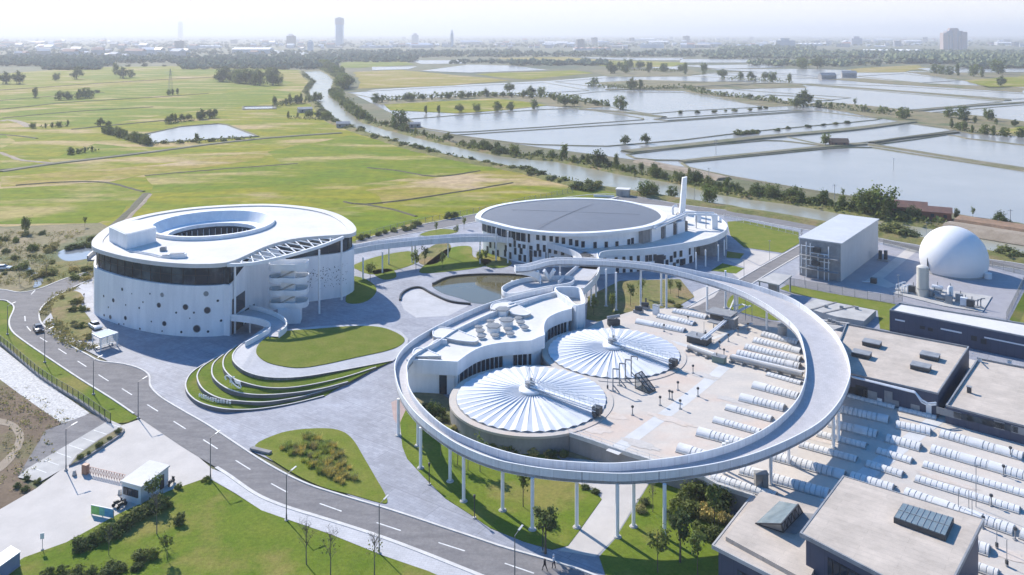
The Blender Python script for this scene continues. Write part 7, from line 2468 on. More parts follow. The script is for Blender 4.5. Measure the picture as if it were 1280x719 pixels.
for (u, v, k, h, w, lab) in ((858, 628, 'dark', 3.6, 1.1, 'dark dense shrub at the foot of the platform wall'), (870, 622, 'dark', 4.0, 1.0, 'tall dark shrub against the platform wall'), (850, 640, 'mid', 2.6, 1.2, 'green shrub in front of the dark ones on the right lawn'), (868, 645, 'dark', 3.0, 1.2, 'dark shrub in the middle of the shrub group'), (885, 652, 'dry', 3.6, 1.1, 'large brown dry shrub on the right lawn'),
                             (900, 636, 'dark', 4.2, 1.0, 'dark shrub beside the ring column by the platform wall'), (905, 655, 'dry', 2.8, 1.0, 'smaller brown shrub near the low wing roof'), (877, 668, 'mid', 2.4, 1.3, 'green shrub below the big brown one'), (893, 675, 'dark', 2.2, 1.4, 'low dark shrub next to the low wing'), (840, 652, 'mid', 2.0, 1.4, 'low spreading shrub at the left of the shrub group'), (800, 640, 'dry', 1.6, 1.2, 'low brownish shrub beside the pale path'), (806, 631, 'olive', 1.5, 1.3, 'low olive shrub at the bend of the pale path'), (745, 617, 'dark', 1.0, 1.6, 'low hedge piece along the pale path, lower end'), (732, 611, 'dark', 1.0, 1.6, 'low hedge piece along the pale path, upper end'),
                             (224.5, 655, 'ball', 2.0, 1.0, 'round dark ball bush alone on the front lawn'), (223, 611.5, 'mid', 1.4, 1.0, 'small bush at the corner of the guard booth'), (257, 602, 'mid', 1.4, 1.0, 'small bush at the tip of the front lawn by the road'), (848, 385, 'olive', 1.6, 1.4, 'small rock-grey shrub on the lawn under the far ring'), (838, 378, 'olive', 1.4, 1.6, 'low shrub on the lawn under the far ring'), (560, 273, 'dark', 3.4, 1.1, 'dark bush on the fence line behind the footbridge'), (568, 272, 'dark', 3.0, 1.1, 'second dark bush on the fence line behind the footbridge')):
    bush(k, G(u, v, .2), h * .72, lab, None, w)
for i, (u, v) in enumerate(((21, 610), (33, 601), (32, 614), (47, 604))):
    bush('olive', G(u, v), .95, ('left', 'rear', 'front', 'right')[i] + ' one of four round bushes in the entrance corner bed', 'bushes in the entrance corner bed')
for p in along(spl(GP([(98, 686), (118, 676), (140, 668), (160, 658), (180, 648), (198, 637), (203, 630)]), 5), .95, 1.0):
    bush(rt.choice(('dark', 'mid', 'mid', 'olive')), p + Vector((0, 0, .2)), rt.uniform(1.3, 2.2), 'dense dark bush of the hedge below the guard booth', 'hedge bushes below the guard booth', 1.15)
for p in along(spl(GP([(70, 718), (100, 722), (140, 722), (165, 712), (185, 700)]), 5), 1.2, 1.0):
    bush(rt.choice(('mid', 'dark', 'olive')), p + Vector((0, 0, .2)), rt.uniform(.9, 1.6), 'shaggy bush on the shaded slope in the lower left corner', 'bushes in the lower left corner', 1.3)
for p in along(spl(GP([(450, 300), (480, 293), (508, 288), (520, 283)]), 5), 4, .6):
    bush(rt.choice(('dark', 'olive')), p, rt.uniform(1.6, 2.6), 'dark shrub along the field fence behind the footbridge', 'shrubs along the field fence')
# planter by the car park
P = GP([(86, 585), (100, 580), (128, 562), (152, 546), (156, 540), (150, 537), (124, 552), (96, 572)])
t = thing('planter_bed', 'long narrow kerbed planting bed between car park and entrance', 'planter', sum(P, Vector()) / len(P))
MB().prism(P, .1, .5, bottom=False).build('kerb_wall', M_wallgrey, t)
MB().prism(inset(ccw(P), .35), .4, .56, bottom=False).build('soil', M_scrub, t)
for i, (u, v, h) in enumerate(((100, 573, 1.0), (124, 558, 1.1), (148, 541, .9), (137, 549, .6), (111, 567, .6))):
    bush('olive', G(u, v, .5), h, ('first', 'third', 'fifth', 'fourth', 'second')[i] + ' little bush from the gate end of the long planting bed')

# ------------------------------------------------------------------ lamps, fences, vehicles, people
arm_d = Vector((.55, .84, 0))
lm_pole = MB().tube((0, 0, 0), (0, 0, 6.8), .085, .06, n=8).tube((0, 0, 0), (0, 0, .9), .12, n=8).mesh('pole', M_lamppole)
lm_arm = MB().bar((0, 0, 6.75), (arm_d.x * 1.3, arm_d.y * 1.3, 7.05), .07, .07).mesh('arm', M_lamppole)
lm_head = MB().bar((arm_d.x * .9, arm_d.y * .9, 7.0), (arm_d.x * 1.9, arm_d.y * 1.9, 7.2), .26, .09).mesh('lamp_head', mat('lamp_casing', (.45, .46, .47), .5))
lm_foot = MB().lathe([(0, .2), (.28, .2), (.3, 0)], n=10).mesh('footing', M_concrete)
LAMPS = [(9.4, 418, 'lamp post at the road bend in the left corner'), (55.9, 453, 'lamp post on the verge below the black car'), (116.8, 493, 'lamp post at the fence opposite the bus shelter'), (172.7, 523, 'lamp post at the top corner of the entrance'), (82.5, 588, 'tall lamp post in the car park entrance'),
         (263, 600, 'lamp post at the tip of the front lawn'), (358, 651, 'lamp post on the footway opposite the island bed'), (474, 692, 'lamp post on the footway beside the bare trees'), (643.5, 735, 'lamp post cut off by the lower edge near the two people')]
for u, v, lab in LAMPS:
    t = thing('street_lamp', 'slim grey ' + lab, 'street lamp', G(u, v, .17), 'street lamps')
    for me in (lm_pole, lm_arm, lm_head, lm_foot):
        inst(me.name.split('.')[0], me, t)
thin_pole = MB().tube((0, 0, 0), (0, 0, 6.0), .06, .05, n=6).mesh('pole', M_steelgrey)
thin_head = MB().box((0, 0, 6), (.7, .25, .12)).mesh('lamp_head', M_steelgrey)
for u, v, lab in ((1006, 356, 'thin lamp mast at the left corner of the metal shed'), (930, 351, 'thin lamp mast on the road under the ring'), (1123, 372, 'thin mast by the fence of the gas holder yard'), (868, 253, 'thin lamp mast on the river road by the chimney'), (1158, 300, 'thin mast on the river road above the gas holder'), (940, 402, 'thin mast behind the packed covers'), (932, 400, 'second thin mast behind the packed covers'),
                  (962, 325, 'thin lamp mast at the corner of the right road'), (1220, 634, 'dark mast in front of the long covers near the roof')):
    t = thing('light_mast', lab, 'light mast', G(u, v, .17 if 'covers' not in lab else ZP), 'thin masts about the works')
    inst('pole', thin_pole, t)
    inst('lamp_head', thin_head, t)
for u, v, lab in ((536.5, 605.5, 'dark garden lamp on the lawn edge by the paired ring columns'), (593, 647.5, 'dark garden lamp in the middle of the lawn edge'), (678.5, 689, 'dark garden lamp at the foot of the palm-like tree'), (105, 383, 'dark short lamp beside the parked white car')):
    p = G(u, v, .2)
    t = thing('garden_lamp', lab, 'garden lamp', p, 'garden lamps')
    MB().tube(p, p + Vector((0, 0, 2.9)), .07, n=8).build('pole', M_frame, t)
    MB().lathe([(0, 3.45), (.2, 3.4), (.14, 2.9), (0, 2.9)], p, 10).build('lantern', M_frame, t)
    MB().lathe([(0, .12), (.28, .12), (.3, 0)], p, 10).build('footing', M_concrete, t)


def fence(name, pts, step, h, label, post_m, mesh_alpha=.3, panel_c=(.06, .09, .06), base=None, r=.05, z=.15):
    P = resample(spl(GP(pts), 6), step)
    t = thing(name, label, 'fence', P[len(P) // 2])
    me = MB().box((0, 0, 0), (2 * r, 2 * r, h)).mesh('post', post_m)
    for p in P[:100]:
        winst('post', me, t, (p.x, p.y, z))
    if mesh_alpha:
        mb = MB()
        mb.strip([Vector((p.x, p.y, z + .12)) for p in P], [Vector((p.x, p.y, z + h - .08)) for p in P])
        mb.build('mesh_panel', mat(name + '_mesh', panel_c, .6, alpha=mesh_alpha), t)
    mb = MB()
    for zz in (z + .15, z + h - .06):
        mb.sweep([Vector((p.x, p.y, zz)) for p in P], [(-.025, 0), (-.025, .05), (.025, .05), (.025, 0)])
    mb.build('rail', post_m, t)
    if base:
        MB().sweep([Vector((p.x, p.y, 0)) for p in P], [(-.25, 0), (-.25, base), (.2, base), (.2, 0)]).build('kerb_wall', M_wallgrey, t)
    return t


fence('mesh_fence', [(-40, 405), (0, 430), (50, 472), (100, 503.5), (117, 515.5), (138, 530)], 2.4, 1.9, 'dark green wire mesh fence along the boulder bed beside the road', mat('fence_green', (.04, .06, .045), .6), .34, base=.5)
fence('mesh_fence', [(978, 356), (1040, 367), (1110, 379.5), (1128, 378)], 3.2, 2.2, 'grey wire fence between the lawn and the gas holder yard', M_steelgrey, .12, (.3, .3, .3), r=.04)
fence('mesh_fence', [(1258, 401), (1279, 358), (1283, 350)], 3.2, 2.2, 'grey wire fence at the right end of the gas holder yard', M_steelgrey, .12, (.3, .3, .3), r=.04)
fence('mesh_fence', [(1104, 307), (1155, 319), (1230, 333), (1281, 345)], 3.2, 2.0, 'grey wire fence on the river side of the gas holder yard', M_steelgrey, .12, (.3, .3, .3), r=.04)
fence('field_fence', [(445, 300.5), (505, 284.5), (550, 275.5), (593, 267), (660, 252), (716, 241)], 3.4, 2.0, 'dark post fence along the rice fields behind the buildings', M_steelgrey, .18, (.12, .13, .10), r=.07)
fence('field_fence', [(905, 274), (980, 291), (1000, 296)], 3.0, 1.9, 'white slatted fence along the river road beside the right lawn', M_metalwhite, .2, (.5, .5, .5), r=.06)


def car(p, d, paint, label, name='parked_car'):
    t = thing(name, label, 'car', p, None, math.atan2(d.y, d.x))
    L_, W_ = 4.6, 1.82
    prof = [(-2.3, .35), (-2.28, .82), (-2.1, .95), (-1.75, .98), (1.0, .98), (2.05, .82), (2.28, .68), (2.3, .35)]
    mb = MB()
    k = len(prof)
    secs = [(-W_ / 2, .9), (-W_ / 2 + .12, 1.0), (W_ / 2 - .12, 1.0), (W_ / 2, .9)]
    for y, s in secs:
        for x, z in prof:
            mb.v.append((x * (1 if s == 1 else .985), y, .35 + (z - .35) * s))
    for q in range(3):
        for i in range(k - 1):
            mb.f.append((q * k + i, (q + 1) * k + i, (q + 1) * k + i + 1, q * k + i + 1))
            mb.m.append(0)
    mb.f += [tuple(range(k)), tuple(range(4 * k - 1, 3 * k - 1, -1))]
    mb.m += [0, 0]
    o = mb.build('body', paint, None, smooth=40)
    o.parent = t
    mb = MB()
    cab = [(-1.7, .96, .80), (-1.15, 1.42, .66), (.35, 1.44, .66), (1.15, .97, .78)]
    vs = []
    for x, z, y in cab:
        vs += [(x, -y, z), (x, y, z)]
    mb.add(vs, [(0, 1, 3, 2), (4, 5, 7, 6), (0, 2, 4, 6), (1, 7, 5, 3)])
    o = mb.build('windows', M_glass, None)
    o.parent = t
    o = MB().box((-.4, 0, 1.43), (1.5, 1.28, .05)).build('roof', paint, None)
    o.parent = t
    for x in (-1.42, 1.42):
        for y in (-.84, .84):
            o = MB().tube((x, y - .11, .33), (x, y + .11, .33), .33, n=16).build('wheel', M_black, None, smooth=40)
            o.parent = t
            o2 = MB().tube((x, y - .115 if y < 0 else y + .08, .33), (x, y - .08 if y < 0 else y + .115, .33), .2, n=10).build('rim', M_steelgrey, None)
            o2.parent = o
    for y in (-.66, .66):
        o = MB().box((2.24, y, .6), (.1, .4, .14)).build('headlight', M_metalwhite, None)
        o.parent = t
        o = MB().box((-2.26, y, .68), (.08, .36, .16)).build('tail_light', mat('tail_red', (.35, .02, .02), .4), None)
        o.parent = t
    return t


M_carblack = mat('car_paint_black', (.018, .018, .022), .2, spec=.6)
M_carwhite = mat('car_paint_white', (.72, .74, .76), .25, spec=.5)
p = G(48, 413.5, .2)
car(p, G(58, 425) - G(44, 404), M_carblack, 'black car driving on the road at the bend', 'driving_car')
p = G(119, 410, .2)
car(p, Vector((.72, -.7, 0)), M_carwhite, 'white car parked beside the round hall')
p = G(4, 337, .15)
car(p, Vector((1, .1, 0)), M_carwhite, 'white car at the left edge by the wetland')
# bus shelter
q = GP([(115, 417.6), (134.4, 412), (147.3, 416.3), (125.7, 423.2)], 3.2)
t = thing('bus_shelter', 'white glass-roofed shelter at the roadside below the round hall', 'shelter', sum(q, Vector()) / 4 - Vector((0, 0, 3.0)))
Q = ccw(q)
MB().prism(Q, 3.15, 3.3).build('roof', mat('shelter_glass', (.62, .70, .69), .25, c2=(.55, .62, .62), scale=.8), t)
for a in Q:
    c = sum(Q, Vector()) / 4
    b = a.lerp(c, .06)
    MB().bar((b.x, b.y, .15), (b.x, b.y, 3.2), .18, .18).build('post', M_white, t)
for a, b in zip(Q, Q[1:] + Q[:1]):
    MB().bar((a.x, a.y, 3.22), (b.x, b.y, 3.22), .2, .25).build('roof_beam', M_white, t)
c = sum(Q, Vector()) / 4
d = (q[1] - q[0]).normalized()
MB().bar((c.x - d.x * 2, c.y - d.y * 2, .6), (c.x + d.x * 2, c.y + d.y * 2, .6), .6, .1).build('bench', M_metalwhite, t)
for s in (-1.8, 1.8):
    MB().box((c.x + d.x * s, c.y + d.y * s, .17), (.12, .5, .4)).build('bench_leg', M_steelgrey, t)
MB().bar((c.x - d.x * 2.3 + .4, c.y - d.y * 2.3 + 1.3, 1.5), (c.x + d.x * 2.3 + .4, c.y + d.y * 2.3 + 1.3, 1.5), .06, 2.0).build('glass_screen', mat('screen_glass', (.5, .56, .58), .1, alpha=.35), t)
# guard booth
gb_ = [G(152.6, 624.5, .2), G(176, 631.5, .2), G(210.5, 604.5, .2)]
gb_.append(gb_[0] + gb_[2] - gb_[1])
GB = ccw(gb_)
t = thing('guard_booth', 'white flat-roofed guard booth beside the entrance hedge', 'booth', sum(gb_, Vector()) / 4)
MB().prism(GB, .15, 2.85, top=False).build('wall', mat('booth_panel', (.62, .64, .66), .6, c2=(.55, .57, .59), scale=.6), t)
o = [p for p in offset(GB, -.25, True)]
MB().prism(o, 2.85, 3.1).build('roof', M_roofwhite, t)
fx = (gb_[1] - gb_[0])
fl = fx.length
fx.normalize()
fn = Vector((fx.y, -fx.x, 0))
wz = math.atan2(fx.y, fx.x)
for k in range(3):
    c = gb_[0] + fx * (fl * (.2 + .27 * k)) + fn * .04
    w_ = MB().box((c.x, c.y, 1.15), (fl * .24, .12, 1.15), wz).build('window', M_frame, t)
    c2_ = c + fn * .06
    MB().box((c2_.x, c2_.y, 1.22), (fl * .2, .04, 1.0), wz).build('pane', M_glass, w_)
sx = (gb_[2] - gb_[1])
sl = sx.length
sx.normalize()
sn = Vector((sx.y, -sx.x, 0))
for k, nm in ((.35, 'window'), (.75, 'door')):
    c = gb_[1] + sx * (sl * k) + sn * .04
    MB().box((c.x, c.y, 1.1 if nm == 'window' else .2), (1.2 if nm == 'window' else .95, .1, 1.0 if nm == 'window' else 2.1), math.atan2(sx.y, sx.x)).build(nm, M_frame, t)
# parked scooters by the booth
for i, (u, v) in enumerate(((147, 632), (152, 634.5), (214, 606))):
    p = G(u, v, .2)
    t = thing('motor_scooter', ('dark scooter farther left in front of the guard booth', 'dark scooter against the guard booth window wall', 'dark scooter behind the guard booth near the lawn')[i], 'scooter', p, 'scooters at the guard booth', .8 + i * .3)
    for nm, mb, m_ in (('body', MB().box((0, 0, .35), (1.1, .3, .35)).box((.55, 0, .4), (.14, .4, .65)), M_darksteel), ('seat', MB().box((-.25, 0, .7), (.75, .28, .14)), M_black), ('handlebar', MB().tube((.6, -.35, 1.05), (.6, .35, 1.05), .03, n=6), M_steelgrey),
                       ('wheel', MB().tube((.72, -.06, .28), (.72, .06, .28), .28, n=14), M_black), ('wheel', MB().tube((-.6, -.06, .28), (-.6, .06, .28), .28, n=14), M_black)):
        o = mb.build(nm, m_)
        o.parent = t
# printed board at the entrance
a, b = G(114, 643, .2), G(141.6, 648.8, .2)
t = thing('banner_board', 'low green and blue printed board standing on the entrance yard', 'board', (a + b) / 2)
d = (b - a)
bl = d.length
for s0, s1, c_ in ((0, .38, (.16, .38, .10)), (.38, .62, (.12, .36, .27)), (.62, 1, (.07, .28, .42))):
    MB().bar(a + d * s0 + Vector((0, 0, .75)), a + d * s1 + Vector((0, 0, .75)), .08, 1.25).build('panel', mat('board_%d' % int(s0 * 100), c_, .6, c2=[x * 1.4 for x in c_], scale=1.5), t)
MB().bar(a + Vector((0, 0, 1.42)), b + Vector((0, 0, 1.42)), .1, .1).build('top_rail', M_metalwhite, t)
for s in (0, .5, 1):
    q_ = a + d * s
    MB().bar((q_.x, q_.y + .1, .17), (q_.x, q_.y + .1, 1.4), .08, .08).build('post', M_steelgrey, t)
# retracting gate
a, b = G(110, 592.5, .2), G(157, 603.5, .2)
t = thing('folding_gate', 'low reddish folding gate drawn across the entrance', 'gate', (a + b) / 2)
M_gate = mat('gate_red', (.42, .22, .16), .5, c2=(.5, .34, .28), scale=2)
d = (b - a).normalized()
mb = MB()
nL = int((b - a).length / .55)
for k in range(nL):
    q0_, q1_ = a + d * (k * .55), a + d * ((k + 1) * .55)
    mb.bar(q0_ + Vector((0, 0, .1)), q1_ + Vector((0, 0, 1.2)), .04, .05).bar(q0_ + Vector((0, 0, 1.2)), q1_ + Vector((0, 0, .1)), .04, .05)
    mb.bar(q0_, q0_ + Vector((0, 0, 1.25)), .05, .05)
mb.build('lattice', M_gate, t)
mb = MB()
mb.bar(a + Vector((0, 0, 1.25)), b + Vector((0, 0, 1.25)), .08, .07)
mb.build('top_rail', M_gate, t)
MB().box(a - d * .5, (1.0, .7, 1.5), math.atan2(d.y, d.x)).build('motor_head', mat('gate_brown', (.33, .18, .12), .5), t)
# sign post, lower left box wall
p = G(53, 687, .2)
t = thing('sign_post', 'grey sign post at the lower left edge of the entrance yard', 'sign', p)
MB().tube(p, p + Vector((0, 0, 2.2)), .04, n=6).build('pole', M_steelgrey, t)
MB().box(p + Vector((0, -.05, 1.5)), (.5, .05, .8), .3).build('plate', M_metalwhite, t)
MB().box(p, (.3, .3, .1)).build('footing', M_concrete, t)
cw = ccw([G(25, 708, .2), G(-16, 738, .2), G(-26, 730, .2), G(14, 701, .2)])
t = thing('cargo_container', 'white and blue box body at the lower left corner', 'container', G(10, 712, .2))
MB().prism(cw, .3, 2.1).build('body', mat('box_blue', (.20, .26, .40), .5, c2=(.16, .21, .33), scale=.6), t)
MB().prism(offset(cw, -.08, True), 2.1, 2.22).build('roof', M_metalwhite, t)
for a, b in zip(cw, cw[1:] + cw[:1]):
    MB().bar((a.x, a.y, .28), (b.x, b.y, .28), .14, .2).build('base_rail', M_steelgrey, t)
# two road barriers by the gate pier
for i, (u, v) in enumerate(((93, 594), (150, 618))):
    p = G(u, v, .2)
    t = thing('stone_bollard', ('small grey block at the gate pier', 'low grey block behind the printed board')[i], 'bollard', p)
    MB().lathe([(0, .8), (.22, .76), (.3, .3), (.35, 0)], p, 12).build('body', M_concrete, t, smooth=40)
    MB().lathe([(.36, .1), (.36, 0), (.3, .1)], p, 12).build('foot', M_wallgrey, t)


def person(p, face, H, label, top_c, leg_c, hair_c, stride, hat=None):
    """continuous body grown from a skeleton, coloured by clothing"""
    s = H / 1.75
    J = {}
    V, E, Rd_ = [], [], []

    def j(name, x, y, z, r, par=None):
        J[name] = len(V)
        V.append(Vector((x * s, y * s, z * s)))
        Rd_.append(r * s * (1.0 if 'head' in name or 'chin' in name else 1.22))
        if par:
            E.append((J[par], J[name]))
    k = stride
    j('pelvis', 0, 0, .95, .145)
    j('waist', 0, 0, 1.10, .13, 'pelvis')
    j('chest', .01, 0, 1.32, .155, 'waist')
    j('neck', .02, 0, 1.47, .06, 'chest')
    j('chin', .03, 0, 1.55, .075, 'neck')
    j('head', .03, 0, 1.66, .098, 'chin')
    for sg, nm in ((1, 'l'), (-1, 'r')):
        j('sh' + nm, 0, .17 * sg, 1.40, .065, 'chest')
        j('el' + nm, -.10 * k * sg, .23 * sg, 1.14, .045, 'sh' + nm)
        j('wr' + nm, .16 * k * -sg + .06, .24 * sg, .92, .032, 'el' + nm)
        j('ha' + nm, .18 * k * -sg + .08, .24 * sg, .83, .034, 'wr' + nm)
        j('hip' + nm, 0, .09 * sg, .90, .10, 'pelvis')
        j('kn' + nm, .20 * k * sg + .04, .10 * sg, .50, .062, 'hip' + nm)
        j('an' + nm, .34 * k * sg - .05, .10 * sg, .09, .042, 'kn' + nm)
        j('to' + nm, .34 * k * sg + .12, .11 * sg, .035, .04, 'an' + nm)
    me = bpy.data.meshes.new('person')
    me.from_pydata(V, E, [])
    ob = bpy.data.objects.new('person', me)
    COL.objects.link(ob)
    md = ob.modifiers.new('skin', 'SKIN')
    for i, sv in enumerate(me.skin_vertices[0].data):
        sv.radius = (Rd_[i], Rd_[i])
        sv.use_root = (i == 0)
    ob.modifiers.new('sub', 'SUBSURF').render_levels = 2
    ob.modifiers['sub'].levels = 2
    bpy.context.view_layer.update()
    ev = ob.evaluated_get(bpy.context.evaluated_depsgraph_get())
    m2 = bpy.data.meshes.new_from_object(ev)
    ob.modifiers.clear()
    ob.data = m2
    m2.materials.clear()
    skin = mat('skin', (.42, .27, .20), .6)
    for m_ in (skin, mat('shirt_%s' % label[-6:], top_c, .85), mat('trousers_%s' % label[-6:], leg_c, .85), M_black, mat('hair_black', (.02, .018, .016), .7)):
        m2.materials.append(m_)
    for pl in m2.polygons:
        z = pl.center.z / s
        xx = pl.center.x / s
        y = abs(pl.center.y / s)
        mi = 0
        if z < .1:
            mi = 3
        elif z < 1.0 and y < .19:
            mi = 2
        elif z < 1.49 and not (z < .93):
            mi = 1
        elif z > 1.70 or (z > 1.58 and xx < -.01):
            mi = 4
        pl.material_index = mi
        pl.use_smooth = True
    ob.location = p
    ob.rotation_euler = (0, 0, math.atan2(face.y, face.x))
    tag(ob, label, 'person', None)
    # face: eyes, nose, mouth
    mb = MB()
    for sg in (-1, 1):
        mb.lathe([(0, .012 * s), (.012 * s, 0), (0, -.012 * s)], (.122 * s, sg * .035 * s, 1.66 * s), 8)
    o = mb.build('eyes', M_black)
    o.parent = ob
    o = MB().add([(.12 * s, -.014 * s, 1.60 * s), (.12 * s, .014 * s, 1.60 * s), (.155 * s, 0, 1.612 * s), (.122 * s, 0, 1.66 * s)], [(0, 1, 2), (0, 2, 3), (1, 3, 2)]).build('nose', skin)
    o.parent = ob
    o = MB().box((.118 * s, 0, 1.565 * s), (.012 * s, .045 * s, .008 * s)).build('mouth', M_gate)
    o.parent = ob
    if hat:
        o = MB().lathe([(.16 * s, 1.70 * s), (.115 * s, 1.715 * s), (.11 * s, 1.76 * s), (.07 * s, 1.81 * s), (0, 1.82 * s)], (.03 * s, 0, 0), 16).build('cap', hat, None, smooth=40)
        o.parent = ob
    return ob


person(G(681, 713.5, .2), Vector((-.84, .55, 0)), 1.74, 'person in dark clothes walking along the road edge, nearer the lamp', (.02, .022, .028), (.02, .022, .03), None, .95)
person(G(692.3, 710.5, .2), Vector((-.84, .55, 0)), 1.84, 'person in a white top and cap with dark navy trousers on the kerb', (.62, .64, .68), (.018, .024, .05), None, .5, hat=M_metalwhite)
# ------------------------------------------------------------------ beyond: houses, towers, woods
def gable(name, c, L_, W_, h, rh, rz, wall_m, roof_m, label, cat='house', group=None, windows=3):
    t = thing(name, label, cat, c, group, rz)
    o = MB().box((0, 0, 0), (L_, W_, h)).build('wall', wall_m)
    o.parent = t
    e = .4
    mb = MB()
    mb.add([(-L_ / 2 - e, -W_ / 2 - e, h - .1), (L_ / 2 + e, -W_ / 2 - e, h - .1), (L_ / 2 + e, W_ / 2 + e, h - .1), (-L_ / 2 - e, W_ / 2 + e, h - .1), (-L_ / 2 - e, 0, h + rh), (L_ / 2 + e, 0, h + rh)],
           [(0, 1, 5, 4), (2, 3, 4, 5), (0, 4, 3), (1, 2, 5), (0, 3, 2, 1)])
    o = mb.build('roof', roof_m)
    o.parent = t
    for k in range(windows):
        o = MB().box((-L_ / 2 + L_ * (k + .5) / windows, -W_ / 2 - .03, h * .35), (1.2, .1, 1.2)).build('window' if k else 'door', M_frame)
        o.parent = t
    return t


gable('brick_house', G(1143, 272) + Vector((0, 5, 0)), 13, 7, 3.6, 2.0, -.45, M_brickred, M_tile, 'old red brick house with a tiled roof on the far river bank, left part')
gable('brick_house', G(1172, 276) + Vector((0, 4, 0)), 13, 6, 3.2, 1.6, -.45, M_brickred, M_tile, 'lower red brick shed adjoining the old house on the far bank', 'shed')
gable('boathouse', G(1051, 183) + Vector((0, 3, 0)), 10.5, 6, 2.6, 2.2, -.1, M_tile, mat('thatch', (.17, .12, .085), .95), 'small brown boathouse standing in the big ponds', 'hut', None, 2)
gable('farm_hut', G(428, 160) + Vector((0, 3, 0)), 10, 6, 3.2, 1.5, .2, mat('farm_wall', (.3, .29, .28), .9), M_steelgrey, 'grey farm hut on the field side of the river bend', 'hut', None, 2)
gable('farm_hut', G(380, 141) + Vector((0, 3, 0)), 12, 7, 3.4, 1.6, .5, MATS['farm_wall'], M_concrete, 'pale farm hut in the yard at the river bend', 'hut', None, 2)
gable('farm_hut', G(517, 160) + Vector((0, 3, 0)), 9, 6, 3, 1.2, .3, MATS['farm_wall'], M_steelgrey, 'small hut under the trees by the pond corner', 'hut', None, 2)
gable('farm_hut', G(1035, 99) + Vector((0, 3, 0)), 24, 12, 6, 4, .1, MATS['farm_wall'], M_steelgrey, 'dark hut on the far pond bank, left of two', 'hut', None, 2)
gable('farm_hut', G(1062, 97) + Vector((0, 3, 0)), 22, 12, 7, 4, -.2, MATS['farm_wall'], M_steelgrey, 'dark hut on the far pond bank, right of two', 'hut', None, 2)
for (u, v, h, lab) in ((213, 113.5, 27, 'thin lattice pylon in the left fields'), (895, 193, 9, 'thin pole on the bank between the big ponds')):
    p = G(u, v)
    t = thing('pylon' if h > 20 else 'utility_pole', lab, 'pylon' if h > 20 else 'pole', p)
    w = h * .09
    if h > 20:
        mb = MB()
        for sx_, sy_ in ((-1, -1), (1, -1), (1, 1), (-1, 1)):
            mb.bar(p + Vector((sx_ * w, sy_ * w, 0)), p + Vector((sx_ * .3, sy_ * .3, h)), .2, .2)
        for k in range(8):
            z0, z1 = h * k / 8, h * (k + 1) / 8
            w0, w1 = w + (.3 - w) * k / 8, w + (.3 - w) * (k + 1) / 8
            mb.bar(p + Vector((-w0, -w0, z0)), p + Vector((w1, -w1, z1)), .12, .12).bar(p + Vector((w0, -w0, z0)), p + Vector((-w1, -w1, z1)), .12, .12)
        mb.build('lattice', M_steelgrey, t)
    else:
        MB().tube(p, p + Vector((0, 0, h)), .14, n=6).build('shaft', M_concrete, t)
    mb = MB()
    for z in (h * .75, h * .88):
        mb.bar(p + Vector((-w * 1.6, 0, z)), p + Vector((w * 1.6, 0, z)), .2, .2)
    mb.build('cross_arm', M_steelgrey, t)
for i, (u, v) in enumerate(((1263, 283.5), (1043, 249), (886, 226.5), (1117, 213))):
    p = G(u, v)
    t = thing('utility_pole', ('concrete pole on the cut bank near the right edge', 'pole on the pond shore behind the metal shed', 'pole on the dirt track beside the river belt', 'thin pole standing in the largest pond')[i], 'pole', p, 'utility poles by the ponds')
    MB().tube(p, p + Vector((0, 0, 6.5)), .12, n=6).build('shaft', M_concrete, t)
    MB().bar(p + Vector((-.9, 0, 6.0)), p + Vector((.9, 0, 6.0)), .12, .12).build('cross_arm', M_steelgrey, t)

M_bldg = [mat('town_wall_%d' % i, c, .85, c2=[x * .8 for x in c], scale=.02) for i, c in enumerate(((.62, .61, .6), (.5, .48, .46), (.66, .66, .68), (.45, .40, .36), (.55, .5, .5)))]
M_bluer = mat('blue_roof', (.26, .32, .42), .6)
M_redr = mat('red_roof', (.42, .25, .20), .8)
M_whiter = mat('white_shed', (.78, .78, .79), .6)
rf = random.Random(21)


def hall_mesh(L_, W_, h, rh, wm, rm):
    mb = MB()
    mb.box((0, 0, 0), (L_, W_, h))
    mb.add([(-L_ / 2 - .4, -W_ / 2 - .4, h), (L_ / 2 + .4, -W_ / 2 - .4, h), (L_ / 2 + .4, W_ / 2 + .4, h), (-L_ / 2 - .4, W_ / 2 + .4, h), (-L_ / 2 - .4, 0, h + rh), (L_ / 2 + .4, 0, h + rh)], [(0, 1, 5, 4), (2, 3, 4, 5), (0, 4, 3), (1, 2, 5)], 1)
    return mb.mesh('town_house', [wm, rm])


def block_mesh(L_, W_, fl, wm):
    mb = MB()
    for k in range(fl):
        mb.box((0, 0, k * 3.3), (L_, W_, 2.0))
        mb.box((0, 0, k * 3.3 + 2.0), (L_ - .5, W_ - .5, 1.3), 0, 1)
    mb.box((0, 0, fl * 3.3), (L_ + .3, W_ + .3, 1.0))
    mb.box((L_ * .2, 0, fl * 3.3 + 1), (L_ * .2, W_ * .5, 3))
    return mb.mesh('town_block', [wm, M_glass])


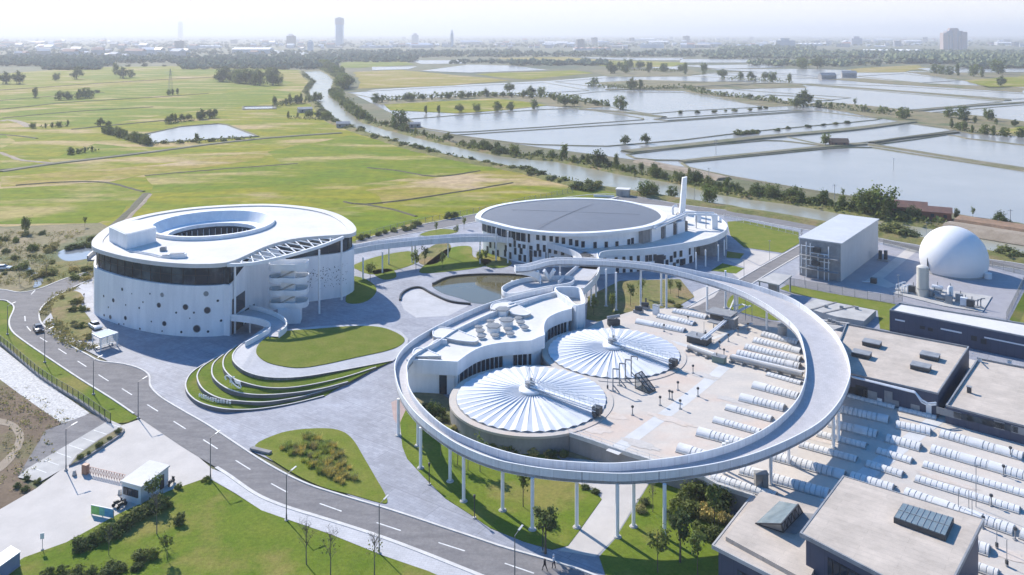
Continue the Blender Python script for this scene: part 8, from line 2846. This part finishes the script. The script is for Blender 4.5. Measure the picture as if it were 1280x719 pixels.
HM = [hall_mesh(14, 10, 7, 3, M_bldg[i % 5], rm) for i, rm in enumerate((M_steelgrey, M_redr, M_whiter, M_bldg[0], M_bldg[2], M_redr))]
SM = [hall_mesh(70, 30, 8, 3, M_bldg[i], rm) for i, rm in enumerate((M_whiter, M_bluer, M_whiter, M_bldg[1]))]
KM = [block_mesh(34, 14, f, M_bldg[i % 5]) for i, f in enumerate((5, 6, 8, 11))]
for (u0, u1, v0, v1, n_, mix_, where) in ((0, 330, 60, 74, 40, (.9, .1, 0), 'among the trees at the edge of the left fields'), (0, 420, 47, 64, 62, (.75, .15, .1), 'in the hazy wooded town on the left'), (420, 880, 48, 61, 92, (.64, .28, .08), 'in the hazy town along the middle of the horizon'), (880, 1290, 46, 59, 78, (.45, .4, .15), 'in the hazy industrial town on the right')):
    for i in range(n_):
        u = rf.uniform(u0, u1)
        v = v0 + (v1 - v0) * rf.random() ** .8
        p = G(u, v)
        k = rf.random()
        if k < mix_[0]:
            nm, me, s, cat, ds = 'town_house', rf.choice(HM), rf.uniform(1, 2.6), 'house', 'small pale house '
        elif k < mix_[0] + mix_[1]:
            nm, me, s, cat, ds = 'factory_shed', rf.choice(SM), rf.uniform(.7, 2.0), 'factory shed', 'long pale factory shed '
        else:
            nm, me, s, cat, ds = 'apartment_block', rf.choice(KM), rf.uniform(.9, 1.5), 'apartment block', 'pale slab block '
        o = inst(nm, me, None, p, rf.uniform(-.5, .5), s)
        tag(o, ds + where, cat, cat + 's ' + where)
for (u, v, w, d, h, rz, m_, lab) in ((1114, 66.5, 200, 40, 13, 0, M_whiter, 'longest bright white greenhouse-like shed beyond the right ponds'), (938, 60, 130, 60, 16, .05, M_bluer, 'broad blue-roofed factory at the far middle right'), (1016, 57, 160, 60, 14, 0, M_whiter, 'white factory hall beyond the belt at the right'), (1242, 74, 42, 20, 7, 0, M_whiter, 'small bright white shed at the right under the brown tower'),
                                    (740, 63, 150, 50, 12, .1, M_redr, 'reddish long factory in the far middle'), (815, 60, 110, 60, 24, -.2, M_whiter, 'white peaked hall in the far middle'), (255, 60, 150, 60, 12, 0, M_whiter, 'long pale shed left of the tall tower'), (340, 57, 120, 50, 14, .1, M_bluer, 'pale blue shed just left of the tall tower'), (470, 60, 150, 50, 12, 0, M_bluer, 'pale blue shed just right of the tall tower'), (1060, 56, 60, 40, 26, 0, M_bldg[2], 'square white hall among the far right factories')):
    p = G(u, v)
    t = thing('factory_shed', lab, 'factory shed', p, None, rz)
    o = MB().box((0, 0, 0), (w, d, h * .7)).build('wall', M_bldg[2])
    o.parent = t
    mb = MB()
    nb_ = max(2, int(w / 25))
    for k in range(nb_):
        x0, x1 = -w / 2 + w * k / nb_, -w / 2 + w * (k + 1) / nb_
        mb.add([(x0, -d / 2 - .5, h * .7), (x1, -d / 2 - .5, h * .7), ((x0 + x1) / 2, -d / 2 - .5, h), (x0, d / 2, h * .7), (x1, d / 2, h * .7), ((x0 + x1) / 2, d / 2, h)], [(0, 1, 2), (0, 2, 5, 3), (2, 1, 4, 5), (3, 5, 4)])
    o = mb.build('roof', m_)
    o.parent = t


def tower(u, vb, w, d, h, lab, m_, cap=None, floors=None, wing=None):
    p = G(u, vb)
    t = thing('tower_block', lab, 'tower', p)
    fl = floors or int(h / 3.6)
    mb = MB()
    fh = h / fl
    for k in range(fl):
        mb.box((0, 0, k * fh), (w, d, fh * .55))
    o = mb.build('floor_bands', m_)
    o.parent = t
    o = MB().box((0, 0, 0), (w - 1.0, d - 1.0, h)).build('window_core', mat('tower_glass', (.26, .35, .46), .2, c2=(.33, .42, .52), scale=.03))
    o.parent = t
    if cap:
        o = MB().box((0, 0, h), (w * cap[0], d * cap[0], cap[1])).build('crown', cap[2])
        o.parent = t
        o = MB().box((0, 0, h + cap[1]), (w * .5, d * .5, 5)).build('roof_house', cap[2])
        o.parent = t
    for (x, ww, hh) in (wing or []):
        mb = MB()
        for k in range(int(hh / fh)):
            mb.box((x, -2, k * fh), (ww, d + 4, fh * .6))
        mb.box((x, -2, 0), (ww - 1, d + 3, hh))
        o = mb.build('wing', m_)
        o.parent = t
    return t


M_tw = mat('tower_blue', (.52, .63, .78), .4, c2=(.46, .56, .7), scale=.02)
M_tp = mat('tower_cap', (.50, .47, .50), .6)
M_tb = mat('tower_brown', (.52, .42, .39), .8, c2=(.44, .35, .33), scale=.02)
tower(424.5, 57, 38, 38, 118, 'tall blue glass tower with a wider pale top beyond the river bend', M_tw, (1.12, 36, M_tp), wing=None)
tower(225.5, 48, 48, 40, 205, 'faint grey tower alone on the left horizon', M_tp, (.8, 8, M_tp))
tower(1191.5, 62, 70, 26, 80, 'brown stepped apartment tower on the right horizon', M_tb, (.6, 7, M_tb), wing=[(-40, 22, 72), (40, 24, 76), (0, 18, 86), (-20, 10, 60), (20, 10, 60)])
tower(565, 59, 14, 20, 70, 'slim white tower in the far middle', M_whiter, (.5, 10, M_whiter))
tower(388, 63.5, 22, 16, 34, 'small white block by the water left of the tall tower', M_whiter, (.8, 4, M_whiter))
tower(519, 53, 50, 30, 55, 'blue-grey block right of the tall tower', M_tp, (.6, 8, M_tp))
tower(363.5, 53, 55, 30, 50, 'blue-grey block left of the tall tower', M_tp, (.6, 8, M_tp))
tower(124, 44.5, 150, 80, 90, 'faint low tower group on the left horizon', M_tp, (.5, 60, M_tp))
tower(1070, 56.5, 60, 30, 40, 'dark office block among the far right factories', M_tp, (.5, 6, M_tp))
tower(981, 60.5, 90, 26, 36, 'pale office block left of the far right factories', M_bldg[0], (.4, 6, M_bldg[0]))

# woods that read as one mass
def woods(name, bands, seed, label):
    rr = random.Random(seed)
    mb = MB()
    for (u0, u1, v0, v1, n_, h) in bands:
        y0, y1 = F * CH / (v1 - VH), F * CH / (v0 - VH)
        for i in range(n_):
            v = v0 + (v1 - v0) * rr.random() ** .9
            p = G(rr.uniform(u0, u1), v)
            hh = h * rr.uniform(.55, 1.3)
            w = hh * rr.uniform(.8, 1.5)
            for q in range(6):
                c = p + Vector((rr.uniform(-w, w) * .55, rr.uniform(-w, w) * .5, hh * rr.uniform(.3, .8)))
                s = w * rr.uniform(.3, .52)
                a = rr.uniform(0, 6.28)
                x, y = Vector((math.cos(a), math.sin(a), 0)) * s, Vector((-math.sin(a), math.cos(a), rr.uniform(-.3, .3))) * s
                z = Vector((0, 0, s * .8))
                mb.add([c + x, c + y, c - x, c - y, c + z, c - z], [(0, 1, 4), (1, 2, 4), (2, 3, 4), (3, 0, 4), (1, 0, 5), (2, 1, 5), (3, 2, 5), (0, 3, 5)])
    o = mb.build(name, mat('far_foliage', (.13, .165, .12), .9, island=.35, spec=.1), kind='stuff')
    o['label'] = label
    return o


woods('far_woods', [(-60, 430, 46, 60, 900, 10), (-60, 300, 60, 74, 430, 9), (0, 140, 74, 83, 260, 11), (55, 125, 83, 87.5, 160, 9), (150, 420, 74, 79.5, 320, 11), (230, 420, 80, 87, 220, 11), (300, 420, 64, 75, 160, 9)], 1, 'wooded land and town trees on the left horizon')
woods('far_woods', [(420, 900, 47, 60, 800, 10), (420, 1300, 66, 71.5, 600, 12), (440, 640, 64, 72, 240, 10), (425, 520, 72, 78, 120, 11), (640, 760, 78.5, 82.5, 120, 9), (560, 660, 77, 80, 50, 8)], 2, 'trees along the middle horizon')
woods('far_woods', [(880, 1330, 46, 58, 800, 10), (880, 1330, 66, 74, 700, 12), (900, 1020, 60, 68, 200, 16), (1110, 1330, 74, 80, 420, 14), (940, 1100, 78, 83, 120, 10), (1200, 1330, 80, 86, 130, 12)], 3, 'tree belts beyond the right ponds')
